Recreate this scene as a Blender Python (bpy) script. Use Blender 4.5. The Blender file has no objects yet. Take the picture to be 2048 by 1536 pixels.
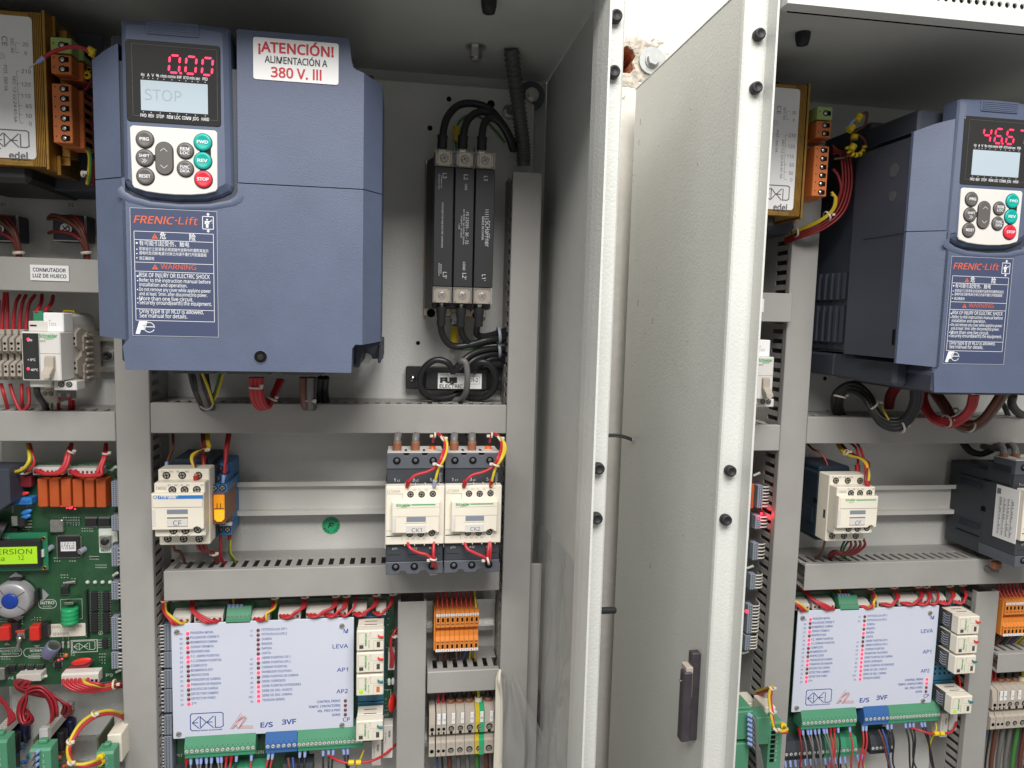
import bpy, math, random
from mathutils import Vector, Matrix
random.seed(7)
scene = bpy.context.scene
# ------------------------------------------------------------------ camera
YAW, PITCH, ROLL, FPX = .1546, .0956, .0265, 1441.7
CAM = Vector((0, -.77, 0))
cy, sy, cp, sp = math.cos(YAW), math.sin(YAW), math.cos(PITCH), math.sin(PITCH)
fw = Vector((sy*cp, cy*cp, -sp)); r0 = Vector((cy, -sy, 0)); u0 = r0.cross(fw)
c, s = math.cos(ROLL), math.sin(ROLL)
CR = c*r0 + s*u0; CU = -s*r0 + c*u0
cam = bpy.data.cameras.new('camera'); co = bpy.data.objects.new('camera', cam)
scene.collection.objects.link(co); scene.camera = co
co.matrix_world = Matrix(((CR.x, CU.x, -fw.x, CAM.x), (CR.y, CU.y, -fw.y, CAM.y), (CR.z, CU.z, -fw.z, CAM.z), (0, 0, 0, 1)))
cam.sensor_fit = 'HORIZONTAL'; cam.sensor_width = 36; cam.lens = 36*FPX/2048
cam.clip_start = .01; cam.clip_end = 50
# ------------------------------------------------------------------ light
world = bpy.data.worlds.new('World'); scene.world = world; world.use_nodes = True
bg = world.node_tree.nodes['Background']; bg.inputs[0].default_value = (1, .985, .955, 1); bg.inputs[1].default_value = .31
def area(name, loc, target, sx, sy_, power, col):
    l = bpy.data.lights.new(name, 'AREA'); l.shape = 'RECTANGLE'; l.size = sx; l.size_y = sy_; l.energy = power; l.color = col
    o = bpy.data.objects.new(name, l); scene.collection.objects.link(o); o.location = loc
    o.rotation_euler = (Vector(target)-Vector(loc)).to_track_quat('-Z', 'Y').to_euler(); return o
area('ceiling_lamp', (.22, -1.30, 1.15), (.1, 0, -.1), .80, .85, 37, (1, .975, .94))
area('fill_light', (-1.0, -1.9, 1.45), (0, 0, -.1), 1.1, .6, 27, (1, .965, .92))  # added soft fill from the front, brightens upright faces in shade; no visible source
scene.view_settings.view_transform = 'Standard'; scene.view_settings.look = 'None'; scene.view_settings.exposure = 0
# ------------------------------------------------------------------ helpers
OFF = {'L': Vector((0, 0, 0)), 'R': Vector((.6606, -.0048, -.0098))}
CUR = 'L'
def setcab(k):
    global CUR; CUR = k
def ray(px, py): return CR*((px-1024)/FPX) + CU*((768-py)/FPX) + fw
def at(px, py, y):            # point of the current cabinet (its own coordinates) seen at this pixel at depth y
    d = ray(px, py); c_ = CAM-OFF[CUR]; return c_ + d*((y-c_.y)/d.y)
def atx(px, py, x):
    d = ray(px, py); c_ = CAM-OFF[CUR]; return c_ + d*((x-c_.x)/d.x)
def atz(px, py, z):
    d = ray(px, py); c_ = CAM-OFF[CUR]; return c_ + d*((z-c_.z)/d.z)
M = {}
def mat(name, col, rough=.5, metal=0, bump=0, bscale=600, var=0, vscale=30, emit=None, es=1, spec=.5, trans=0, alpha=1, coat=0, var2=0):
    m = bpy.data.materials.new(name); m.use_nodes = True; nt = m.node_tree; b = nt.nodes['Principled BSDF']
    b.inputs['Base Color'].default_value = (*col, 1); b.inputs['Roughness'].default_value = rough; b.inputs['Metallic'].default_value = metal
    b.inputs['Specular IOR Level'].default_value = spec; b.inputs['Coat Weight'].default_value = coat
    if trans: b.inputs['Transmission Weight'].default_value = trans; b.inputs['IOR'].default_value = 1.35
    if alpha < 1: b.inputs['Alpha'].default_value = alpha
    if emit: b.inputs['Emission Color'].default_value = (*emit, 1); b.inputs['Emission Strength'].default_value = es
    tc = nt.nodes.new('ShaderNodeTexCoord')
    if bump:
        n = nt.nodes.new('ShaderNodeTexNoise'); n.inputs['Scale'].default_value = bscale; n.inputs['Detail'].default_value = 2
        bp = nt.nodes.new('ShaderNodeBump'); bp.inputs['Strength'].default_value = 1; bp.inputs['Distance'].default_value = bump
        nt.links.new(tc.outputs['Object'], n.inputs['Vector']); nt.links.new(n.outputs['Fac'], bp.inputs['Height']); nt.links.new(bp.outputs['Normal'], b.inputs['Normal'])
    if var:
        n = nt.nodes.new('ShaderNodeTexNoise'); n.inputs['Scale'].default_value = vscale; n.inputs['Detail'].default_value = 6; n.inputs['Roughness'].default_value = .65
        cr = nt.nodes.new('ShaderNodeValToRGB'); cr.color_ramp.elements[0].position = .3; cr.color_ramp.elements[1].position = .7
        cr.color_ramp.elements[0].color = (*[x*(1-var) for x in col], 1); cr.color_ramp.elements[1].color = (*[min(1, x*(1+var*.6)) for x in col], 1)
        nt.links.new(tc.outputs['Object'], n.inputs['Vector']); nt.links.new(n.outputs['Fac'], cr.inputs['Fac']); nt.links.new(cr.outputs['Color'], b.inputs['Base Color'])
        r_ = nt.nodes.new('ShaderNodeMapRange'); r_.inputs[3].default_value = max(0, rough-.07); r_.inputs[4].default_value = min(1, rough+.1)
        nt.links.new(n.outputs['Fac'], r_.inputs[0]); nt.links.new(r_.outputs[0], b.inputs['Roughness'])
    M[name] = m; return m
class MB:
    def __init__(s): s.v = []; s.f = []; s.sm = []
    def add(s, vs, fs, smooth=False):
        o = len(s.v); s.v += [tuple(v) for v in vs]; s.f += [tuple(i+o for i in f) for f in fs]; s.sm += [smooth]*len(fs); return s
    def box(s, x0, x1, y0, y1, z0, z1, c=.0004):
        if x0 > x1: x0, x1 = x1, x0
        if y0 > y1: y0, y1 = y1, y0
        if z0 > z1: z0, z1 = z1, z0
        c = min(c, (x1-x0)*.45, (y1-y0)*.45, (z1-z0)*.45)
        if c <= 0:
            v = [(x, y, z) for x in (x0, x1) for y in (y0, y1) for z in (z0, z1)]
            return s.add(v, [(0, 1, 3, 2), (4, 6, 7, 5), (0, 4, 5, 1), (2, 3, 7, 6), (0, 2, 6, 4), (1, 5, 7, 3)])
        lo = (x0, y0, z0); hi = (x1, y1, z1); v = []; idx = {}
        for sx in (0, 1):
            for sy2 in (0, 1):
                for sz in (0, 1):
                    sg = (sx, sy2, sz)
                    for a in range(3):
                        p = []
                        for k in range(3):
                            base = hi[k] if sg[k] else lo[k]
                            p.append(base if k == a else base + (-c if sg[k] else c))
                        idx[(sg, a)] = len(v); v.append(tuple(p))
        fs = []
        for a in range(3):
            b_, d_ = [k for k in range(3) if k != a]
            for sa in (0, 1):
                q = []
                for (i, j) in ((0, 0), (1, 0), (1, 1), (0, 1)):
                    g = [0]*3; g[a] = sa; g[b_] = i; g[d_] = j; q.append(idx[(tuple(g), a)])
                fs.append(q if (sa == 1) == (a != 1) else q[::-1])
        for a in range(3):
            b_, d_ = [k for k in range(3) if k != a]
            for i in (0, 1):
                for j in (0, 1):
                    g0 = [0]*3; g0[b_] = i; g0[d_] = j; g1 = list(g0); g1[a] = 1; g0 = tuple(g0); g1 = tuple(g1)
                    fs.append((idx[(g0, b_)], idx[(g1, b_)], idx[(g1, d_)], idx[(g0, d_)]))
        for sx in (0, 1):
            for sy2 in (0, 1):
                for sz in (0, 1):
                    g = (sx, sy2, sz); fs.append((idx[(g, 0)], idx[(g, 1)], idx[(g, 2)]))
        return s.add(v, fs)
    def prism(s, poly, a0, a1, axis='y', c=0, smooth=False):   # poly is (x,z) for axis y, (y,z) for x, (x,y) for z ; chamfer c on both ends
        def P(p, a): return {'y': (p[0], a, p[1]), 'x': (a, p[0], p[1]), 'z': (p[0], p[1], a)}[axis]
        n = len(poly); rings = []
        if c:
            inn = inset(poly, c); sg = 1 if a1 > a0 else -1
            rings = [(inn, a0), (poly, a0+c*sg), (poly, a1-c*sg), (inn, a1)]
        else: rings = [(poly, a0), (poly, a1)]
        v = [P(p, a) for pl, a in rings for p in pl]; fs = []
        for k in range(len(rings)-1):
            for i in range(n): j = (i+1) % n; fs.append((k*n+i, k*n+j, (k+1)*n+j, (k+1)*n+i))
        s.add(v, fs, smooth)
        m = (len(rings)-1)*n
        s.add([v[i] for i in range(n)], [tuple(range(n))[::-1]]); s.add([v[m+i] for i in range(n)], [tuple(range(n))]); return s
    def cyl(s, p0, p1, r, r1=None, n=16, smooth=True, caps=True):
        p0 = Vector(p0); p1 = Vector(p1); r1 = r if r1 is None else r1; d = (p1-p0).normalized()
        a = d.orthogonal().normalized(); b = d.cross(a)
        ra = [p0+(a*math.cos(t)+b*math.sin(t))*r for t in [2*math.pi*i/n for i in range(n)]]
        rb = [p1+(a*math.cos(t)+b*math.sin(t))*r1 for t in [2*math.pi*i/n for i in range(n)]]
        s.add(ra+rb, [(i, (i+1) % n, n+(i+1) % n, n+i) for i in range(n)], smooth)
        if caps: s.add(ra, [tuple(range(n))[::-1]]); s.add(rb, [tuple(range(n))])
        return s
    def lathe(s, p, axis, prof, n=20):         # prof: (r, h) along axis
        p = Vector(p); d = Vector(axis).normalized(); a = d.orthogonal().normalized(); b = d.cross(a); v = []
        for r, h in prof:
            for i in range(n): t = 2*math.pi*i/n; v.append(p+d*h+(a*math.cos(t)+b*math.sin(t))*r)
        fs = [(k*n+i, k*n+(i+1) % n, (k+1)*n+(i+1) % n, (k+1)*n+i) for k in range(len(prof)-1) for i in range(n)]
        return s.add(v, fs, True)
    def ball(s, p, r, sx=1, sy_=1, sz=1, n=12):
        v = []; m = n//2
        for j in range(m+1):
            ph = math.pi*j/m
            for i in range(n):
                t = 2*math.pi*i/n; v.append((p[0]+r*sx*math.sin(ph)*math.cos(t), p[1]+r*sy_*math.sin(ph)*math.sin(t), p[2]+r*sz*math.cos(ph)))
        return s.add(v, [(j*n+i, j*n+(i+1) % n, (j+1)*n+(i+1) % n, (j+1)*n+i) for j in range(m) for i in range(n)], True)
    def tube(s, pts, r, n=8, seg=6, spline=True, r1=None):
        P = [Vector(p) for p in pts]
        if spline and len(P) > 2:
            Q = [P[0]*2-P[1]]+P+[P[-1]*2-P[-2]]; out = []
            for i in range(1, len(Q)-2):
                for k in range(seg):
                    t = k/seg; a, b, c_, d = Q[i-1], Q[i], Q[i+1], Q[i+2]
                    out.append(.5*((2*b)+(c_-a)*t+(2*a-5*b+4*c_-d)*t*t+(3*b-a-3*c_+d)*t**3))
            out.append(P[-1]); P = out
        d = (P[1]-P[0]).normalized(); a = d.orthogonal().normalized(); v = []; m = len(P)
        for i in range(m):
            d = (P[min(i+1, m-1)]-P[max(i-1, 0)]).normalized()
            a = (a-d*a.dot(d)); a = a.normalized() if a.length > 1e-6 else d.orthogonal().normalized(); b = d.cross(a)
            rr = r if r1 is None else r+(r1-r)*i/(m-1)
            for k in range(n): t = 2*math.pi*k/n; v.append(P[i]+(a*math.cos(t)+b*math.sin(t))*rr)
        s.add(v, [(i*n+k, i*n+(k+1) % n, (i+1)*n+(k+1) % n, (i+1)*n+k) for i in range(m-1) for k in range(n)], True)
        s.add(v[:n], [tuple(range(n))[::-1]]); s.add(v[-n:], [tuple(range(n))]); return s
    def quad(s, a, b, c_, d): return s.add([a, b, c_, d], [(0, 1, 2, 3)])
    def rect(s, x0, x1, z0, z1, y): return s.add([(x0, y, z0), (x1, y, z0), (x1, y, z1), (x0, y, z1)], [(0, 1, 2, 3)])
    def line(s, p, q, w, y):         # flat printed line in the xz plane
        p = Vector((p[0], 0, p[1])); q = Vector((q[0], 0, q[1])); d = (q-p).normalized(); n_ = Vector((-d.z, 0, d.x))*w/2; e = d*w/2
        vs = [p-e-n_, q+e-n_, q+e+n_, p-e+n_]
        return s.add([(v.x, y, v.z) for v in vs], [(0, 1, 2, 3)])
    def frame(s, x0, x1, z0, z1, w, y):
        for a, b in (((x0, z0), (x1, z0)), ((x0, z1), (x1, z1)), ((x0, z0), (x0, z1)), ((x1, z0), (x1, z1))): s.line(a, b, w, y)
        return s
    def text(s, t, p, h, w=None, anchor='l', ux=(1, 0, 0), uz=(0, 0, 1), bold=0, shear=0, res=2):
        vs, fs, x0, x1 = glyphs(t, bold, res); ux = Vector(ux); uz = Vector(uz); p = Vector(p); k = h/.727
        kx = w/(x1-x0) if w else k
        off = {'l': x0, 'c': (x0+x1)/2, 'r': x1}[anchor]
        s.add([p+ux*((x-off)*kx+shear*y*k)+uz*(y*k) for x, y in vs], fs); return s
    def tpx(s, t, x0, x1, yb, hpx, y, **k):   # text whose baseline runs between two pixels of the photograph, on a plane facing the room
        a = at(x0, yb, y); b = at(x1, yb, y); h = (at(x0, yb-hpx, y)-a).length
        return s.text(t, (a.x, y, (a.z+b.z)/2), h, w=b.x-a.x, **k)
def inset(poly, c):
    n = len(poly); A = sum(poly[i][0]*poly[(i+1) % n][1]-poly[(i+1) % n][0]*poly[i][1] for i in range(n)); sg = 1 if A > 0 else -1; out = []
    for i in range(n):
        p0, p1, p2 = Vector(poly[i-1]), Vector(poly[i]), Vector(poly[(i+1) % n]); d1 = (p1-p0).normalized(); d2 = (p2-p1).normalized()
        n1 = Vector((-d1.y, d1.x))*sg; n2 = Vector((-d2.y, d2.x))*sg; b = n1+n2
        b = b.normalized() if b.length > 1e-6 else n1; out.append(tuple(p1+b*(c/max(.4, b.dot(n1)))))
    return out
def rrect(x0, x1, z0, z1, r, n=4):
    out = []
    for cx, cz, a0 in ((x1-r, z1-r, 0), (x0+r, z1-r, 90), (x0+r, z0+r, 180), (x1-r, z0+r, 270)):
        for k in range(n+1): t = math.radians(a0+90*k/n); out.append((cx+r*math.cos(t), cz+r*math.sin(t)))
    return out
GC = {}
try:      # a plain grotesque that ships with Blender itself, else its built-in face
    import os
    FONT = bpy.data.fonts.load(os.path.join(bpy.utils.resource_path('LOCAL'), 'datafiles', 'fonts', 'NotoSansHebrew-Regular.woff2'))
except Exception:
    FONT = None
CAPH = [.727]
def glyphs(t, bold, res):
    key = (t, bold, res)
    if key not in GC:
        cu = bpy.data.curves.new('t', 'FONT'); cu.body = t.replace('I', 'l') if FONT and all(ord(ch_) < 0x250 for ch_ in t) else t; cu.size = 1; cu.offset = bold; cu.resolution_u = res; cu.fill_mode = 'FRONT'
        if FONT and all(ord(ch_) < 0x250 for ch_ in t): cu.font = FONT
        o = bpy.data.objects.new('t', cu); me = bpy.data.meshes.new_from_object(o)
        vs = [(v.co.x, v.co.y) for v in me.vertices]; fs = [tuple(p.vertices) for p in me.polygons]
        bpy.data.objects.remove(o); bpy.data.curves.remove(cu); bpy.data.meshes.remove(me)
        if t == 'H': CAPH[0] = max(v[1] for v in vs)
        if FONT and all(ord(ch_) < 0x250 for ch_ in t) and t != 'H': vs = [(x*.727/CAPH[0], y*.727/CAPH[0]) for x, y in vs]
        xs = [v[0] for v in vs] or [0, 1]; GC[key] = (vs, fs, min(xs), max(xs))
    return GC[key]
def link_mesh(name, mb, m, loc, parent, base):
    me = bpy.data.meshes.new(name); me.from_pydata([(x-base[0], y-base[1], z-base[2]) for x, y, z in mb.v], [], mb.f)
    me.polygons.foreach_set('use_smooth', mb.sm); me.materials.append(M[m] if isinstance(m, str) else m); me.update()
    o = bpy.data.objects.new(name, me); scene.collection.objects.link(o)
    if parent: o.parent = parent
    o.location = loc; return o
class Thing:                        # an Empty at the thing's base; its parts are meshes parented to it
    def __init__(s, name, label, cat, base, group=None):
        s.base = Vector(base); s.cab = CUR; s.o = bpy.data.objects.new(name, None); s.o.empty_display_size = .01; scene.collection.objects.link(s.o)
        s.o.location = s.base+OFF[CUR]; s.o['label'] = label; s.o['category'] = cat
        if group: s.o['group'] = group
    def part(s, name, mb, m, parent=None, label=None, stuff=False):
        o = link_mesh(name, mb, m, (0, 0, 0), parent or s.o, s.base)
        if label: o['label'] = label
        if stuff: o['kind'] = 'stuff'
        return o
    def share(s, name, src, delta, parent=None):   # another copy of a part, sharing its mesh
        o = bpy.data.objects.new(name, src.data); scene.collection.objects.link(o); o.parent = parent or s.o; o.location = src.location+Vector(delta); return o
def single(name, label, cat, mb, m, group=None):
    b = Vector((sum(v[0] for v in mb.v)/len(mb.v), max(v[1] for v in mb.v), min(v[2] for v in mb.v)))
    o = link_mesh(name, mb, m, b+OFF[CUR], None, b); o['label'] = label; o['category'] = cat
    if group: o['group'] = group
    return o
SIDE = {'L': 'left', 'R': 'right'}
def cabn(): return SIDE[CUR]+' cabinet'
def kids(o): return [c_ for c_ in bpy.data.objects if c_.parent == o]
def clone(t, cab, label, delta=(0, 0, 0), group=None):
    def cp_(o, par):
        n = o.copy(); scene.collection.objects.link(n); n.parent = par
        for ch in KI.get(o.name, []): cp_(ch, n)
        return n
    KI = {}
    for o in bpy.data.objects:
        if o.parent: KI.setdefault(o.parent.name, []).append(o)
    src = t.o if isinstance(t, Thing) else t
    n = cp_(src, None); n.location = src.location+OFF[cab]-OFF[t.cab if isinstance(t, Thing) else 'L']+Vector(delta); n['label'] = label
    if group: n['group'] = group
    return n
glyphs('H', 0, 2); GC.clear()
# ------------------------------------------------------------------ materials
mat('cabinet_paint', (.62, .63, .60), .42, bump=.00032, bscale=460, var=.06, vscale=9)
mat('plate_paint', (.60, .60, .575), .40, bump=.00036, bscale=440, var=.06, vscale=9)
mat('duct_plastic', (.35, .34, .325), .48, bump=.00004, bscale=900, var=.10, vscale=11)
mat('raw_plaster', (.54, .49, .42), .9, bump=.001, bscale=300, var=.5, vscale=140)
mat('galvanised', (.40, .41, .41), .45, metal=.4, var=.15, vscale=150)
mat('smudge', (.075, .075, .082), .6)
mat('duct_dark', (.20, .20, .195), .55)
mat('wall_plaster', (.68, .655, .60), .9, bump=.0022, bscale=38, var=.06, vscale=14)
mat('brick', (.50, .20, .10), .9, bump=.002, bscale=300, var=.4, vscale=200)
mat('zinc', (.62, .62, .60), .33, metal=1, bump=.00008, bscale=900, var=.15, vscale=120)
mat('steel', (.55, .54, .52), .28, metal=1)
mat('dark_hole', (.010, .010, .010), .9, spec=.05)
mat('rubber', (.018, .018, .02), .6, bump=.0001, bscale=900)
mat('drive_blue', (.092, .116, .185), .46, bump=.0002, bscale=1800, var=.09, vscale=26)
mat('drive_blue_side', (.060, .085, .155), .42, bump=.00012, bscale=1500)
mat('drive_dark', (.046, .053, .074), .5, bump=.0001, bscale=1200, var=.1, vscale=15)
mat('label_navy', (.05, .065, .13), .45)
mat('print_white', (.75, .77, .80), .5)
mat('print_black', (.02, .02, .02), .5)
mat('print_orange', (.62, .12, .045), .5)
mat('print_red', (.55, .02, .03), .5)
mat('print_grey', (.17, .17, .17), .5)
mat('print_blue', (.02, .06, .32), .5)
mat('print_green', (.02, .35, .08), .5)
mat('screen_black', (.022, .022, .022), .16, coat=.5)
mat('lcd_white', (.40, .48, .54), .3, emit=(.62, .78, .90), es=.02)
mat('lcd_faint', (.31, .37, .42), .3, emit=(.55, .70, .82), es=.0)
mat('led_red', (.8, .02, .05), .3, emit=(1, .03, .10), es=2.2)
mat('led_glow', (.9, .05, .08), .3, emit=(1, .03, .09), es=1.6)
mat('led_off', (.16, .02, .02), .2, coat=.5)
mat('keypad_grey', (.66, .64, .61), .45)
mat('button_dark', (.11, .10, .095), .45)
mat('button_green', (.0, .36, .31), .4)
mat('button_red', (.62, .02, .045), .4)
mat('white_sticker', (.82, .82, .82), .4)
mat('beige', (.79, .74, .63), .45, bump=.00003, bscale=900, var=.04, vscale=40)
mat('beige_dark', (.42, .37, .31), .5, var=.06, vscale=60)
mat('terminal_beige', (.47, .42, .36), .5, var=.05, vscale=60)
mat('charcoal', (.042, .048, .058), .5, bump=.00008, bscale=1400, var=.06, vscale=40)
mat('charcoal_light', (.095, .105, .125), .5, bump=.00008, bscale=1400, var=.06, vscale=40)
mat('black_plastic', (.02, .02, .022), .4, bump=.00005, bscale=1200)
mat('filter_black', (.022, .022, .025), .42, bump=.00006, bscale=1500)
mat('clear_plastic', (.55, .52, .48), .15, alpha=.22)
mat('window_smoke', (.22, .25, .30), .2)
mat('brass', (.42, .24, .06), .4, metal=.8, bump=.0002, bscale=200, var=.2, vscale=60)
mat('copper', (.26, .10, .05), .5)
mat('tinned', (.72, .60, .46), .3, metal=.8)
mat('orange', (.60, .165, .04), .45, var=.06, vscale=60)
mat('orange_bright', (.76, .26, .045), .45, var=.05, vscale=60)
mat('relay_orange', (.50, .095, .022), .4, var=.1, vscale=80)
mat('pale_green', (.32, .42, .14), .5)
mat('term_green', (.085, .29, .17), .4, var=.05, vscale=60)
mat('term_green2', (.045, .28, .15), .4)
mat('term_blue', (.04, .13, .36), .4)
mat('relay_blue', (.045, .16, .36), .42, bump=.00004, bscale=900)
mat('teal', (.014, .026, .040), .45)
mat('socket_blue', (.02, .13, .22), .4)
mat('rail_grey', (.66, .65, .61), .4)
mat('smoke', (.07, .07, .068), .25)
mat('screw_metal', (.50, .48, .44), .45, metal=.75)
mat('amber', (.85, .33, .01), .12, emit=(1, .35, .0), es=.25, coat=.6)
mat('amber_light', (.95, .50, .02), .1, emit=(1, .5, .02), es=.45, coat=.6)
mat('pcb', (.022, .088, .038), .35, var=.3, vscale=60, coat=.3)
mat('pcb_lcd', (.02, .20, .10), .35, coat=.3)
mat('silk', (.62, .68, .62), .5)
mat('trace', (.035, .12, .045), .35)
mat('chip', (.018, .018, .02), .45)
mat('pin', (.62, .60, .56), .35, metal=.9)
mat('idc_grey', (.27, .30, .36), .5)
mat('idc_white', (.66, .63, .58), .5, var=.05, vscale=90)
mat('panel_white', (.63, .665, .78), .28, var=.02, vscale=8)
mat('lcd_green', (.35, .62, .02), .3, emit=(.42, .85, .02), es=.28)
mat('lcd_dark', (.06, .14, .01), .4)
mat('knob_silver', (.42, .42, .44), .35, metal=.3)
mat('knob_blue', (.01, .05, .35), .35)
mat('sw_red', (.70, .03, .02), .4)
mat('cap_blue', (.03, .20, .55), .35)
mat('battery_green', (.02, .35, .13), .35)
mat('maroon', (.20, .02, .03), .3)
mat('wire_red', (.48, .025, .035), .42)
mat('wire_darkred', (.22, .018, .02), .42)
mat('wire_black', (.018, .018, .020), .38)
mat('wire_grey', (.16, .155, .15), .45)
mat('wire_yellow', (.62, .46, .03), .42)
mat('wire_green', (.06, .22, .05), .42)
mat('wire_brown', (.14, .045, .03), .42)
mat('wire_orange', (.75, .22, .04), .42)
mat('wire_blue', (.04, .10, .35), .42)
mat('ferrule_blue', (.30, .40, .72), .4)
mat('ferrule_red', (.38, .01, .015), .4)
mat('ferrule_orange', (.85, .13, .02), .4)
mat('tie', (.66, .60, .52), .35)
mat('yellow_tag', (.75, .55, .02), .45)
mat('sticker_green', (.03, .42, .18), .4)
mat('conduit', (.10, .10, .098), .5, bump=.0001, bscale=900)
mat('film', (.46, .47, .46), .06, alpha=.28, coat=1)
mat('paper', (.72, .68, .58), .6)
mat('iron', (.045, .038, .045), .45, bump=.0004, bscale=200, var=.3, vscale=80)
mat('bright_screw', (.74, .73, .69), .35, metal=.3)
mat('knob_teal', (.0, .19, .22), .4)
mat('card_edge', (.10, .12, .07), .5, var=.2, vscale=60)
mat('cap_dark', (.02, .02, .07), .3)
mat('wire_darkred2', (.30, .012, .022), .38)
# ================================================================== wall between the cabinets
setcab('L')
wb = MB(); wy = .062; 
# plaster sheet with an opening for the broken-out hole
hc = at(1259, 122, wy); hp = [at(x, y, wy) for x, y in ((1243, 98), (1254, 92), (1266, 101), (1271, 113), (1264, 125), (1268, 138), (1260, 147), (1246, 146), (1240, 130), (1239, 110))]
X0, X1, Z0, Z1 = -1.0, 1.6, -1.2, 1.2
corn = [(X0, Z0), (X1, Z0), (X1, Z1), (X0, Z1)]
n = len(hp)
def outer(k):
    v = Vector((hp[k].x-hc.x, hp[k].z-hc.z)); v = v/max(abs(v.x), abs(v.y))*.12; return (hc.x+v.x, wy, hc.z+v.y)
O = [outer(k) for k in range(n)]
wb.add([tuple(p) for p in hp]+O, [(k, (k+1) % n, n+(k+1) % n, n+k) for k in range(n)])
q = .12; sqx0, sqx1, sqz0, sqz1 = hc.x-q, hc.x+q, hc.z-q, hc.z+q
for k in range(n):      # fill the corners of the square round the hole
    a, b = O[k], O[(k+1) % n]
    if abs(a[0]-b[0]) > 1e-6 and abs(a[2]-b[2]) > 1e-6:
        cxs = sqx0 if min(a[0], b[0]) < sqx0+1e-5 else sqx1; czs = sqz0 if min(a[2], b[2]) < sqz0+1e-5 else sqz1
        wb.add([a, b, (cxs, wy, czs)], [(0, 1, 2)])
for x0, x1, z0, z1 in ((X0, sqx0, Z0, Z1), (sqx1, X1, Z0, Z1), (sqx0, sqx1, Z0, sqz0), (sqx0, sqx1, sqz1, Z1)): wb.rect(x0, x1, z0, z1, wy)
wall = link_mesh('wall', wb, 'wall_plaster', (0, 0, 0), None, (0, 0, 0)); wall['kind'] = 'structure'; wall['label'] = 'bright white plaster wall behind the gap between the two cabinets'
b = MB(); rim = [Vector(p)+Vector(((p.x-hc.x)*.25, 0, (p.z-hc.z)*.25)) for p in hp]; rnd = random.Random(3)
b.add([(p.x, wy-.0012, p.z) for p in rim]+[(p.x+rnd.uniform(-.0008, .0008), wy+.006, p.z) for p in hp]+[(p.x, wy+.05, p.z) for p in hp],
      [(k, (k+1) % n, n+(k+1) % n, n+k) for k in range(n)]+[(n+k, n+(k+1) % n, 2*n+(k+1) % n, 2*n+k) for k in range(n)], True)
o = link_mesh('hole_rim', b, 'brick', (0, 0, 0), wall, (0, 0, 0))
o = link_mesh('hole_bottom', MB().rect(hc.x-.03, hc.x+.03, hc.z-.03, hc.z+.03, wy+.049), 'dark_hole', (0, 0, 0), wall, (0, 0, 0))
from mathutils import noise as mnoise
def inside(x, z, poly):
    c_ = False; n_ = len(poly)
    for i_ in range(n_):
        a_, b_ = poly[i_], poly[i_-1]
        if (a_.z > z) != (b_.z > z) and x < (b_.x-a_.x)*(z-a_.z)/(b_.z-a_.z)+a_.x: c_ = not c_
    return c_
A0, A1 = at(1228, 60, wy), at(1345, 205, wy); NX, NZ = 90, 110; vv = []; ok = []
for j_ in range(NZ+1):
    for i_ in range(NX+1):
        x = A0.x+(A1.x-A0.x)*i_/NX; z = A1.z+(A0.z-A1.z)*j_/NZ; u_ = (i_/NX-.42)*2; w_ = (j_/NZ-.52)*2; m_ = max(0, 1-(u_*u_*.8+w_*w_)**.5*1.25+.55*mnoise.noise((x*90, 1, z*90))+.4*mnoise.noise((x*260, 5, z*260)))
        h_ = mnoise.noise((x*220, 3, z*220))*.6+mnoise.noise((x*70, 9, z*70))+mnoise.noise((x*600, 2, z*600))*.2
        vv.append((x, wy-.0004-max(0, min(1, m_*2))*(.0008+.0022*max(-.1, h_)), z)); ok.append(m_ > .02 and not inside(x, z, hp))
W_ = NX+1; ff = [(j_*W_+i_, j_*W_+i_+1, (j_+1)*W_+i_+1, (j_+1)*W_+i_) for j_ in range(NZ) for i_ in range(NX) if ok[j_*W_+i_] and ok[j_*W_+i_+1] and ok[(j_+1)*W_+i_]]
b = MB(); b.add(vv, ff, True); link_mesh('broken_plaster', b, 'raw_plaster', (0, 0, 0), wall, (0, 0, 0))
t = Thing('anchor_bolt', 'hexagon bolt on a pale round washer fixed in the white wall between the cabinets', 'bolt', at(1303, 122, wy))
p = at(1303, 122, wy-.0035); b = MB().cyl(p, p+Vector((0, -.002, 0)), .0150, n=28); t.part('washer', b, 'galvanised')
b = MB().cyl(p+Vector((0, -.002, 0)), p+Vector((0, -.004, 0)), .0085, n=24).cyl(p+Vector((0, -.004, 0)), p+Vector((0, -.010, 0)), .0072, n=6, smooth=False); t.part('hex_head', b, 'galvanised')
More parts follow.
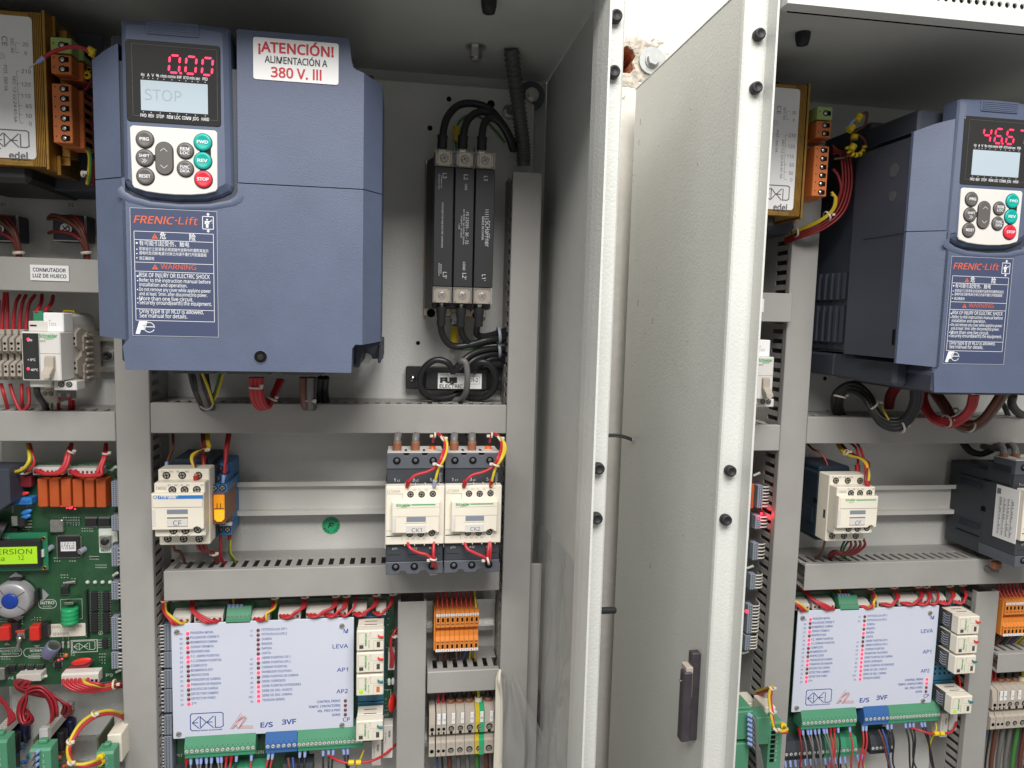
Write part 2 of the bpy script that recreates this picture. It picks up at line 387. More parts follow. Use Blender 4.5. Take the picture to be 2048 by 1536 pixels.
# ================================================================== cabinet shells
XL, XR, ZT, ZB, YF, YB = -.4066, .1555, .254, -1.0, -.252, .03
def shell(label, ZT=ZT, YF=YF, W=.0150, lo=-.0260, hi=-.0128):
    t = Thing('electrical_cabinet', label, 'cabinet', (XL/2+XR/2, YB, ZB))
    T = .0015
    t.part('side_panel', MB().box(XR-T, XR, YF+.002, YB, ZB, ZT-.002, .0003), 'cabinet_paint')
    t.part('side_panel', MB().box(XL, XL+T, YF+.002, YB, ZB, ZT-.002, .0003), 'cabinet_paint')
    t.part('back_panel', MB().box(XL+T+.0002, XR-T-.0002, YB-T, YB-.0003, ZB, ZT-T-.0001, 0), 'cabinet_paint')
    t.part('top_panel', MB().box(XL-.0004, XR+.0004, YF+.016, YB+.001, ZT-T, ZT, .0004), 'cabinet_paint')
    t.part('bottom_panel', MB().box(XL, XR, YF, YB, ZB-T, ZB, .0004), 'cabinet_paint')
    # frame profile round the door opening: face, then a forward lip
    def prof(sg, xo):   # (x,y) section, sg=+1 on the left side
        P = [(0, 0.004), (.0006, .0012), (.002, 0), (W-.0015, 0), (W-.0006, -.0008), (W-.0004, -.0150), (W+.0012, -.0150), (W+.0028, -.004), (W+.0038, .006), (W+.0040, .018), (W+.0028, .0185), (W+.0020, .006), (W+.0006, .0020), (.003, .0015), (.0016, .003), (.0016, .006), (0, .006)]
        return [(xo+sg*x, YF+y) for x, y in P]
    t.part('door_frame', MB().prism(prof(1, XL-.0005), ZB, ZT+.03, 'z'), 'cabinet_paint')
    t.part('door_frame', MB().prism(prof(-1, XR+.0005), ZB, ZT+.03, 'z'), 'cabinet_paint')
    P = [(0, ZT+.001), (0, ZT+hi+.0016), (-.0008, ZT+hi+.0004), (-.0190, ZT+hi), (-.0190, ZT+lo), (-.006, ZT+lo), (.006, ZT+lo+.006), (.016, ZT-.0040), (.016, ZT+.001)]
    t.part('top_frame', MB().prism([(YF+a, b_) for a, b_ in P], XL+W+.0045, XR-W-.0045, 'x'), 'cabinet_paint')
    # mounting plate with folded edge
    px1, pz1 = .1360, .234
    t.part('mounting_plate', MB().box(XL+.018, px1, 0, .002, ZB+.03, pz1, .0006), 'plate_paint')
    return t
cabs = {}
cabs['L'] = shell('open pale grey textured steel cabinet on the left, its whole right wall in view')
setcab('R'); cabs['R'] = shell('open pale grey textured steel cabinet on the right, its left outer side in view', ZT=.2630, YF=-.229, W=.0192, lo=-.0200, hi=-.0102)
for cab, pts in (('L', ((1228, 30), (1226, 142), (1193, 938), (1189, 1038))), ('R', ((1521, 67), (1515, 174), (1463, 943), (1454, 1041)))):
    setcab(cab); t = cabs[cab]
    for x, y in pts:
        yf_ = YF if cab == 'L' else -.229; p = at(x, y, yf_-.005)
        if cab == 'L': p.x = .1475
        p.y = yf_
        t.part('rubber_bumper', MB().lathe(p, (0, -1, 0), [(0, 0), (.0044, .0001), (.0046, .002), (.0043, .0052), (.0038, .0060), (.0028, .0061), (.0024, .0054), (0, .0054)], 20), 'rubber')
setcab('L'); t = cabs['L']
p = atz(978, 0, ZT-.0016); t.part('roof_plug', MB().lathe(p, (0, 0, -1), [(.0065, 0), (.0062, .005), (.005, .010), (0, .011)], 14), 'rubber')
p = atz(952, 92, ZT-.0016)
t.part('roof_bolt', MB().cyl(p, p-Vector((0, 0, .0015)), .0095, n=20).cyl(p-Vector((0, 0, .0015)), p-Vector((0, 0, .011)), .0062, n=6, smooth=False).cyl(p-Vector((0, 0, .011)), p-Vector((0, 0, .014)), .0045), 'steel')
for x, y, r in ((898, 198, .0026), (860, 256, .0026), (982, 208, .0040), (836, 686, .0022), (560, 1119, .002), (756, 1117, .002), (346, 1122, .002)):
    p = at(x, y, -.0004); t.part('screw_hole', MB().cyl(p, p+Vector((0, .0003, 0)), r, n=16), 'dark_hole')
t.part('corner_washer', MB().cyl(at(1061, 193, -.0006), at(1061, 193, -.0016), .0150, n=28), 'drive_dark')
p = at(1063, 191, -.0018); t.part('corner_bolt', MB().cyl(p, p-Vector((0, .004, 0)), .0072, n=20).cyl(p-Vector((0, .004, 0)), p-Vector((0, .009, 0)), .0052, n=6, smooth=False), 'steel')
p = at(1019, 224, -.0005); t.part('earth_bolt', MB().cyl(p, p-Vector((0, .002, 0)), .0075, n=20).cyl(p-Vector((0, .002, 0)), p-Vector((0, .008, 0)), .0055, n=6, smooth=False), 'steel')
setcab('R'); t = cabs['R']
p = atz(1606, 66, .2614); t.part('roof_plug', MB().lathe(p, (0, 0, -1), [(.0065, 0), (.0062, .005), (.005, .010), (0, .011)], 14), 'rubber')
for x, y in ((1655, 824), (1650, 757), (1794, 826), (1904, 974), (1738, 1110), (1889, 1108)):
    p = at(x, y, -.0004); t.part('screw_hole', MB().cyl(p, p+Vector((0, .0003, 0)), .0022, n=16), 'dark_hole')
# perforated vent sheet above the right cabinet, seen over its door frame
b = MB(); zlo, zhi = ZT-.010, ZT+.05
pitch = .0068; rr = .0024; vy = YF-.004
def holed(b, x0, z0, p_, r, y, n=12):   # one square cell with a round hole
    sq = []; ci = []
    for k in range(n):
        a_ = 2*math.pi*k/n; cx_, cz_ = math.cos(a_), math.sin(a_); m_ = max(abs(cx_), abs(cz_)); sq.append((x0+cx_/m_*p_/2, y, z0+cz_/m_*p_/2)); ci.append((x0+cx_*r, y, z0+cz_*r))
    back = [(x, y+.0015, z) for x, _, z in ci]
    b.add(sq+ci+back, [(k, (k+1) % n, n+(k+1) % n, n+k) for k in range(n)]+[(n+k, n+(k+1) % n, 2*n+(k+1) % n, 2*n+k) for k in range(n)])
cell = pitch; vy = -.229-.0005
for i in range(66):
    for j in range(5):
        holed(b, -.345+cell*i+(cell/2 if j % 2 else 0), .2595+cell*j, cell, rr, vy, 8)
cabs['R'].part('vent_sheet', b, 'cabinet_paint')
cabs['R'].part('vent_backing', MB().rect(-.36, .12, .255, .31, -.205), 'dark_hole')
# ================================================================== wire ducts
def duct(label, axis, a0, a1, b0, b1, yf=-.06, ends=True, slots=('lo', 'hi'), lid0=None, lid1=None, notch=0):
    """slotted trunking along axis ('x' or 'z') from a0 to a1, b0..b1 across, lid at yf"""
    base = (a0, 0, b0) if axis == 'x' else (b0, 0, a0)
    t = Thing('wire_duct', label, 'wire duct', base, 'slotted cable ducts'); T = .0014
    def bx(mb, a, a_, y0, y1, b, b_, c=.0002):
        return mb.box(a, a_, y0, y1, b, b_, c) if axis == 'x' else mb.box(b, b_, y0, y1, a, a_, c)
    l0 = a0 if lid0 is None else lid0; l1 = a1 if lid1 is None else lid1
    lid = MB(); bx(lid, l0, l1, yf, yf+.0016, b0-.0008, b1+.0008, .0007)
    bx(lid, l0+.0003, l1-.0003, yf+.0014, yf+.0075, b0-.0007, b0+.0003); bx(lid, l0+.0003, l1-.0003, yf+.0014, yf+.0075, b1-.0003, b1+.0007)
    t.part('lid', lid, 'duct_plastic')
    wl = MB(); bx(wl, a0, a1, -.0022, -.0006, b0+.001, b1-.001)
    pit = .0104; sw = .0048
    for side, b in (('lo', b0+.0005), ('hi', b1-.0005-T)):
        y_a, y_b = yf*.82, yf*.46
        bx(wl, a0, a1, yf+.002, y_a, b, b+T, .0002)
        bx(wl, a0, a1, y_b, -.0010, b, b+T, .0002)
        n = max(1, int((a1-a0)/pit)); pp = (a1-a0)/n
        for k in range(n):
            bx(wl, a0+k*pp, a0+(k+1)*pp-sw, y_a, y_b, b, b+T, 0)
    t.part('slotted_base', wl, 'duct_plastic')
    return t
VX0, VX1, RX0, RX1 = -.2597, -.2313, .107, .1345
def ducts():
    c = cabn()
    duct('tall upright duct beside the circuit boards, left edge of the drive bay, '+c, 'z', -.8, .2, VX0, VX1)
    duct('horizontal duct directly under the blue drive, '+c, 'x', VX1+.0012, RX0-.0012, -.1184, -.0911)
    a = -.2215
    duct('horizontal duct above the white input output panel, '+c, 'x', a, RX0-.004 if CUR == 'L' else RX0-.004, -.2813, -.2535)
    if CUR == 'L': duct('tall upright duct at the right of the filter and contactors, '+c, 'z', -.8, .139, RX0, RX1)
    else: duct('tall upright duct at the far right of the contactors, '+c, 'z', -.8, .139, RX0, RX1)
    x0 = at(801, 1300, -.050).x if CUR == 'L' else .002; 
    duct('short upright duct right of the plug-in relays, '+c, 'z', -.8, -.2945, .0012, .0288, yf=-.052)
    duct('short horizontal duct below the orange terminal block, '+c, 'x', .0312, RX0-.0012, -.3905, -.3690, yf=-.057)
    duct('horizontal duct with the printed switch label, '+c, 'x', -.385, VX0-.0012, .0105, .0385, yf=-.068)
    duct('horizontal duct above the green circuit board, '+c, 'x', -.385, VX0-.0012, -.1260, -.1000)
setcab('L'); ducts(); setcab('R'); ducts()
def din_rail(label, x0, x1, zc, y0=-.001, h=.035):
    yb = y0; yf = y0-.0075; z = zc; q = h/2
    P = [(yf, z-q), (yf, z-q+.0048), (yb, z-q+.0048), (yb, z+q-.0048), (yf, z+q-.0048), (yf, z+q), (yf+.001, z+q), (yf+.001, z+q-.0038), (yb+.0009, z+q-.0038), (yb+.0009, z-q+.0038), (yf+.001, z-q+.0038), (yf+.001, z-q)]
    return P
def rail(label, x0, x1, zc, y0=-.001, m='zinc', h=.035, holes=()):
    t = Thing('mounting_rail', label, 'mounting rail', (x0, y0, zc), 'rails carrying clip-on parts')
    t.part('rail_profile', MB().prism(din_rail('', x0, x1, zc, y0, h), x0, x1, 'x'), m)
    for hx in holes:
        mb = MB().prism([(hx+.0045*math.cos(a)+(.003 if math.cos(a) > 0 else -.003), zc+.003*math.sin(a)) for a in [2*math.pi*k/12 for k in range(12)]], y0-.0004, y0-.0001, 'y')
        t.part('slot_hole', mb, 'dark_hole')
    return t
for k in 'LR':
    setcab(k)
    rail('painted mounting rail carrying the contactors and relay socket, '+cabn(), VX1+.002, RX0-.002, -.1935, y0=-.0125, m='rail_grey')
    rail('bright mounting rail behind the beige terminals and switch, '+cabn(), -.385, VX0-.002, at(205, 708, -.0135).z if k == 'L' else -.0395, y0=-.006)
    rail('bright mounting rail carrying the orange terminal block, '+cabn(), .031, RX0-.002, -.325, y0=-.012)
    rail('bright mounting rail carrying the grey feed-through terminals, '+cabn(), .031, RX0-.002, -.455, y0=-.012)
# ================================================================== lift inverter drive
setcab('L')
def build_drive():
    xl, xr = -.2245, -.0160; fl, fr = -.1975, -.0292; yo, yf = -.184, -.203; zs = .0910
    t = Thing('inverter_drive', 'big blue inverter drive reading 0.00, with the white red lettered warning sticker', 'inverter', ((xl+xr)/2, 0, -.05))
    # lower cover: side bevels, notched bottom corners, scooped under the keypad
    sc = []
    def prof(x0, x1, f0, f1, yb, c=.0012): return [(x0, yb), (x0, yo), (x0+.0008, yo-.0012), (f0-.0012, yf+.0010), (f0+.0012, yf), (f1-.0012, yf), (f1+.0012, yf+.0010), (x1-.0008, yo-.0012), (x1, yo), (x1, yb)]
    low = MB()
    # front face as polygon in xz with keypad cut-out
    hx0, hx1, hz, hzb = -.1995, -.1200, .0910, .0735
    arc = [(hx1-.0035*(1-math.cos(a)), .0835-.0045*math.sin(a)) for a in (0, .5, 1.0, 1.4)]
    cut = [(hx1, hz), (hx1, .0850), (hx1-.0015, .0815), (hx1-.0060, .0785), (-.1400, .0750), (-.1600, .0738), (-.1800, .0748), (hx0+.0075, .0778), (hx0+.0018, .0812), (hx0, .0850), (hx0, hz)]
    zn = -.0260; zb = -.0478
    front = [(fr, zs)] + cut + [(fl, zs), (fl, zn+.0010), (-.2018+.0015, zn-.0022), (-.2018, zn-.0045), (-.2000, zb), (-.0375, zb), (-.0368, zn-.003), (-.0345, zn-.0005), (fr, zn)]
    front = [(x, z) for x, z in front]
    low.add([(x, yf, z) for x, z in [(fr, zs), (fr, zn), (hx1, zn), (hx1, .0850), (hx1, hz)]], [(0, 1, 2, 3, 4)])
    low.add([(x, yf, z) for x, z in [(fl, zs), (hx0, hz), (hx0, .0850), (hx0, zn), (fl, zn+.0010)]], [(0, 1, 2, 3, 4)])
    cc = cut[1:-1]
    for i in range(len(cc)-1): low.add([(cc[i][0], yf, cc[i][1]), (cc[i+1][0], yf, cc[i+1][1]), (cc[i+1][0], yf, zn), (cc[i][0], yf, zn)], [(0, 1, 2, 3)])
    bt = [(hx0, zn), (-.0345, zn), (-.0368, zn-.003), (-.0375, zb), (-.2000, zb), (-.2018, zn-.0045), (-.2018+.0015, zn-.0022), (hx0, zn-.0005)]
    low.add([(x, yf, z) for x, z in bt], [tuple(range(8))])
    low.add([(x, yf, z) for x, z in [(fl, zn+.001), (fl, zn), (hx0, zn), (hx0, zn-.0005), (-.2003, zn-.0022)]], [(0, 2, 3, 4)])
    # bevelled sides
    for f0, o0, a in ((fl, xl, -1), (fr, xr, 1)):
        low.add([(f0, yf, zs), (o0, yo, zs), (o0, yo, zn+.002), (f0, yf, zn)], [(0, 1, 2, 3)])
        e = .003 if a < 0 else .05; low.add([(o0, yo, zs), (o0, yo+e, zs), (o0, yo+e, zn+.002), (o0, yo, zn+.002)], [(0, 1, 2, 3)])
    lo2 = [(xl, yo, zn+.002), (fl, yf, zn+.001), (-.2003, yf, zn-.0022), (-.2018, yf, zn-.0045), (-.2000, yf, zb)]
    d = .06
    low.add(lo2+[(x, y+d, z) for x, y, z in lo2], [(i, i+1, i+6, i+5) for i in range(4)])
    lo3 = [(xr, yo, zn+.002), (fr, yf, zn), (-.0345, yf, zn-.0005), (-.0368, yf, zn-.003), (-.0375, yf, zb)]
    low.add(lo3+[(x, y+d, z) for x, y, z in lo3], [(i, i+1, i+6, i+5) for i in range(4)])
    low.quad((-.2000, yf, zb), (-.0375, yf, zb), (-.0375, yf+d, zb), (-.2000, yf+d, zb))
    low.quad((xl, yo, zs-.0004), (xl, yo+d, zs-.0004), (xr, yo+d, zs-.0004), (xr, yo, zs-.0004))
    # recess wall under the keypad
    low.add([(x, yf, z) for x, z in cut]+[(x, yf+.012, z) for x, z in cut], [(i, i+1, 12+i-1+0, 11+i) for i in range(10)], True)
    lc = t.part('lower_cover', low, 'drive_blue')
    # raised rounded rim round the recess
    rim = MB(); c2 = cut[1:-1]
    ins = [(x+(.0045 if x > -.16 else -.0045)*abs((x+.16)/.04), z-.0040) for x, z in c2]
    rim.add([(x, yf-.0002, z) for x, z in c2]+[(x*.5+a*.5, yf-.0014, z*.5+b*.5) for (x, z), (a, b) in zip(c2, ins)]+[(a, yf-.0001, b) for a, b in ins], [(k*9+i, k*9+i+1, (k+1)*9+i+1, (k+1)*9+i) for k in (0, 1) for i in range(8)], True)
    t.part('recess_rim', rim, 'drive_blue', lc)
    # screw recess
    p = at(521, 714, yf-.0003); sw = MB().cyl(p, p+Vector((0, .0002, 0)), .0046, n=24); sr = t.part('screw_recess', sw, 'dark_hole', lc)
    t.part('recess_edge', MB().lathe(p+Vector((0, 0, 0)), (0, -1, 0), [(.0045, -.0002), (.0049, .0004), (.0053, -.0002)], 24), 'drive_blue', lc)
    q = p+Vector((0, -.0001, 0)); t.part('cross_screw', MB().cyl(q, q+Vector((0, -.0004, 0)), .0022, n=14).box(q.x-.0016, q.x+.0016, q.y-.0007, q.y-.0003, q.z-.0003, q.z+.0003, 0).box(q.x-.0003, q.x+.0003, q.y-.0007, q.y-.0003, q.z-.0016, q.z+.0016, 0), 'black_plastic', lc)
    # upper cover (right of keypad) and left shoulder
    zt = .2000; gx = -.1196
    up = MB(); zs2 = zs+.0007
    F = [(gx, zs2), (fr, zs2), (fr, .1762), (-.0335, .1776), (-.0355, .1785), (-.0372, .1800), (-.0385, .1850), (-.0400, .1990), (-.0412, zt), (gx+.001, zt), (gx, zt-.001)]
    up.add([(x, yf, z) for x, z in F], [tuple(range(len(F)))])
    up.add([(fr, yf, zs2), (xr, yo, zs2), (xr, yo, .1735), (fr, yf, .1762)], [(0, 1, 2, 3)])
    up.add([(xr, yo, zs2), (xr, yo+d, zs2), (xr, yo+d, .1735), (xr, yo, .1735)], [(0, 1, 2, 3)])
    ed = [(xr, yo, .1735), (fr, yf, .1762), (-.0335, yf, .1776), (-.0355, yf, .1785), (-.0372, yf, .1800), (-.0385, yf, .1850), (-.0400, yf, .1990), (-.0412, yf, zt), (gx, yf, zt), (gx, yf, zs2)]
    dy = [d]+[d]*9
    up.add(ed+[(x, y+d, z) for x, y, z in ed], [(i, i+1, i+11, i+10) for i in range(9)])
    up.quad((gx, yf, zs2), (xr, yo, zs2), (xr, yo+d, zs2), (gx, yf+d, zs2))
    t.part('upper_cover', up, 'drive_blue')
    sh = MB(); zt2 = .1785
    x1 = -.2003
    sl = lambda x: yo+(x-xl)/(x1-xl)*(yf+.0012-yo)
    sh.add([(xl, yo, zs2), (x1, yf+.0012, zs2), (x1, yf+.0012, .1842), (-.2065, sl(-.2065), .1830), (-.2130, sl(-.2130), .1812), (xl, yo, zt2-.002)], [(0, 1, 2, 3, 4, 5)])
    sh.add([(xl, yo, zs2), (xl, yo, zt2-.002), (xl, yo+.003, zt2-.002), (xl, yo+.003, zs2)], [(0, 1, 2, 3)])
    se = [(xl, yo, zt2-.002), (-.2130, sl(-.2130), .1812), (-.2065, sl(-.2065), .1830), (x1, yf+.0012, .1842)]
    sh.add(se+[(x, y+.07, z) for x, y, z in se], [(i, i+1, i+5, i+4) for i in range(3)])
    t.part('left_shoulder', sh, 'drive_blue')
    # body behind the covers
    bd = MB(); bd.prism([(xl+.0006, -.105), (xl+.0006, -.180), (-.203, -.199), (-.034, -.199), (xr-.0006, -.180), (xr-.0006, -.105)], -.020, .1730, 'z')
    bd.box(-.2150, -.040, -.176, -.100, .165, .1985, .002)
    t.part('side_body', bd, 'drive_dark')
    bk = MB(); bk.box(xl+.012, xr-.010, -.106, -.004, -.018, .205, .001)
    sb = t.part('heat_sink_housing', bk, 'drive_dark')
    for zr in ((-.010, .028), (.034, .062)):
        for k in range(7):
            y0 = -.099+k*.0115
            t.part('vent_rib', MB().box(xl+.0085, xl+.0125, y0, y0+.0058, zr[0], zr[1], .0006), 'drive_dark', sb)
    t.part('side_slot', MB().box(xl+.0002, xl+.0020, -.1790, -.1755, -.0080, .0060, .0001), 'dark_hole')
    # lower terminal housing below the notch, seen from the side
    lh = MB(); lh.box(-.2015, -.0385, yf+.002, -.075, zb+.0002, -.021, .0012)
    lh.box(-.2150, -.200, -.170, -.075, -.0460, -.0215, .003); lh.box(-.2150, -.1800, -.076, -.010, -.045, -.0215, .002)
    lh.box(-.1700, -.0800, -.150, -.040, -.0535, -.047, .003); lh.box(-.0720, -.0450, -.150, -.060, -.0520, -.047, .003)
    t.part('terminal_housing', lh, 'drive_dark')
    gl = MB()
    for x0, x1_ in ((-.176, -.142), (-.136, -.100), (-.094, -.060)): gl.box(x0, x1_, -.182, -.110, -.0520, -.0470, .002)
    t.part('cable_entry_plate', gl, 'black_plastic')
    # mounting foot lower right
    ft = MB(); ft.box(-.0362, -.0335, -.150, -.02, -.046, -.0255, .001).box(-.0190, -.0165, -.150, -.02, -.044, -.0255, .001).box(-.0362, -.0165, -.060, -.050, -.046, -.0255, .001).prism([(-.0362, -.0255), (-.0165, -.0255), (-.0165, -.0275), (-.024, -.029), (-.0295, -.032), (-.032, -.038), (-.0335, -.046), (-.0362, -.046)], -.172, -.150)
    fo = t.part('mounting_foot', ft, 'drive_dark')
    p = at(733, 717, -.064); t.part('foot_screw', MB().cyl(p, p-Vector((0, .003, 0)), .0052, n=20).cyl(p-Vector((0, .003, 0)), p-Vector((0, .006, 0)), .0040, .0036, n=6, smooth=False), 'steel', fo)
    # keypad head
    hd = MB(); Y = -.2125
    kx0, kx1 = -.1958, -.1228
    def hp(g): return [(kx1-g, .1975-g*1.0), (kx1-.004-g, .1985-g), (-.16, .1998-g), (kx0+.004+g, .1985-g), (kx0+g, .1975-g), (kx0-.0008+g, .0870+g*.4), (kx0+.0015+g, .0828+g), (kx0+.008+g, .0795+g), (-.180, .0765+g), (-.160, .0755+g), (-.140, .0767+g), (kx1-.007-g, .0800+g), (kx1-.0005-g, .0835+g), (kx1+.0010-g, .0875+g*.4)]
    A, B, Cc = hp(0), hp(.0012), hp(.0045); n = 14
    hd.add([(x, -.192, z) for x, z in A]+[(x, -.2075, z) for x, z in A]+[(x, -.2095, z) for x, z in B]+[(x, Y, z) for x, z in Cc], [(k*n+i, k*n+(i+1) % n, (k+1)*n+(i+1) % n, (k+1)*n+i) for k in range(3) for i in range(n)])
    hd.add([(x, Y, z) for x, z in Cc], [tuple(range(n))])
    kp = t.part('keypad_head', hd, 'drive_blue')
    g = MB()
    a = at(292, 41, Y); b_ = at(398, 60, Y); g.prism(rrect(-.1780, -.1430, .1885, .1975, .001), Y-.0009, Y+.0003, c=.0003)
    for k in range(5): g.box(-.1770, -.1440, Y-.0013, Y-.0008, .1898+k*.0015, .1905+k*.0015, 0)
    t.part('grip', g, 'drive_blue', kp)
    a = at(253, 81, Y-.0006); b_ = at(441, 256, Y-.0006)
    sx0, sx1, sz0, sz1 = -.1918, -.1288, .1283, .1840
    t.part('display_window', MB().prism(rrect(sx0, sx1, sz0, sz1, .0022), Y-.0006, Y+.001, c=.0004), 'screen_black', kp)
    y1 = Y-.0008
    t.part('display_border', MB().frame(sx0+.0043, sx1-.0022, sz0+.0042, sz1-.003, .00012, y1), 'print_grey', kp)
    la = at(281, 168, y1); lb = at(416, 231, y1)
    t.part('lcd_screen', MB().rect(la.x, lb.x, .1364, .1570, y1), 'lcd_white', kp)
    f = .0
    w = MB()
    for s_, x0, x1 in (('Hz', 282, 289), ('A', 294, 299), ('V', 303, 308), ('%', 312, 318), ('r/min', 321, 334), ('m/min', 336, 351), ('kW', 354, 363), ('X10', 366, 377), ('min', 379, 389), ('sec', 391, 400), ('PID', 405, 415)):
        X0, X1 = at(x0, 150, y1).x, at(x1, 150, y1).x; w.text(s_, (X0, y1, .1596), .0020, w=X1-X0, bold=.01)
        xm = (X0+X1)/2; w.rect(xm-.00025, xm+.00025, .15815, .15865, y1)
    for s_, x0, x1 in (('FWD', 281, 293), ('REV', 297, 308), ('STOP', 313, 328), ('REM', 334, 346), ('LOC', 349, 361), ('COMM', 364, 382), ('JOG', 385, 397), ('HAND', 403, 418)):
        X0, X1 = at(x0, 238, y1).x, at(x1, 238, y1).x; w.text(s_, (X0, y1, .1318), .0022, w=X1-X0, bold=.01)
        xm = (X0+X1)/2; w.rect(xm-.00025, xm+.00025, .1350, .1355, y1)
    t.part('display_lettering', w, 'print_white', kp)
    # pale key plate
    kz0, kz1 = .0800, .1256; pl = [(-.1315-.0015, kz1), (-.1897+.0015, kz1), (-.1900, kz1-.0015), (-.1893, .0850), (-.1880, .0828), (-.1800, .0805), (-.1700, .0795), (-.1606, .0792), (-.1500, .0796), (-.1400, .0808), (-.1330, .0830), (-.1318, .0850), (-.1315, kz1-.0015)]
    t.part('key_plate', MB().prism(pl, Y-.0007, Y+.001, c=.0004), 'keypad_grey', kp)
    yk = Y-.0008
    bz = MB(); bz.rect(-.1790, -.166, .1020, .1062, yk).rect(-.1435, -.1400, .088, .118, yk).rect(-.1400, -.1358, .1040, .1170, yk)
    t.part('key_surround', bz, 'screen_black', kp)
    keys = {'PRG': (290, 279, .0058, 'button_dark'), 'SHIFT': (290, 316, .0058, 'button_dark'), 'RESET': (291, 353, .0058, 'button_dark'), 'REM': (371, 302, .0055, 'button_dark'), 'FUNC': (371, 338, .0055, 'button_dark'), 'FWD': (406, 285, .0060, 'button_green'), 'REV': (406, 322, .0060, 'button_green'), 'STOP': (407, 359, .0060, 'button_red')}
    tx = MB(); ring = MB()
    for k, (px, py, r, mm) in keys.items():
        p = at(px, py, yk); p.y = yk
        ring.cyl(p, p-Vector((0, .0002, 0)), r+.0005, n=24)
        t.part('key', MB().lathe(p-Vector((0, .0002, 0)), (0, -1, 0), [(r, 0), (r, .0007), (r-.0006, .0012), (r-.0018, .0013), (r-.0024, .0011), (0, .0011)], 24), mm, kp)
        yt = yk-.0017; h = .0021
        if k in ('REM', 'FUNC'):
            up_, dn = {'REM': ('REM', 'LOC'), 'FUNC': ('FUNC', 'DATA')}[k]
            tx.text(up_, (p.x, yt, p.z+.0004), h*.9, w=.0062, anchor='c', bold=.02).text(dn, (p.x, yt, p.z-.0026), h*.9, w=.0062, anchor='c', bold=.02); tx.line((p.x-.0036, p.z), (p.x+.0036, p.z), .0002, yt)
        elif k == 'SHIFT':
            tx.text('SHIFT', (p.x, yt, p.z+.0004), h*.9, w=.0070, anchor='c', bold=.02)
            for q_ in (0, .0014): tx.line((p.x-.0014+q_, p.z-.0008), (p.x+.0002+q_, p.z-.0021), .0003, yt).line((p.x+.0002+q_, p.z-.0021), (p.x-.0014+q_, p.z-.0034), .0003, yt)
        else: tx.text(k, (p.x, yt, p.z-.0010), h, w={'PRG': .0062, 'RESET': .0075, 'FWD': .0075, 'REV': .0070, 'STOP': .0080}[k], anchor='c', bold=.025)
    xa = at(329, 318, yk).x
    ring.prism(rrect(xa-.0062, xa+.0062, .0922, .1157, .0061, 6), yk-.0002, yk)
    t.part('rocker_key', MB().prism(rrect(xa-.0057, xa+.0057, .0927, .1152, .0056, 6), yk-.0013, yk-.0002, c=.0004), 'button_dark', kp)
    for zc, sg in ((.1098, 1), (.0980, -1)):
        tx.line((xa-.0022, zc-.001*sg), (xa, zc+.001*sg), .0003, yk-.0016).line((xa+.0022, zc-.001*sg), (xa, zc+.001*sg), .0003, yk-.0016)
    t.part('key_outline', ring, 'print_black', kp); t.part('key_lettering', tx, 'print_white', kp)
    # seat the operator panel almost flush with the covers
    for o_ in [kp]+[q_ for q_ in bpy.data.objects if q_.parent == kp]:
        for v in o_.data.vertices:
            w_ = v.co+t.base; v.co = Vector((w_.x*1.0133, w_.y+.0075, w_.z*1.0133))-t.base
    # navy label
    y0 = yf-.0003; lb_ = t.part('front_label', MB().rect(-.1944, -.1346, -.0224, .0698, y0), 'label_navy'); y1 = y0-.0002; w = MB(); o = MB()
    w.frame(-.1944, -.1346, -.0224, .0698, .00018, y1)
    def TX(mb, s_, X0, X1, Yb, hz, **k): return mb.tpx(s_, 255+X0*.179, 255+X1*.179, 405+Yb*.179, hz*.179, y1, **k)
    TX(o, 'FRENIC', 68, 505, 236, 82, shear=.25, bold=.012); TX(o, '-', 522, 550, 232, 82, bold=.01, shear=.25); TX(o, 'Lift', 565, 780, 248, 82, shear=.2)
    a = lambda X, Y_: at(255+X*.179, 405+Y_*.179, y1)
    def bx(x0, z0, x1, z1): w.frame(x0, x1, z0, z1, .0004, y1)
    p0 = a(72, 318); p1 = a(975, 1335); lx0, lx1 = p0.x, p1.x-.0002; zt_, zb_ = p0.z, p1.z
    w.frame(lx0, lx1, zb_, zt_, .00035, y1)
    for Yv in (412, 664, 765, 1186): zz = a(75, Yv).z; w.line((lx0, zz), (lx1, zz), .00035, y1)
    for X, Yv in ((305, 405), (308, 748)):
        p = a(X, Yv); o.add([(p.x-.0022, y1, p.z), (p.x+.0022, y1, p.z), (p.x, y1, p.z+.0038)], [(0, 1, 2)]); 
    dk = MB()
    for X, Yv in ((305, 405), (308, 748)):
        p = a(X, Yv); dk.rect(p.x-.00025, p.x+.00025, p.z+.0012, p.z+.0026, y1-.0001).rect(p.x-.00025, p.x+.00025, p.z+.0004, p.z+.0009, y1-.0001)
    t.part('exclamation_marks', dk, 'label_navy', lb_)
    TX(w, '危', 362, 430, 402, 62, bold=.01); TX(w, '险', 692, 762, 420, 62, bold=.01)
    TX(w, '有可能引起受伤、触电', 130, 690, 485, 48)
    TX(w, '安装运行之前请务必阅读操作说明书并遵照其指示', 130, 905, 545, 32); TX(w, '通电时及切断电源5分钟之内请不要打开前面面板', 130, 885, 592, 32); TX(w, '请正确接地', 130, 298, 640, 32)
    TX(o, 'WARNING', 372, 765, 748, 56)
    L = [('RISK OF INJURY OR ELECTRIC SHOCK', 130, 920, 842, 46), ('Refer to the instruction manual before', 132, 928, 896, 40), ('installation and operation.', 132, 668, 942, 40), ('Do not remove any cover while applying power', 132, 930, 998, 38), ('and at least  5min. after disconnecting power.', 132, 892, 1046, 38), ('More than one live circuit.', 132, 735, 1098, 42), ('Securely ground(earth) the equipment.', 134, 942, 1146, 42), ('Only type B of RCD is allowed.', 134, 852, 1240, 44), ('See manual for details.', 136, 668, 1290, 44)]
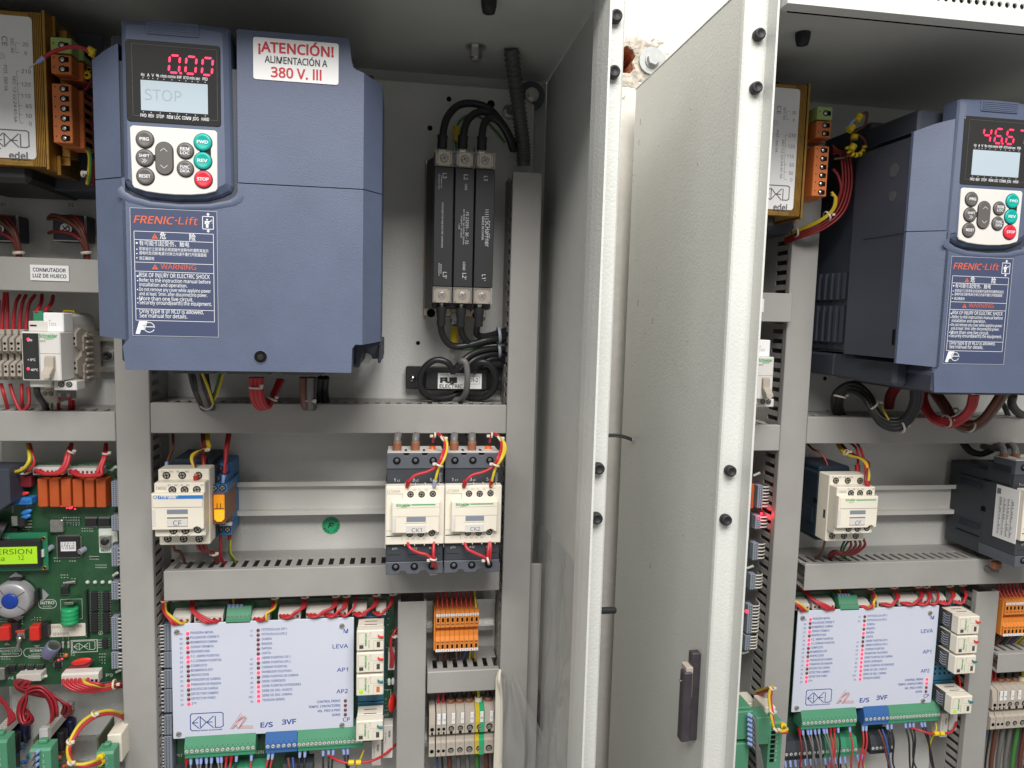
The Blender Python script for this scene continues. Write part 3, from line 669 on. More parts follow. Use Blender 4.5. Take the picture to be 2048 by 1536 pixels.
    for s_, X0, X1, Yb, hz in L: TX(w, s_, X0, X1, Yb, hz, bold=.004)
    for X, Yv in ((103, 452), (113, 822)): p = a(X, Yv); w.rect(p.x-.0006, p.x+.0006, p.z-.0006, p.z+.0006, y1)
    for X, Yv in ((105, 522), (105, 570), (105, 618), (113, 872), (113, 972), (115, 1072), (116, 1120)): p = a(X, Yv); w.rect(p.x-.0004, p.x+.0004, p.z-.0004, p.z+.0004, y1)
    # lift pictogram
    p = a(840, 292); q_ = a(962, 160); w.frame(p.x, q_.x-.0002, p.z-.0002, q_.z, .0005, y1)
    cx_ = (p.x+q_.x)/2; w.rect(cx_-.0016, cx_+.0002, p.z+.0008, p.z+.0042, y1).rect(cx_-.0024, cx_+.0008, p.z+.0034, p.z+.0056, y1).rect(cx_-.0013, cx_-.0001, p.z+.0060, p.z+.0072, y1).line((cx_+.0004, p.z+.0048), (cx_+.0022, p.z+.0060), .0006, y1)
    for k in range(4): w.rect(cx_+.0026, cx_+.0030, p.z+.0040+k*.0009, p.z+.0044+k*.0009, y1)
    for sg, zz in ((1, q_.z+.0003), (-1, p.z-.0003)):
        w.add([(cx_-.0013, y1, zz+.0010*sg), (cx_+.0013, y1, zz+.0010*sg), (cx_, y1, zz+.0025*sg)], [(0, 1, 2)]); w.rect(cx_-.0004, cx_+.0004, min(zz, zz+.001*sg), max(zz, zz+.001*sg), y1)
    # maker's mark
    p = a(95, 1450); w.text('F', (p.x, y1, p.z), .0072, w=.0058, bold=.09, shear=.28)
    cxm, czm, rm = a(243, 1395).x, a(243, 1395).z, .0036
    pts = [(cxm+rm*math.cos(u), czm+rm*math.sin(u)) for u in [math.radians(v) for v in range(0, 331, 22)]]
    for i in range(len(pts)-1): w.line(pts[i], pts[i+1], .0006, y1)
    w.line((cxm-rm, czm+.0004), (cxm+rm, czm+.0004), .0006, y1)
    t.part('label_lettering', w, 'print_white', lb_); t.part('label_orange_lettering', o, 'print_orange', lb_)
    return t
drive = build_drive()
driveR = clone(drive, 'R', 'blue inverter drive whose display reads 46.67, dark side flank in view')
SEG = {'0': 'abcdef', '4': 'bcfg', '6': 'acdefg', '7': 'abc', '.': ''}
def seven(mb, ch, x, z, w, h, y, sh=.09, tk=.0014):
    P = {'a': ((0, h), (w, h)), 'b': ((w, h), (w, h/2)), 'c': ((w, h/2), (w, 0)), 'd': ((0, 0), (w, 0)), 'e': ((0, h/2), (0, 0)), 'f': ((0, h), (0, h/2)), 'g': ((0, h/2), (w, h/2))}
    for s_ in SEG[ch]:
        (a, b), (c_, d) = P[s_]; v = Vector((c_-a, d-b)); l = v.length; u = v/l; a2 = Vector((a, b))+u*tk*.62; b2 = Vector((c_, d))-u*tk*.62; nn = Vector((-u.y, u.x))*tk/2
        hx = [a2, a2+u*tk/2+nn, b2-u*tk/2+nn, b2, b2-u*tk/2-nn, a2+u*tk/2-nn]
        mb.add([(x+p.x+p.y*sh, y, z+p.y) for p in hx], [tuple(range(6))])
setcab('R')
for px_, py_, r_ in ((1787, 341, .0062), (1784, 392, .0048)):
    p = atx(px_, py_, -.2245); m_ = MB().cyl((-.2240, p.y, p.z), (-.22415, p.y, p.z), r_, n=20); link_mesh('finger_mark', m_, 'smudge', (0, 0, 0), driveR, drive.base)
setcab('L')
def find(root, name):
    for o in bpy.data.objects:
        if o.name.split('.')[0] == name:
            q_ = o
            while q_.parent: q_ = q_.parent
            if q_ == root: return o
def digits(root, cab, txt, spots, dot):
    setcab(cab); Y = -.2060; mb = MB()
    setcab('L'); a = at(335, 146, Y); pitch = (at(401, 146, Y).x-a.x)/2; z = a.z+.0006; n0 = 4-len(txt) if len(txt) == 4 else 1
    for k, ch in enumerate(txt): seven(mb, ch, a.x+.0008+pitch*(k-(1 if len(txt) == 4 else 0)), z, .0068, .0118, Y)
    px = a.x+pitch*.80; mb.rect(px-.0007, px+.0007, z-.0007, z+.0007, Y)
    o = link_mesh('seven_segment_digits', mb, 'led_red', (0, 0, 0), find(root, 'keypad_head'), drive.base)
digits(drive.o, 'L', '000', ((335, 362, 109, 146), (368, 396, 111, 149), (401, 429, 114, 151)), (361, 144))
digits(driveR, 'R', '4667', ((1959, 1984, 250, 282), (1983, 2008, 249, 281), (2004, 2031, 251, 283), (2030, 2056, 253, 286)), (2000, 279))
setcab('L')
lf = MB().text('STOP', at(290, 199, -.2059), .0075, w=.0245, bold=-.008)
link_mesh('lcd_lettering', lf, 'lcd_faint', (0, 0, 0), find(drive.o, 'keypad_head'), drive.base)
# warning sticker on the drive
ys = -.2036; a = at(506, 70, ys); b_ = at(677, 172, ys); t = Thing('warning_sticker', 'white sticker reading ATENCIÓN in red on the upper right of the left blue drive', 'sticker', (a.x, -.203, b_.z))
z1, z0 = .1955, .1660
t.part('sticker_sheet', MB().prism(rrect(a.x, b_.x, z0, z1, .0018), ys, ys+.0003), 'white_sticker')
r_, k_ = MB(), MB(); yy = ys-.0002
r_.text('¡ATENCIÓN!', ((a.x+b_.x)/2, yy, .1856), .0068, w=.0535, anchor='c', bold=.025); k_.text('ALIMENTACIÓN A', ((a.x+b_.x)/2, yy, .1782), .0046, w=.0445, anchor='c', bold=.018); r_.text('380 V. III', ((a.x+b_.x)/2, yy, .1684), .0068, w=.0360, anchor='c', bold=.02)
t.part('red_lettering', r_, 'print_red'); t.part('black_lettering', k_, 'print_black')
# ================================================================== small shared builders
def V3(pts): return [at(*p) if not isinstance(p, Vector) else p for p in pts]
def wire(t, m, r, pts, name='wire', n=8, seg=5, parent=None): return t.part(name, MB().tube(V3(pts), r, n=n, seg=seg), m, parent)
def tie(t, p, r, d=(0, 0, 1), tail=(.003, -.002, .001), w=.0018):
    p = at(*p) if not isinstance(p, Vector) else p; d = Vector(d).normalized(); r = r*.86
    mb = MB().lathe(p-d*w/2, d, [(r*.9, 0), (r+.0003, 0), (r+.0003, w), (r*.9, w)], 14)
    q = p+Vector(tail).normalized()*(r+.0008); mb.box(q.x-.0016, q.x+.0016, q.y-.0012, q.y+.0012, q.z-.0013, q.z+.0013, .0004)
    return t.part('cable_tie', mb, 'tie')
def ferrule(t, p, q, r=.0014, m='ferrule_blue', name='ferrule'):
    p = at(*p) if not isinstance(p, Vector) else p; q = at(*q) if not isinstance(q, Vector) else q
    return t.part(name, MB().cyl(p, q, r, r*.72, n=8), m)
def pscrew(mb, x, y, z, r, cross=None):      # dished screw with a cross slot, facing the room
    mb.lathe((x, y, z), (0, -1, 0), [(r, 0), (r, .0004), (r*.8, .0009), (0, .0010)], 14)
    return mb
def slotmark(mb, x, y, z, r, a=.7, cross=True):
    for k in ((0, 1) if cross else (0,)):
        b = a+k*math.pi/2; dx, dz = math.cos(b)*r*.75, math.sin(b)*r*.75; mb.line((x-dx, z-dz), (x+dx, z+dz), r*.28, y-.0012)
    return mb
def screwhole(t, x, y, z, r, a=.7, par=None, m='steel', cross=True):
    t.part('screw_well', MB().cyl((x, y-.0001, z), (x, y-.0003, z), r, n=16), 'dark_hole', par)
    t.part('screw', MB().cyl((x, y-.0003, z), (x, y-.0006, z), r*.74, r*.70, n=12), 'screw_metal' if m == 'steel' else m, par)
    t.part('screw_slot', slotmark(MB(), x, y+.0004, z, r*.75, a, cross), 'dark_hole', par)
def edel_logo(mb, x0, z0, w, h, y, lw):        # maker's mark: frame with angular letters
    X = lambda u: x0+u*w; Z = lambda v: z0+v*h
    for a, b in (((.05, .0), (.0, .1)), ((0, .1), (0, .92)), ((0, .92), (.05, 1)), ((.05, 1), (.93, 1)), ((.93, 1), (1, .93)), ((1, .93), (1, .20)), ((1, .20), (.93, .12)), ((.93, .12), (.76, .12)), ((.76, .12), (.76, .78)), ((.05, 0), (.18, 0)),
                 ((.26, .80), (.06, .46)), ((.06, .46), (.26, .12)), ((.08, .46), (.22, .46)), ((.30, .75), (.30, .20)), ((.30, .12), (.48, .46)), ((.48, .46), (.30, .80)), ((.70, .80), (.50, .46)), ((.50, .46), (.70, .12)), ((.52, .46), (.66, .46))):
        mb.line((X(a[0]), Z(a[1])), (X(b[0]), Z(b[1])), lw, y)
    return mb
UD, UR = (0, 0, -1), (1, 0, 0)      # text running downwards
# ================================================================== transformer
setcab('L')
def transformer():
    t = Thing('transformer', 'gold laminated transformer with grey rating label and orange terminals in the left cabinet', 'transformer', (-.33, 0, .11))
    x0, x1, z0, z1, yf, yb = -.392, -.2845, .110, .2305, -.1165, -.045
    t.part('core', MB().box(x0, x1-.0035, yf+.0008, yb, z0, z1, .0006), 'brass')
    for k in range(8): xx = x1-.0130+k*.0013; t.part('lamination', MB().box(xx, xx+.0009, yf-.0001, yb+.002, z0, z1, .0001), 'brass')
    t.part('end_bracket', MB().box(x1-.0022, x1, yf-.001, yb, z0-.002, z1+.002, .0003).box(x1, x1+.003, yf+.012, yf+.0135, z0-.004, z0+.012, .0003).box(x1, x1+.0028, yf+.010, yf+.0115, z1-.014, z1+.002, .0003), 'brass')
    t.part('winding', MB().box(x0+.02, x1-.02, yf+.01, -.006, z0-.012, z1+.006, .004), 'black_plastic')
    t.part('foot_plate', MB().box(x0, x1+.022, -.062, -.060, z0-.010, z1+.004, .0003).box(x0, x1+.020, -.060, -.006, z0-.010, z0-.008, .0003), 'drive_dark')
    ly = yf-.0004; lx1 = at(63, 40, ly).x; lz1 = .2265; lz0 = .1155
    lb = t.part('rating_label', MB().prism(rrect(-.385, lx1, lz0, lz1, .003), ly, ly+.0003), 'white_sticker')
    w = MB(); y = ly-.0002
    def tx(s_, px, py, h, **k): p = at(px, py, y); w.text(s_, (p.x, y, p.z), h, **k)
    tx('20', 45, 92, .0028); tx('0', 49, 110, .0028)
    for s_, py in (('210', 146), ('120', 172), ('110', 195), ('65', 216), ('50', 235), ('0', 251)): tx(s_, 43 if len(s_) == 3 else (52 if len(s_) == 2 else 58), py, .0030)
    tx('SEC·4A', 21, 76, .0022, ux=UD, uz=UR, w=.0115); tx('SEC·12·22·24·41·5A', 25, 152, .0022, ux=UD, uz=UR, w=.036); tx('POT. 350 VA', 7, 130, .0024, ux=UD, uz=UR, w=.020); tx('CE', 3, 72, .0040, ux=UD, uz=UR, w=.0075)
    tx('edel', 18, 317, .0052, w=.0140, bold=.03); tx('ELECTRÓNICA DE ELEVADORES S.L.', 0, 323, .0010, w=.0205)
    def ln(a, b, lw=.00022): p, q = at(*a, y), at(*b, y); w.line((p.x, p.z), (q.x, q.z), lw, y)
    ln((31, 86), (32, 105)); ln((31, 86), (39, 86)); ln((32, 105), (39, 105))
    ln((33, 142), (40, 246))
    for a, py in ((33, 142), (34, 167), (36, 189), (37, 211), (38, 229), (40, 246)): ln((a, py), (a+7, py))
    q0 = at(-12, 296, y); edel_logo(w, q0.x, q0.z, .0260, .0150, y, .0009)
    pc = at(3, 112, y); pts = [(pc.x+.0022*math.cos(a), pc.z+.0022*math.sin(a)) for a in [k*.524 for k in range(13)]]
    for k in range(12): w.line(pts[k], pts[k+1], .0002, y)
    w.line((pc.x-.0014, pc.z), (pc.x+.0014, pc.z+.0003), .0002, y)
    t.part('label_lettering', w, 'print_grey', lb)
    # terminal blocks
    def block(px0, py0, px1, py1, m, rows):
        a, b = at(px0, py0, -.122), at(px1, py1, -.122); X0, X1 = a.x, b.x; Z1, Z0 = a.z, b.z; n = len(rows)
        bl = t.part('terminal_block', MB().box(X0, X1, -.122, -.098, Z0, Z1, .0006).box(X0, X1+.003, -.108, -.088, Z0-.0006, Z1-.0006, .0005), m)
        ht = (Z1-Z0)/n
        for k in range(n):
            zc = Z1-(k+.5)*ht
            t.part('screw_well', MB().cyl((X0+.0085, -.1221, zc), (X0+.0085, -.1223, zc), .0027, n=14), 'dark_hole', bl)
            t.part('screw', MB().lathe((X0+.0085, -.1223, zc), (0, -1, 0), [(.0018, 0), (.0016, .0003), (0, .0004)], 10), 'steel', bl)
            t.part('test_slot', MB().box(X1-.0052, X1-.0020, -.1224, -.1221, zc-.0020, zc+.0020, 0), 'dark_hole', bl)
            t.part('test_hole', MB().box(X0+.0020, X0+.0028, -.1224, -.1221, zc+.0008, zc+.0016, 0), 'dark_hole', bl)
            t.part('side_slot', MB().box(X1+.0029, X1+.0032, -.105, -.092, zc-.0019, zc+.0019, 0), 'dark_hole', bl)
        return X0, X1, Z0, Z1
    block(100, 73, 143, 107, 'pale_green', [0]); block(101, 107.5, 143.5, 149, 'orange', [0, 1]); block(103, 166, 146, 287, 'orange', range(6))
    t.part('rail_bracket', MB().box(-.282, -.2755, -.100, -.085, .122, .224, .0004).box(-.2845, -.276, -.0995, -.098, .115, .122, .0004), 'brass')
    p = at(120, 320, -.075); t.part('clamp_bolt', MB().cyl(p, p-Vector((0, .003, 0)), .0068, n=18).cyl(p-Vector((0, .003, 0)), p-Vector((0, .008, 0)), .0050, n=6, smooth=False), 'steel')
    return t
tr = transformer(); trR = clone(tr, 'R', 'gold laminated transformer with grey rating label and orange terminals in the right cabinet')
# wires of the left transformer
t = Thing('wire_harness', 'red and yellow-green leads from the left transformer terminals running behind the drive', 'wires', at(175, 250, -.09), 'wire harnesses')
for i, (py, yy) in enumerate(((125, 135), (135, 150), (143, 150))): wire(t, 'wire_darkred', .0013, [(150, py, -.104), (165, py+4, -.10), (180, yy, -.094), (205, yy+14, -.09)])
wire(t, 'wire_darkred', .0014, [(158, 188, -.102), (172, 178, -.10), (184, 158, -.10), (190, 140, -.10)]); wire(t, 'wire_darkred', .0014, [(158, 188, -.102), (172, 192, -.10), (186, 197, -.095), (215, 205, -.09)])
wire(t, 'wire_darkred', .0014, [(158, 222, -.102), (170, 232, -.10), (182, 248, -.095), (200, 290, -.09)])
for i in range(2): wire(t, 'wire_yellow' if i == 0 else 'wire_green', .0012, [(157+i*3, 284, -.102), (168+i*5, 292, -.10), (178+i*3, 312, -.098), (177+i*4, 345, -.095), (174+i*3, 368, -.09)])
for i in range(3): wire(t, 'wire_darkred', .0013, [(186+i*3, 320, -.09), (183+i*3, 345, -.088), (176+i*4, 372, -.086)])
p = at(166, 348, -.098); tie(t, p, .003, (1, 0, 0))
t = Thing('loose_wire', 'loose red wire with pale blue ferrule and yellow tag pointing at the left transformer label', 'wire', at(185, 100, -.128))
wire(t, 'wire_red', .0016, [(196, 128, -.125), (184, 108, -.130), (165, 96, -.134), (140, 94, -.137), (110, 102, -.140), (86, 116, -.142)])
ferrule(t, (88, 115, -.142), (74, 125, -.142), .0018); t.part('wire_tip', MB().cyl(at(74, 125, -.142), at(58, 136, -.142), .0005, n=8), 'zinc')
a = at(176, 98, -.131); b_ = at(190, 106, -.130); t.part('marker_tag', MB().cyl(a, b_, .0030, n=10), 'yellow_tag'); t.part('marker_tag', MB().cyl(at(186, 100, -.1305), at(183, 113, -.1305), .0024, n=10), 'yellow_tag')
t = Thing('wire_tag', 'round yellow number tag hanging behind the orange terminals of the left transformer', 'tag', at(174, 150, -.100))
t.part('tag_ring', MB().lathe(at(175, 152, -.104), (0, -1, .2), [(.0030, 0), (.0034, .001), (.0030, .0022), (.0014, .0022), (.0014, 0), (.0030, 0)], 16), 'yellow_tag')
t.part('tag_ring', MB().lathe(at(178, 140, -.104), (.3, -1, .2), [(.0018, 0), (.002, .001), (.0018, .0022)], 12), 'yellow_tag')
# ================================================================== bridge rectifiers
def rectifier(label, px, dx=0, key='D2'):
    o = px-138; c = at(px, 456, 0)
    t = Thing('bridge_rectifier', label, 'rectifier', c, 'rectifiers')
    a, b = at(px-35, 428, -.022), at(px+35, 484, -.022)
    t.part('metal_case', MB().box(a.x, b.x, -.021, -.0005, b.z, a.z, .0012), 'drive_dark')
    t.part('rim', MB().box(b.x-.0018, b.x, -.0218, -.020, b.z, a.z, .0003).box(a.x, b.x, -.0218, -.020, b.z, b.z+.0012, .0003), 'zinc')
    p = at(px-4, 458, -.0212); t.part('fixing_screw', MB().cyl(p, p-Vector((0, .0022, 0)), .0052, n=18).cyl(p-Vector((0, .0022, 0)), p-Vector((0, .004, 0)), .0036, .003, n=14), 'steel')
    t.part('cross_slot', slotmark(MB(), p.x, p.y-.0030, p.z, .0034, .7), 'dark_hole')
    for i, (m, pts) in enumerate((('wire_brown', [(px-40, 434, -.026), (px-30, 430, -.034), (px-5, 440, -.040), (px+20, 462, -.042), (px+34, 495, -.040), (px+39, 535, -.034)]),
                                  ('wire_darkred', [(px-40, 466, -.026), (px-25, 463, -.034), (px+5, 468, -.038), (px+25, 482, -.040), (px+34, 500, -.040), (px+37, 535, -.036)]),
                                  ('wire_brown', [(px-42, 438, -.024), (px-25, 438, -.032), (px+2, 448, -.036), (px+22, 468, -.038), (px+31, 498, -.038), (px+34, 535, -.034)]),
                                  ('wire_brown', [(px-5, 436, -.026), (px+8, 440, -.038), (px+24, 458, -.043), (px+36, 492, -.042), (px+41, 535, -.036)]),
                                  ('wire_darkred', [(px+2, 432, -.024), (px+14, 436, -.036), (px+28, 456, -.041), (px+35, 490, -.041), (px+38, 535, -.038)]))): wire(t, m, .0017, pts)
    t.part('cable_tie', MB().lathe(at(px+35, 503, -.0395), (.1, 0, -1), [(.0045, 0), (.0052, .0006), (.0052, .0026), (.0045, .003)], 12), 'tie')
    a, b = at(px-8, 405, -.0004), at(px+17, 416, -.0004)
    lb = t.part('name_tag', MB().rect(a.x, b.x, b.z, a.z, -.0006), 'keypad_grey'); t.part('tag_lettering', MB().text(key, ((a.x+b.x)/2, -.0008, b.z+.0012), .0030, anchor='c', bold=.01), 'print_black', lb)
    return t
d2 = rectifier('square rectifier marked D2 with brown and red wires, left cabinet', 138)
d1 = rectifier('square rectifier marked D1 cut by the photo edge, left cabinet', 2, key='D1')
clone(d2, 'R', 'square rectifier marked D2 half hidden behind the right cabinet door frame')
t = Thing('printed_label', 'white label CONMUTADOR LUZ DE HUECO on the duct of the left cabinet', 'label', at(100, 585, -.0686))
y = -.0690; a, b = at(61, 562, y), at(139, 588, y); z1_, z0_ = .0330, .0193
t.part('label_sheet', MB().rect(a.x, b.x, z0_, z1_, y), 'white_sticker')
t.part('lettering', MB().text('CONMUTADOR', ((a.x+b.x)/2, y-.0002, .0272), .0031, w=.0270, anchor='c', bold=.02).text('LUZ DE HUECO', ((a.x+b.x)/2, y-.0002, .0220), .0031, w=.0275, anchor='c', bold=.02), 'print_black')
clone(t, 'R', 'white label ending in OR and CO on the duct of the right cabinet')
# ================================================================== beige terminals, thermostat switch block
setcab('L')
def slim_terminal(t, x0, x1, z0, z1, yf, m='terminal_beige', name='terminal'):
    """clip-on terminal: stepped housing with two wire funnels"""
    h = z1-z0; zc = (z0+z1)/2
    P = [(-.012, z0+.004), (yf+.020, z0+.002), (yf+.010, z0+.0), (yf+.003, z0+h*.06), (yf, z0+h*.10), (yf, z0+h*.36), (yf+.006, z0+h*.42), (yf+.010, z0+h*.44), (yf+.010, z0+h*.56), (yf+.006, z0+h*.58), (yf, z0+h*.64), (yf, z0+h*.90), (yf+.003, z1-h*.06), (yf+.010, z1), (yf+.020, z1-.002), (-.012, z1-.004)]
    o = t.part(name, MB().prism(P, x0+.0001, x1-.0001, 'x', c=.0003), m)
    w = x1-x0; xc = (x0+x1)/2
    for v in (.20, .80):
        t.part('wire_funnel', MB().cyl((xc, yf-.0002, z0+h*v), (xc, yf+.0002, z0+h*v), w*.30, n=12), 'dark_hole', o)
    for v in (.31, .69): t.part('test_slot', MB().box(xc-w*.2, xc+w*.2, yf-.0002, yf+.0002, z0+h*v-.0010, z0+h*v+.0010, 0), 'dark_hole', o)
    return o
def left_group():
    t = Thing('terminal_row', 'beige clip-on terminals at the left photo edge, under red wires', 'terminals', at(20, 720, 0))
    y = -.052
    for k in range(5):
        a, b = at(44.5-13.6*(k+1), 668, y), at(44.5-13.6*k, 762, y); slim_terminal(t, a.x, b.x, b.z, a.z, y)
        t.part('top_step', MB().box(a.x, b.x, -.045, -.012, a.z-.001, a.z+.004, .0004), 'terminal_beige')
    for k, s_ in enumerate(('5', '6', '7')):
        p = at(37-13.6*k, 758, y-.0015); t.part('number_lettering', MB().text(s_, (p.x, y-.0004, p.z), .0022, anchor='c', bold=.02), 'print_black')
    return t
left_group()
def thermo_switch(side, label):
    t = Thing('switch_module', label, 'switch', at(90, 700, 0))
    y = -.0935; X = lambda px, yy=y: at(px, 700, yy).x; Z = lambda py, yy=y: at(90, py, yy).z
    t.part('housing', MB().box(X(43), X(121), y, -.068, Z(762), Z(664), .0008).box(X(49), X(88), y+.008, -.03, Z(664), Z(643), .0006).box(X(50), X(92), y+.006, -.05, Z(776), Z(762), .0006), 'keypad_grey')
    t.part('panel_seam', MB().box(X(79.2), X(79.8), y-.0002, y, Z(760), Z(666), 0).box(X(80), X(120), y-.0002, y, Z(707.3), Z(706.8), 0), 'print_grey')
    bp = t.part('black_window', MB().prism(rrect(X(46), X(78), Z(758.5), Z(667), .0006), y-.0006, y+.0004, c=.0002), 'screen_black')
    w = MB()
    for s_, px, py in (('ON', 56, 683), ('< 5°C', 55, 722), ('40°C', 61, 742)): w.text(s_, (X(px), y-.0008, Z(py)), .0019, bold=.015)
    t.part('window_lettering', w, 'print_white', bp)
    for px, py in ((58, 679), (56, 738)): t.part('indicator_light', MB().ball((X(px), y-.0007, Z(py)), .0012, 1, .4, 1, 10), 'led_red', bp)
    t.part('maker_lettering', MB().text('Schneider', (X(79.5), y-.0003, Z(675)), .0030, w=X(116)-X(80), bold=.02).text('Electric', (X(90), y-.0003, Z(679)), .0016), 'print_green')
    t.part('model_lettering', MB().text('iSSW', (X(79.5), y-.0003, Z(684)), .0016), 'print_grey')
    t.part('lever_slot', MB().box(X(90), X(111), y-.0003, y, Z(742), Z(711), 0), 'terminal_beige')
    t.part('lever', MB().prism([(y-.0006, Z(712)), (y-.003, Z(714)), (y-.0035, Z(733)), (y-.011, Z(747)), (y-.0115, Z(754)), (y-.0065, Z(754)), (y-.0006, Z(742))], X(91), X(109.5), 'x', c=.0005), 'zinc' if side == 'R' else 'beige_dark')
    t.part('upper_box', MB().box(X(88, -.085), X(129, -.085), -.085, -.066, Z(664, -.085), Z(625, -.085), .0008), 'white_sticker')
    sk = MB(); ys_ = -.0853; sk.frame(X(105, ys_), X(113, ys_), Z(650, ys_), Z(646, ys_), .0002, ys_); sk.line((X(100, ys_), Z(640, ys_)), (X(104, ys_), Z(640, ys_)), .0002, ys_).line((X(101, ys_), Z(652, ys_)), (X(101, ys_), Z(640, ys_)), .0002, ys_)
    t.part('wiring_sketch', sk, 'print_grey')
    t.part('slot_mark', MB().box(X(62, y+.008), X(75, y+.008), y+.0077, y+.0082, Z(653.5), Z(650.5), 0), 'dark_hole')
    # flank behind the face
    pr = [(X(118, -.07), Z(640, -.07)), (X(124, -.07), Z(626, -.07)), (X(137, -.07), Z(632, -.07)), (X(139.5, -.07), Z(648, -.07)), (X(139.5, -.07), Z(770, -.07)), (X(136, -.07), Z(781, -.07)), (X(118, -.07), Z(770, -.07))]
    t.part('rear_body', MB().prism(pr, -.070, -.014, c=.0008), 'keypad_grey')
    t.part('screw_base', MB().box(X(94), X(141), y+.010, -.066, Z(783), Z(764), .0006), 'keypad_grey')
    for px in (110, 126): screwhole(t, X(px), y+.0098, Z(770.5), .0026)
    gb = MB().box(X(68, -.05), X(88, -.05), -.050, -.03, Z(645, -.05), Z(622, -.05), .0006); t.part('green_terminal', gb, 'term_green2')
    t.part('lower_terminal', MB().box(X(74, -.06), X(111, -.06), -.060, -.02, Z(806, -.06), Z(780, -.06), .0005), 'beige_dark')
    for px in (87, 99): screwhole(t, X(px, -.06), -.0601, Z(787, -.06), .0020)
    t.part('spring_clip', MB().box(X(130, -.04), X(153, -.04), -.042, -.038, Z(622, -.04), Z(619, -.04), .0004).box(X(130, -.04), X(132.5, -.04), -.042, -.038, Z(628, -.04), Z(619, -.04), .0003).box(X(151, -.04), X(153, -.04), -.042, -.038, Z(628, -.04), Z(619, -.04), .0003), 'yellow_tag')
    return t
sm = thermo_switch('L', 'white switch module with black window showing ON and 40°C lights, left cabinet')
clone(sm, 'R', 'white switch module half hidden by the door frame of the right cabinet')
setcab('L')
t = Thing('end_terminal', 'narrow beige terminal right of the white switch module in the left cabinet', 'terminal', at(150, 710, 0))
y = -.062; a, b = at(141.5, 656, y), at(155.5, 757, y); slim_terminal(t, a.x, b.x, b.z, a.z, y)
t = Thing('end_terminal', 'last terminal of the row with ribbed side, beside the bare mounting rail, left cabinet', 'terminal', at(165, 710, 0))
y = -.050; a, b = at(158, 664, y), at(170, 768, y); slim_terminal(t, a.x, b.x, b.z, a.z, y, 'beige_dark')
for k in range(8):
    z = a.z-(k+.8)*(a.z-b.z)/8.6; t.part('side_rib', MB().box(b.x-.0001, b.x+.0020, y+.002+(k % 2)*.003, -.034, z, z+.0022, .0003), 'terminal_beige')
t = Thing('rail_bolt', 'round washer and socket bolt on the bright rail left of the drive, left cabinet', 'bolt', at(217, 711, -.007))
p = at(216, 711, -.008); t.part('washer', MB().cyl(p, p-Vector((0, .001, 0)), .0052, n=22), 'zinc'); t.part('socket_head', MB().lathe(p-Vector((0, .001, 0)), (0, -1, 0), [(.0040, 0), (.0040, .003), (.0036, .0035), (.002, .0035), (.0018, .002), (0, .002)], 18), 'rubber')
# red leads above and below the left bay
t = Thing('wire_harness', 'red wires dropping from the duct onto the left bay terminals', 'wires', at(40, 620, -.03), 'wire harnesses')
for pts in ([(10, 585, -.03), (6, 620, -.034), (3, 672, -.036)], [(14, 585, -.03), (15, 620, -.034), (13, 672, -.036)], [(40, 590, -.03), (32, 606, -.036), (27, 640, -.036), (26, 674, -.036)], [(52, 590, -.03), (45, 606, -.036), (40, 640, -.036), (40, 672, -.036)], [(70, 590, -.03), (59, 606, -.036), (54, 630, -.036), (52, 662, -.036)], [(-2, 600, -.03), (-4, 640, -.034), (-6, 672, -.036)]): wire(t, 'wire_red', .0016, pts)
t2 = Thing('wire_harness', 'two red wires entering the green terminal above the white switch module', 'wires', at(90, 610, -.04), 'wire harnesses')
for pts in ([(84, 590, -.03), (82, 606, -.042), (72, 626, -.050)], [(106, 592, -.03), (103, 606, -.042), (90, 622, -.052)]): wire(t2, 'wire_red', .0017, pts)
t = Thing('wire_harness', 'red wire loops below the left bay terminals and switch', 'wires', at(60, 800, -.04), 'wire harnesses')
for pts in ([(2, 768, -.036), (8, 790, -.04), (18, 825, -.03)], [(20, 768, -.036), (28, 795, -.04), (42, 822, -.044), (56, 812, -.044), (58, 790, -.04), (56, 775, -.036)], [(43, 768, -.036), (44, 800, -.04), (46, 825, -.03)], [(120, 786, -.06), (117, 806, -.05), (119, 828, -.03)], [(138, 786, -.06), (140, 806, -.05), (139, 828, -.03)], [(146, 800, -.04), (147, 812, -.04), (147, 828, -.03)]): wire(t, 'wire_red', .0016, pts)
for px, py, m in ((119, 790, 'ferrule_blue'), (137, 790, 'ferrule_blue')): ferrule(t, (px, py-6, -.062), (px, py+2, -.059), .0022, 'idc_grey')
wire(t, 'wire_black', .0028, [(73, 775, -.082), (76, 790, -.080), (88, 808, -.06), (98, 828, -.03)])
for px in (88, 96, 104): ferrule(t, (px, 796, -.050), (px, 812, -.047), .0016, 'idc_grey')
wire(t, 'wire_yellow', .0009, [(104, 812, -.047), (105, 820, -.04), (104, 830, -.03)])
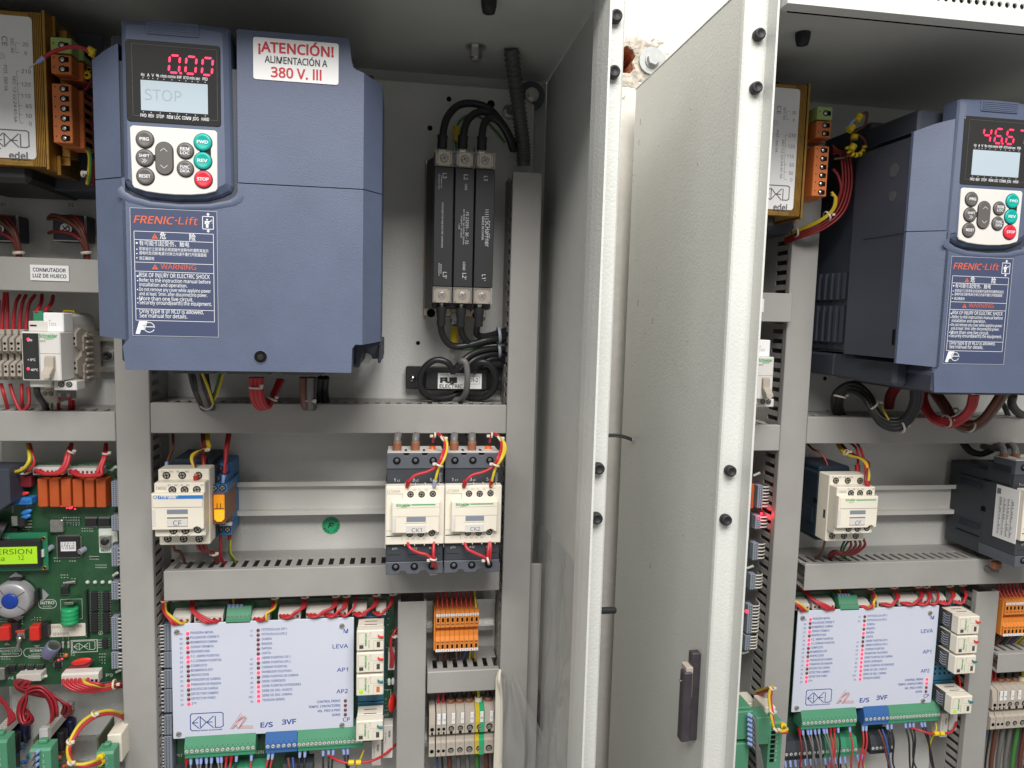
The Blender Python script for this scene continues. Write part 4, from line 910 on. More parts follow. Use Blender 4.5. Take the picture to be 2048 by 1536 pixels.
# ================================================================== mains filter
setcab('L')
def mains_filter():
    t = Thing('mains_filter', 'tall black three-section mains filter with white lettering and six screw terminals, left cabinet', 'filter', at(920, 480, 0))
    yf = -.075; A = lambda px, py, y=yf: at(px, py, y)
    # sections between px columns at the top (y 335) and bottom (y 575)
    xs = [(868, 908), (911, 948), (951, 989)]
    x0 = A(866, 450).x; x1 = A(989, 450).x; zt = A(930, 298).z; zb = A(930, 610).z
    bodyz1 = A(930, 336).z; bodyz0 = A(930, 574).z
    t.part('base_plate', MB().box(x0-.006, x1+.002, -.006, -.0006, zb-.012, zt+.002, .0008), 'tinned')
    t.part('case', MB().box(x0+.0005, x1-.0005, yf+.012, -.006, zb-.004, zt-.001, .0015).prism([(x0-.005, -.006), (x0-.005, -.030), (x0+.001, -.052), (x0+.001, -.006)], zb-.004, zt-.004, 'z'), 'filter_black')
    names = (('L3', "L3'"), ('L2', "L2'"), ('L1', "L1'"))
    w3 = (x1-x0)/3
    for k in range(3):
        X0, X1 = x0+k*w3+.0006, x0+(k+1)*w3-.0006
        sec = t.part('section', MB().box(X0, X1, yf, yf+.014, bodyz0, bodyz1, .0006), 'filter_black')
        for (zz, up) in ((bodyz1, 1), (bodyz0, -1)):
            zc = zz+up*.0085; cx = (X0+X1)/2
            b_ = t.part('terminal_bar', MB().box(X0+.0012, X1-.0012, yf+.0045, yf+.006, zc-.0055, zc+.0055, .0005).box(X0+.003, X1-.003, yf+.0040, yf+.006, zc-.0068, zc+.0068, .0005), 'tinned', sec)
            t.part('terminal_screw', MB().lathe((cx, yf+.0045, zc+.0002), (0, -1, 0), [(.0040, 0), (.0040, .0012), (.0034, .0022), (.0028, .0024), (0, .0020)], 20), 'steel', sec)
            t.part('cross_slot', slotmark(MB(), cx, yf+.0045-.0012, zc+.0002, .0032, .5), 'dark_hole', sec)
            t.part('clear_cover', MB().box(X0, X1, yf+.0004, yf+.0008, zz+up*.0004, zz+up*.0155, 0), 'clear_plastic', sec)
            if k < 2: t.part('divider', MB().prism([(yf+.004, zz+up*.001), (yf-.001, zz+up*.004), (yf-.001, zz+up*.012), (yf+.006, zz+up*.022), (yf+.020, zz+up*.024), (yf+.020, zz+up*.001)], X1+.0002, X1+.0009, 'x'), 'window_smoke' if up > 0 else 'filter_black', sec)
    w = MB(); y = yf-.0003
    def tx(s_, px, py, h, L=None): p = at(px, py, y); w.text(s_, (p.x, y, p.z), h, w=L, ux=UD, uz=UR)
    tx('L3', 886, 346, .0036); tx('L2', 928, 349, .0036); tx('L1', 968, 352, .0036); tx("L3'", 886, 544, .0036); tx("L2'", 925, 546, .0036); tx("L1'", 964, 549, .0036)
    tx('LINE', 930, 368, .0021); tx('LOAD', 926, 524, .0022)
    tx('WARNING CAP', 882, 350, .0011, .012); tx('DISCONNECT FIRST', 877, 348, .0011, .014); tx('DESIGNED FOR FUJI ELECTRIC INVERTERS', 884, 405, .0014, .042)
    tx('FS 23293 - 30 - 72', 932, 424, .0026, .030); tx('3ph 480VAC  3ph 240VAC  50/60Hz', 927, 418, .0013, .033); tx('30A@50°C  25/100/21', 922, 431, .0013, .021); tx('11378', 917, 447, .0013)
    tx('SCHaFFner', 971, 441, .0042, .0245); tx('MADE IN CHINA', 964, 433, .0022, .022)
    for k in range(5): p = at(977, 420+k*4.5, y); w.line((p.x, p.z), (p.x-.0026-.0003*k, p.z), .0004, y)
    tx('WARNING', 881, 528, .0011, .009); tx('DISCONNECT', 877, 526, .0011, .012)
    t.part('printed_lettering', w, 'print_white')
    p = at(862, 626, -.0062); t.part('slot_hole', MB().cyl(p, p-Vector((0, .0003, 0)), .0045, n=18), 'dark_hole'); p = at(951, 630, -.0062); t.part('slot_hole', MB().cyl(p, p-Vector((0, .0003, 0)), .0035, n=18), 'dark_hole')
    p = at(911, 634, -.010); t.part('earth_screw', MB().cyl(p, p-Vector((0, .004, 0)), .0048, n=18).cyl(p-Vector((0, .004, 0)), p-Vector((0, .006, 0)), .003, n=10), 'steel')
    return t
mains_filter()
# cables into and out of the filter
t = Thing('cable_bundle', 'three thick black cables arching from the filter top to the right duct', 'cables', at(950, 210, -.05), 'thick black cables')
for k, (pts, sl) in enumerate((([(884, 298, -.066), (886, 268, -.066), (894, 236, -.060), (915, 212, -.052), (945, 207, -.048), (978, 218, -.046), (1005, 248, -.042), (1024, 282, -.030), (1030, 300, -.02)], (884, 298)),
                ([(925, 298, -.066), (927, 268, -.066), (936, 240, -.062), (958, 224, -.058), (985, 230, -.054), (1008, 256, -.048), (1024, 290, -.036)], (925, 298)),
                ([(963, 301, -.066), (964, 270, -.066), (969, 246, -.062), (982, 236, -.060), (1000, 246, -.056), (1016, 272, -.050), (1026, 300, -.040)], (963, 301)))):
    wire(t, 'wire_black', .0036, pts, 'cable', n=12, seg=8)
    a = at(sl[0], sl[1], -.066); b_ = at(sl[0]+1, sl[1]-24, -.066); t.part('shrink_sleeve', MB().lathe(a, b_-a, [(.0040, 0), (.0048, .002), (.0046, .008), (.0050, .012), (.0048, .0125)], 16), 'rubber')
    t.part('lug', MB().cyl(at(sl[0], sl[1]+4, -.0665), a, .0028, n=12), 'zinc')
    t.part('lug_tongue', MB().box(a.x-.003, a.x+.003, -.0680, -.0670, a.z-.009, a.z, .0003), 'zinc')
t = Thing('earth_wire', 'green-yellow earth wire with yellow lug behind the filter top', 'wire', at(910, 260, -.02))
wire(t, 'wire_green', .0013, [(912, 300, -.012), (912, 262, -.016), (922, 240, -.02), (945, 230, -.02), (975, 245, -.022), (1010, 285, -.02)]); t.part('yellow_lug', MB().cyl(at(913, 252, -.016), at(913, 284, -.014), .0040, n=12), 'yellow_tag')
t = Thing('cable_bundle', 'three black cables leaving the bottom of the filter towards the right duct', 'cables', at(930, 660, -.05), 'thick black cables')
for k, (px, py, pts) in enumerate(((883, 612, [(883, 608, -.066), (881, 640, -.062), (886, 672, -.052), (906, 692, -.046), (940, 689, -.044), (975, 680, -.044), (1014, 676, -.034)]), (922, 614, [(922, 610, -.066), (921, 640, -.062), (926, 672, -.050), (945, 689, -.042), (975, 682, -.040), (1014, 668, -.03)]), (958, 614, [(958, 612, -.066), (956, 640, -.060), (954, 668, -.048), (975, 672, -.040), (1014, 660, -.028)]))):
    wire(t, 'wire_black', .0034, pts, 'cable', n=12, seg=8)
    a = at(px, py, -.066); b_ = at(px-1, py+34, -.062); t.part('shrink_sleeve', MB().lathe(a, b_-a, [(.0048, 0), (.0052, .006), (.0040, .012), (.0044, .018), (.0042, .019)], 16), 'rubber'); t.part('lug', MB().cyl(at(px, py-6, -.0665), a, .0030, n=12), 'zinc')
t.part('cable_tie', MB().lathe(at(995, 671, -.040), (1, 0, .1), [(.0085, 0), (.0092, .0006), (.0092, .0024), (.0085, .003)], 16), 'idc_grey')
t = Thing('earth_wire', 'yellow sleeved earth wire below the filter', 'wire', at(908, 665, -.02))
t.part('yellow_lug', MB().cyl(at(910, 655, -.013), at(908, 686, -.016), .0044, n=12), 'yellow_tag'); wire(t, 'wire_green', .0014, [(908, 684, -.016), (915, 697, -.02), (945, 697, -.022), (975, 688, -.022), (1012, 684, -.02)]); t.part('ring', MB().lathe(at(910, 642, -.012), (0, -1, 0), [(.005, 0), (.005, .001), (.002, .001)], 16), 'zinc')
# ferrite ring with the cable wound through it
t = Thing('ferrite_ring', 'black ferrite block with white maker label and looped cables below the filter', 'filter', at(920, 765, 0))
yf = -.030; a, b = at(812, 733, -.012), at(1006, 780, -.012)
t.part('mounting_bar', MB().prism(rrect(a.x, b.x, b.z, a.z, .002), -.012, -.001, c=.0006), 'black_plastic')
a2, b2 = at(850, 735, yf), at(975, 782, yf); t.part('ring_case', MB().prism(rrect(a2.x, b2.x, b2.z, a2.z, .003), yf, -.0121, c=.0015), 'black_plastic')
p = at(825, 757, -.0122); t.part('fixing_screw', MB().lathe(p, (0, -1, 0), [(.0036, 0), (.0034, .0014), (0, .0018)], 18), 'steel'); t.part('cross_slot', slotmark(MB(), p.x, p.y-.0008, p.z, .003, .5), 'dark_hole')
p = at(995, 758, -.0122); t.part('fixing_screw', MB().lathe(p, (0, -1, 0), [(.0036, 0), (.0034, .0014), (0, .0018)], 18), 'steel')
ly = yf-.0003; a, b = at(876, 746, ly), at(963, 778, ly); lb = t.part('maker_label', MB().rect(a.x, b.x, b.z, a.z, ly), 'white_sticker')
w = MB(); y = ly-.0002; w.tpx('SINUS TEM FREQUENCY NOISE', 880, 930, 751, 3, y).tpx('FUJI', 880, 914, 765, 9, y, bold=.07).tpx('ELECTRIC', 879, 925, 776, 7, y, bold=.02).tpx('CH-2', 937, 956, 764, 8, y, bold=.01); q0, q1 = at(934, 768, y), at(959, 753, y); w.frame(q0.x, q1.x, q0.z, q1.z, .0002, y)
t.part('label_lettering', w, 'print_black', lb)
R_ = .0032
for k, (pts) in enumerate(([(1014, 700, -.03), (985, 697, -.036), (950, 705, -.042), (925, 722, -.046), (905, 745, -.040)],
            [(1014, 712, -.028), (985, 708, -.034), (950, 718, -.040), (930, 735, -.042)],
            [(906, 745, -.040), (896, 726, -.046), (872, 720, -.046), (850, 734, -.044), (839, 758, -.040), (846, 784, -.036), (868, 796, -.030), (900, 794, -.024), (925, 780, -.018)],
            [(918, 735, -.040), (924, 722, -.048), (932, 728, -.050), (935, 756, -.048), (932, 784, -.040), (922, 798, -.030), (905, 800, -.02)],
            [(940, 738, -.036), (960, 724, -.044), (980, 730, -.044), (992, 752, -.040), (988, 778, -.034), (968, 795, -.028), (940, 796, -.02)],
            [(1012, 722, -.026), (990, 716, -.032), (962, 728, -.036), (945, 745, -.034)])):
    wire(t, 'wire_grey' if k in (3,) else 'wire_black', R_, pts, 'cable', n=12, seg=8)
t.part('cable_tie', MB().lathe(at(995, 700, -.034), (1, 0, .1), [(.0075, 0), (.0085, .0006), (.0085, .0024), (.0075, .003)], 16), 'idc_grey')
# grey corrugated conduit
t = Thing('corrugated_conduit', 'grey ribbed conduit dropping through the cabinet roof behind the right duct', 'conduit', at(1040, 280, -.04))
P0 = atz(1022, 97, ZT-.002); P3 = at(1046, 290, -.030); path = [P0, P0*.66+P3*.34+Vector((.002, .01, 0)), P0*.3+P3*.7+Vector((.001, .004, 0)), P3, P3+Vector((.002, .004, -.02))]
mb = MB(); mb.tube(path, .0066, n=18, seg=8); t.part('tube', mb, 'conduit')
Q = []
for i in range(len(path)-1):
    for k in range(7): Q.append(path[i].lerp(path[i+1], k/7))
for i in range(1, len(Q)-1, 1):
    d = (Q[i+1]-Q[i-1]).normalized(); t.part('rib', MB().lathe(Q[i]-d*.0012, d, [(.0066, 0), (.0076, .0006), (.0078, .0014), (.0066, .0022)], 18), 'conduit')
# cable bundles under the left drive
def bundle(label, items, base, ties=(), group='wire harnesses', nm='cable'):
    t = Thing('wire_harness', label, 'wires', base, group)
    L0 = len(items[0][2]); same = [it_ for it_ in items if len(it_[2]) == L0 and it_[1] > .002]
    for k, (m, r, pts) in enumerate(items):
        if len(same) > 2 and (m, r, pts) in same:
            q = []
            for i, (x, y, d) in enumerate(pts):
                cx_ = sum(s_[2][i][0] for s_ in same)/len(same); cy_ = sum(s_[2][i][1] for s_ in same)/len(same); q.append((cx_+(x-cx_)*.78, cy_+(y-cy_)*.78, d+(r*1.5 if k % 2 else 0)))
            pts = q
        wire(t, m, r, pts, nm, n=10, seg=6)
    for p, r, d in ties: tie(t, p, r*.66, d)
    return t
it = []
for k in range(5): it.append((['wire_black', 'wire_black', 'wire_grey', 'wire_black', 'wire_black'][k], .0030, [(378+k*9, 745, -.11-.004*(k % 2)), (386+k*8, 775, -.11-.004*(k % 2)), (396+k*7, 800, -.095), (402+k*6, 812, -.075), (404+k*6, 818, -.045), (404+k*6, 812, -.03)]))
it.append(('wire_yellow', .0012, [(404, 745, -.118), (416, 775, -.116), (424, 800, -.10), (426, 812, -.08)])); it.append(('wire_yellow', .0012, [(446, 748, -.10), (438, 775, -.098), (428, 800, -.09)])); it.append(('wire_green', .0016, [(440, 748, -.098), (434, 775, -.096), (424, 798, -.09)]))
bundle('black and yellow cable bundle hanging under the left of the left drive', it, at(400, 780, -.1), [(at(412, 806, -.09), .011, (.2, 1, .3))])
it = []
for k in range(6): it.append(('wire_red', .0023, [(500+k*5.2, 755, -.115), (501+k*5.0, 785, -.112), (506+k*5.0, 806, -.10), (520+k*4.0, 818-k, -.085), (536+k*2.0, 806-k*2, -.075), (548+k*1.5, 780, -.06), (556+k*2, 760, -.05)]))
bundle('bright red cable bundle looping under the middle of the left drive', it, at(520, 780, -.1), [(at(512, 775, -.112), .0105, (.05, 0, 1)), (at(545, 797, -.078), .008, (.5, 0, 1))])
it = []
for k in range(4): it.append((['wire_brown', 'wire_grey', 'wire_grey', 'wire_black'][k], .0032, [(603+k*9, 755, -.115), (604+k*8, 785, -.112), (606+k*7.5, 806, -.10), (608+k*7, 815, -.080), (608+k*7, 812, -.04)]))
it += [('wire_black', .0034, [(652, 755, -.06), (650, 785, -.05), (655, 812, -.03)]), ('wire_black', .0034, [(642, 755, -.06), (638, 785, -.05), (642, 812, -.03)])]
bundle('grey and black cable bundle hanging under the right of the left drive', it, at(620, 780, -.1), [(at(618, 804, -.103), .010, (.0, .4, 1))])
# ================================================================== auxiliary relay contactor (CF)
setcab('L')
def aux_contactor(kind, label, dx=0):
    t = Thing('contactor', label, 'contactor', (-.194, 0, -.183)); x0, x1 = -.2165, -.1722; fy = -.104
    A = lambda X, Y, y: at(295+X*.1367, 900+Y*.1367, y)
    t.part('rear_base', MB().box(x0-.0005, x1+.001, -.066, -.008, -.2195, -.1500, .0012).box(x0+.004, x1-.004, -.060, -.008, -.2260, -.1440, .002).box(x0-.0012, x0+.0001, -.060, -.045, -.206, -.190, .0003).box(x0-.0012, x0+.0001, -.030, -.014, -.180, -.164, .0003), 'teal')
    t.part('recess', MB().box(x0-.0010, x0-.0004, -.066, -.060, -.183, -.178, 0), 'dark_hole')
    b1 = t.part('main_housing', MB().box(x0, x1, -.085, -.0655, -.2190, -.1480, .0008), 'beige')
    b2 = t.part('middle_housing', MB().box(x0+.0006, x1-.0006, -.0985, -.0845, -.2070, -.1575, .0008), 'beige')
    t.part('side_catch', MB().box(x0-.0002, x0+.001, -.0815, -.0780, -.195, -.186, .0002), 'black_plastic')
    c = t.part('front_cover', MB().prism([(x0-.0002, -.1990), (x0-.0002, -.1660), (x1-.0004, -.1660), (x1-.0004, -.1985), (x1-.0030, -.1990), (x1-.0040, -.1975), (x1-.0065, -.1965), (x1-.009, -.1975), (x1-.0102, -.1990)], fy, -.098, c=.0006), 'beige')
    t.part('cover_step', MB().box(x0+.0010, x1-.0012, fy-.0008, fy+.001, -.1785, -.1668, .0004), 'beige', c)
    wx0, wx1 = A(285, 900, fy).x, A(590, 900, fy).x
    t.part('window_recess', MB().box(wx0, wx1, fy-.0002, fy, A(300, 938, fy).z, A(300, 872, fy).z, 0), 'window_smoke', c)
    t.part('window_recess', MB().box(wx0, wx1, fy-.0002, fy, A(300, 1005, fy).z, A(300, 985, fy).z, 0), 'print_grey', c)
    tg = t.part('name_plate', MB().box(wx0+.0002, wx1-.0002, fy-.0010, fy, A(300, 1115, fy).z, A(300, 1008, fy).z, .0002), 'keypad_grey', c)
    if kind == 'T':
        t.part('plate_lettering', MB().text('CF', ((wx0+wx1)/2, fy-.0012, A(300, 1103, fy).z), .0052*.9, anchor='c'), 'print_grey', tg)
        y = fy-.0009; a, b = A(150, 668, y), A(812, 712, y); bar = t.part('blue_band', MB().rect(a.x, b.x, b.z, a.z, y), 'print_blue', c); bar.data.materials[0] = M['cap_blue']
        t.part('maker_lettering', MB().text('Telemecanique', (a.x+.0006, y-.0002, b.z+.0008), .0032, w=.0160, bold=.05), 'print_white', c)
        p = A(112, 690, y); t.part('maker_mark', MB().lathe((p.x, y+.0002, p.z), (0, -1, 0), [(.0016, 0), (.0016, .0003), (.0011, .0003), (.0011, 0)], 16), 'cap_blue', c)
    else:
        y = fy-.0009; p = A(200, 715, y); t.part('maker_lettering', MB().text('Schneider', (p.x-.002, y, p.z), .0022, w=.0110, bold=.03).text('Electric', (p.x+.002, y, p.z-.0020), .0013).rect(p.x+.0100, x1-.0036, p.z+.0003, p.z+.0014, y), 'print_green', c)
        t.part('plate_lettering', MB().text('CF', ((wx0+wx1)/2, fy-.0012, A(300, 1110, fy).z), .0042, anchor='c', shear=.2), 'print_grey', tg)
    t.part('side_window', MB().box(x0+.0002, x0+.0030, fy-.0003, fy, -.1955, -.1800, .0002), 'keypad_grey', c)
    for X, Y, yy, r in ((278, 370, -.085, .0034), (508, 370, -.085, .0034), (745, 372, -.085, .0034), (365, 583, -.0985, .0034), (543, 583, -.0985, .0034), (722, 580, -.0985, .0034), (380, 1180, -.0985, .0034), (556, 1178, -.0985, .0034), (737, 1165, -.0985, .0034), (297, 1300, -.085, .0034), (530, 1300, -.085, .0034), (757, 1300, -.085, .0034)):
        p = A(X, Y, yy); screwhole(t, p.x, yy, p.z, r, .6 if Y % 2 else .2)
    w = MB()
    for s_, X, Y, yy in (('13', 200, 330, -.0852), ('NO', 322, 330, -.0852), ('43', 420, 330, -.0852), ('NO', 550, 330, -.0852), ('21', 295, 530, -.0987), ('NC', 395, 530, -.0987), ('31', 480, 530, -.0987), ('NC', 565, 530, -.0987), ('A1', 775, 528, -.0987), ('22', 312, 1262, -.0987), ('NC', 410, 1262, -.0987), ('32', 500, 1262, -.0987), ('NC', 580, 1262, -.0987), ('A2', 788, 1258, -.0987)):
        p = A(X, Y, yy); w.text(s_, (p.x, yy, p.z), .0017)
    p = A(125, 580, -.0987); w.text('CAD32', (p.x, -.0987, p.z), .0025, w=.0085)
    t.part('moulded_lettering', w, 'print_grey')
    return t
aux_contactor('T', 'small beige contactor marked CF with a blue band, left cabinet')
t = aux_contactor('S', 'small beige contactor with green lettering and dark blue rear half, right cabinet'); t.o.location = Vector(t.o.location)+OFF['R']
# wires of CF
t = Thing('wire_harness', 'brown, yellow and red wires dropping onto the top of contactor CF, left cabinet', 'wires', at(380, 920, -.06), 'wire harnesses')
wire(t, 'wire_brown', .0013, [(346, 866, -.03), (346, 895, -.045), (340, 910, -.052), (334, 926, -.058)]); ferrule(t, (334, 924, -.058), (333, 938, -.060), .0019)
for k in range(3): wire(t, ['wire_brown', 'wire_yellow', 'wire_yellow'][k], .0015, [(408+k*4, 866, -.03), (410+k*4, 885, -.05), (412+k*3, 897, -.058), (398-k*4, 906, -.068), (387-k*2, 918, -.074), (391, 940, -.080), (392, 955, -.088)])
ferrule(t, (392, 952, -.088), (392, 966, -.090), .0026, 'ferrule_red'); wire(t, 'wire_darkred', .0015, [(404, 866, -.03), (407, 895, -.05), (409, 915, -.06), (408, 925, -.064)]); ferrule(t, (407, 912, -.060), (408, 938, -.066), .0026, 'ferrule_red')
tie(t, at(412, 900, -.060), .0032, (.3, 0, 1))
t = Thing('wire_harness', 'dark red wires leaving the bottom of contactor CF, left cabinet', 'wires', at(390, 1110, -.06), 'wire harnesses')
for pts in ([(346, 1090, -.060), (350, 1101, -.060), (360, 1104, -.056), (367, 1118, -.045), (370, 1136, -.02)],): wire(t, 'wire_brown', .0015, pts)
for k in range(3): wire(t, 'wire_darkred', .0016, [(394+k*7, 1078, -.075), (398+k*7, 1096, -.070), (412+k*3, 1104, -.062), (426+k*2, 1106, -.055), (431+k*2, 1120, -.045), (431+k*3, 1140, -.02)])
tie(t, at(427, 1108, -.054), .0045, (.2, 0, 1))
# ================================================================== blue plug-in relay
t = Thing('relay', 'narrow blue relay socket with a glowing amber relay beside contactor CF', 'relay', at(440, 1000, 0))
A = lambda X, Y, y: at(295+X*.1367, 900+Y*.1367, y)
def bxp(mb, X0, Y0, X1, Y1, y, yb, c=.0005): a, b = A(X0, Y0, y), A(X1, Y1, y); return mb.box(a.x, b.x, y, yb, b.z, a.z, c)
X1b = A(1275, 200, -.03).x
a, b = A(1140, 170, -.045), A(1250, 1240, -.045); t.part('socket_body', MB().box(A(920, 200, -.045).x+.003, X1b, -.045, -.010, A(1000, 1250, -.045).z, A(1000, 175, -.045).z, .0008), 'relay_blue')
s1 = MB(); bxp(s1, 990, 200, 1170, 345, -.050, -.02); t.part('upper_step', s1, 'relay_blue')
s1 = MB(); bxp(s1, 950, 368, 1170, 480, -.060, -.02); t.part('middle_step', s1, 'relay_blue')
s1 = MB(); bxp(s1, 908, 510, 1170, 628, -.072, -.02); t.part('front_step', s1, 'relay_blue')
s1 = MB(); bxp(s1, 1000, 1120, 1228, 1248, -.052, -.02); t.part('lower_step', s1, 'relay_blue')
rb = MB(); bxp(rb, 945, 640, 1135, 1085, -.076, -.03, .0008); bxp(rb, 1135, 615, 1200, 1085, -.052, -.03, .0008); rl = t.part('relay_body', rb, 'copper')
am = MB(); bxp(am, 962, 660, 1125, 880, -.0772, -.075, .0008); t.part('amber_top', am, 'amber', rl)
a, b = A(972, 885, -.0785), A(1122, 1052, -.0785); t.part('amber_button', MB().prism([(a.x, a.z), (b.x, a.z), (b.x, b.z+.0025), (b.x-.0025, b.z), (a.x+.0025, b.z), (a.x, b.z+.0025)], -.0785, -.0755, c=.0005), 'amber_light', rl)
am = MB(); bxp(am, 975, 852, 1115, 866, -.0774, -.077, 0); bxp(am, 1010, 780, 1025, 850, -.0774, -.077, 0); bxp(am, 1060, 780, 1075, 850, -.0774, -.077, 0); t.part('amber_contact', am, 'brass', rl)
wl = MB(); bxp(wl, 985, 1068, 1232, 1110, -.0535, -.05, .0002); wp = t.part('white_tag', wl, 'keypad_grey'); p = A(1075, 1100, -.0537); t.part('tag_lettering', MB().text('RS', (p.x, -.0537, p.z), .0026, bold=.03), 'print_black', wp)
for X, Y, yy in ((1055, 270, -.050), (1020, 415, -.060), (978, 558, -.072), (1095, 556, -.072), (1060, 1165, -.052), (1172, 1165, -.052)):
    p = A(X, Y, yy); screwhole(t, p.x, yy, p.z, .0032)
t = Thing('wire_harness', 'two bright red wires dropping into the blue relay', 'wires', at(450, 900, -.04), 'wire harnesses')
wire(t, 'wire_red', .0018, [(460, 866, -.03), (455, 895, -.048), (451, 925, -.055), (449, 948, -.062)]); wire(t, 'wire_red', .0018, [(456, 866, -.028), (452, 895, -.042), (450, 930, -.048)])
ferrule(t, (448, 950, -.064), (446, 966, -.066), .0020); ferrule(t, (452, 930, -.052), (451, 944, -.053), .0018)
t = Thing('wire_harness', 'red wire and green-yellow wire below the blue relay', 'wires', at(450, 1080, -.04), 'wire harnesses')
wire(t, 'wire_red', .0015, [(441, 1070, -.045), (441, 1100, -.042), (443, 1118, -.036), (452, 1132, -.028), (455, 1140, -.02)]); wire(t, 'wire_green', .0010, [(459, 1078, -.045), (459, 1105, -.040), (465, 1118, -.034), (474, 1132, -.026), (476, 1140, -.02)]); wire(t, 'wire_yellow', .0009, [(461, 1078, -.045), (462, 1105, -.040), (470, 1118, -.034), (472, 1132, -.026), (474, 1140, -.02)]); ferrule(t, (459, 1068, -.047), (459, 1079, -.045), .0022, 'ferrule_red')
# round green sticker
t = Thing('round_sticker', 'round green sticker stuck on the mounting plate left of contactor CK1', 'sticker', at(662, 1052, -.0004))
p = at(662, 1051, -.0006); t.part('disc', MB().cyl(p, p+Vector((0, .0004, 0)), .0093, n=32), 'sticker_green')
w = MB(); s_ = 'VERIFICADO·EDEL·'
for k, ch in enumerate(s_):
    a = 2*math.pi*(.5-k/len(s_))+1.2; c_, sn = math.cos(a), math.sin(a); w.text(ch, (p.x+c_*.0062, p.y-.0003, p.z+sn*.0062), .0021, ux=(sn, 0, -c_), uz=(c_, 0, sn), bold=.03, anchor='c')
for a, b in (((-.0025, -.002), (-.001, .0025)), ((-.001, .0025), (.0030, .0015)), ((-.0018, .0002), (.0015, -.0006))): w.line((p.x+a[0], p.z+a[1]), (p.x+b[0], p.z+b[1]), .0011, p.y-.0003)
t.part('sticker_lettering', w, 'print_black')
# ================================================================== power contactors
def power_contactor(tag, label, x0, x1, cabk='L', flank=False):
    t = Thing('power_contactor', label, 'contactor', ((x0+x1)/2, 0, -.19), 'large three-pole contactors'); w_ = x1-x0
    zt, zb = -.1385, -.2440; yd = -.1095
    t.part('rear_body', MB().box(x0+.0006, x1-.0006, -.064, -.008, -.2450, -.1480, .0012), 'charcoal')
    t.part('upper_body', MB().box(x0, x1, -.096, -.062, -.160, zt+.0016, .0012), 'charcoal')
    t.part('lower_body', MB().box(x0, x1, yd, -.062, -.2325, -.160, .0012), 'charcoal')
    t.part('foot_body', MB().prism([(x0, -.232), (x0, -.2375), (x0+.0004, zb), (x0+w_*.22, zb), (x0+w_*.27, zb+.003), (x0+w_*.33, zb+.003), (x0+w_*.38, zb), (x0+w_*.57, zb), (x0+w_*.62, zb+.003), (x0+w_*.70, zb+.003), (x0+w_*.75, zb), (x1, zb), (x1, -.232)], yd-.0006, -.060, c=.0006), 'charcoal_light')
    # upper grey bar and terminal cap
    yu = -.100; zc1 = at(800, 907, yu).z; zc0 = at(800, 938, yu).z
    t.part('upper_terminal_cover', MB().prism([(x0, zc0), (x0, zc1), (x0+w_*.28, zc1), (x0+w_*.31, zc1-.0022), (x0+w_*.37, zc1-.0022), (x0+w_*.40, zc1), (x0+w_*.60, zc1), (x0+w_*.63, zc1-.0022), (x0+w_*.69, zc1-.0022), (x0+w_*.72, zc1), (x1, zc1), (x1, zc0)], yu, -.070, c=.0006), 'charcoal_light')
    t.part('front_step', MB().box(x0+.0002, x1-.0002, yu+.0012, -.070, at(800, 970, yu).z, zc0+.0002, .0004), 'charcoal')
    cap = t.part('cable_entry', MB().prism([(-.0985, zc1+.0003), (-.0985, zc1+.0014), (-.070, zt+.006), (-.064, zt+.006), (-.064, zc1+.0003)], x0+.0006, x1-.0006, 'x', c=.0005), 'keypad_grey')
    for f in (.335, .655): t.part('barrier_slot', MB().prism([(-.0950, zc1+.0026), (-.0955, zc1+.0024), (-.0720, zt+.0062), (-.0720, zt+.0064)], x0+w_*f-.0009, x0+w_*f+.0009, 'x'), 'dark_hole', cap)
    for k, f in enumerate((.175, .50, .81)):
        cx = x0+w_*f
        for (yy, zz) in ((yu, (zc0+zc1)/2+.0005), (yd-.0006, (zb-.232)/2+.0015)):
            if zz < -.2 and k == 2: pass
            t.part('terminal_well', MB().prism([(cx+.0040*math.cos(a), zz+.0040*math.sin(a)) for a in [math.radians(d) for d in range(-60, 241, 25)]]+[(cx, zz-.0056)], yy-.0003, yy+.0001), 'charcoal_light')
            t.part('terminal_hole', MB().cyl((cx, yy-.00035, zz), (cx, yy-.0005, zz), .0036, n=18), 'dark_hole')
            t.part('terminal_screw', MB().lathe((cx, yy-.0005, zz+.0004), (0, -1, 0), [(.0018, 0), (.0016, .0004), (.0008, .0006), (0, .0002)], 12), 'charcoal_light')
        y = yu+.0010; 
    w = MB(); zt_ = at(800, 963, -.0990).z
    for f, s_, s2 in ((.13, '1', 'L1'), (.45, '3', 'L2'), (.76, '5', 'L3')): w.text(s_, (x0+w_*f, -.0990, zt_), .0030).text(s2, (x0+w_*f+.0032, -.0990, zt_), .0018)
    w.text('B3V153' if tag == 'CK1' else 'B3V221', (x1-.0022, -.0990, zt_-.0005), .0018, ux=(0, 0, 1), uz=(-1, 0, 0))
    for f, s_ in ((.11, '2/T1'), (.45, '4/T2'), (.76, '6/T3')): w.text(s_, (x0+w_*f, yd-.0004, -.2200), .0018)
    t.part('number_lettering', w, 'print_white')
    ln = MB(); zz = -.2250
    for f in (.0, .36, .70): ln.line((x0+w_*f+.002, zz), (x0+w_*f+w_*.26, zz), .0003, yd-.0003)
    t.part('moulding_joint', ln, 'dark_hole')
    # beige control head
    yb = -.1145; bz1, bz0 = -.1590, -.2140
    b = t.part('control_head', MB().box(x0-.0002, x1+.0002, yb, yd+.006, bz0, bz1, .0007), 'beige')
    for f in (.32, .49, .66, .90): t.part('separator', MB().box(x0+w_*f, x0+w_*f+.0008, yb+.0004, yb+.006, bz1-.001, bz1+.0022, .0002), 'beige', b)
    for f in (.32, .49, .66, .90): t.part('separator', MB().box(x0+w_*f, x0+w_*f+.0008, yb+.0004, yb+.006, bz0-.0014, bz0+.001, .0002), 'beige', b)
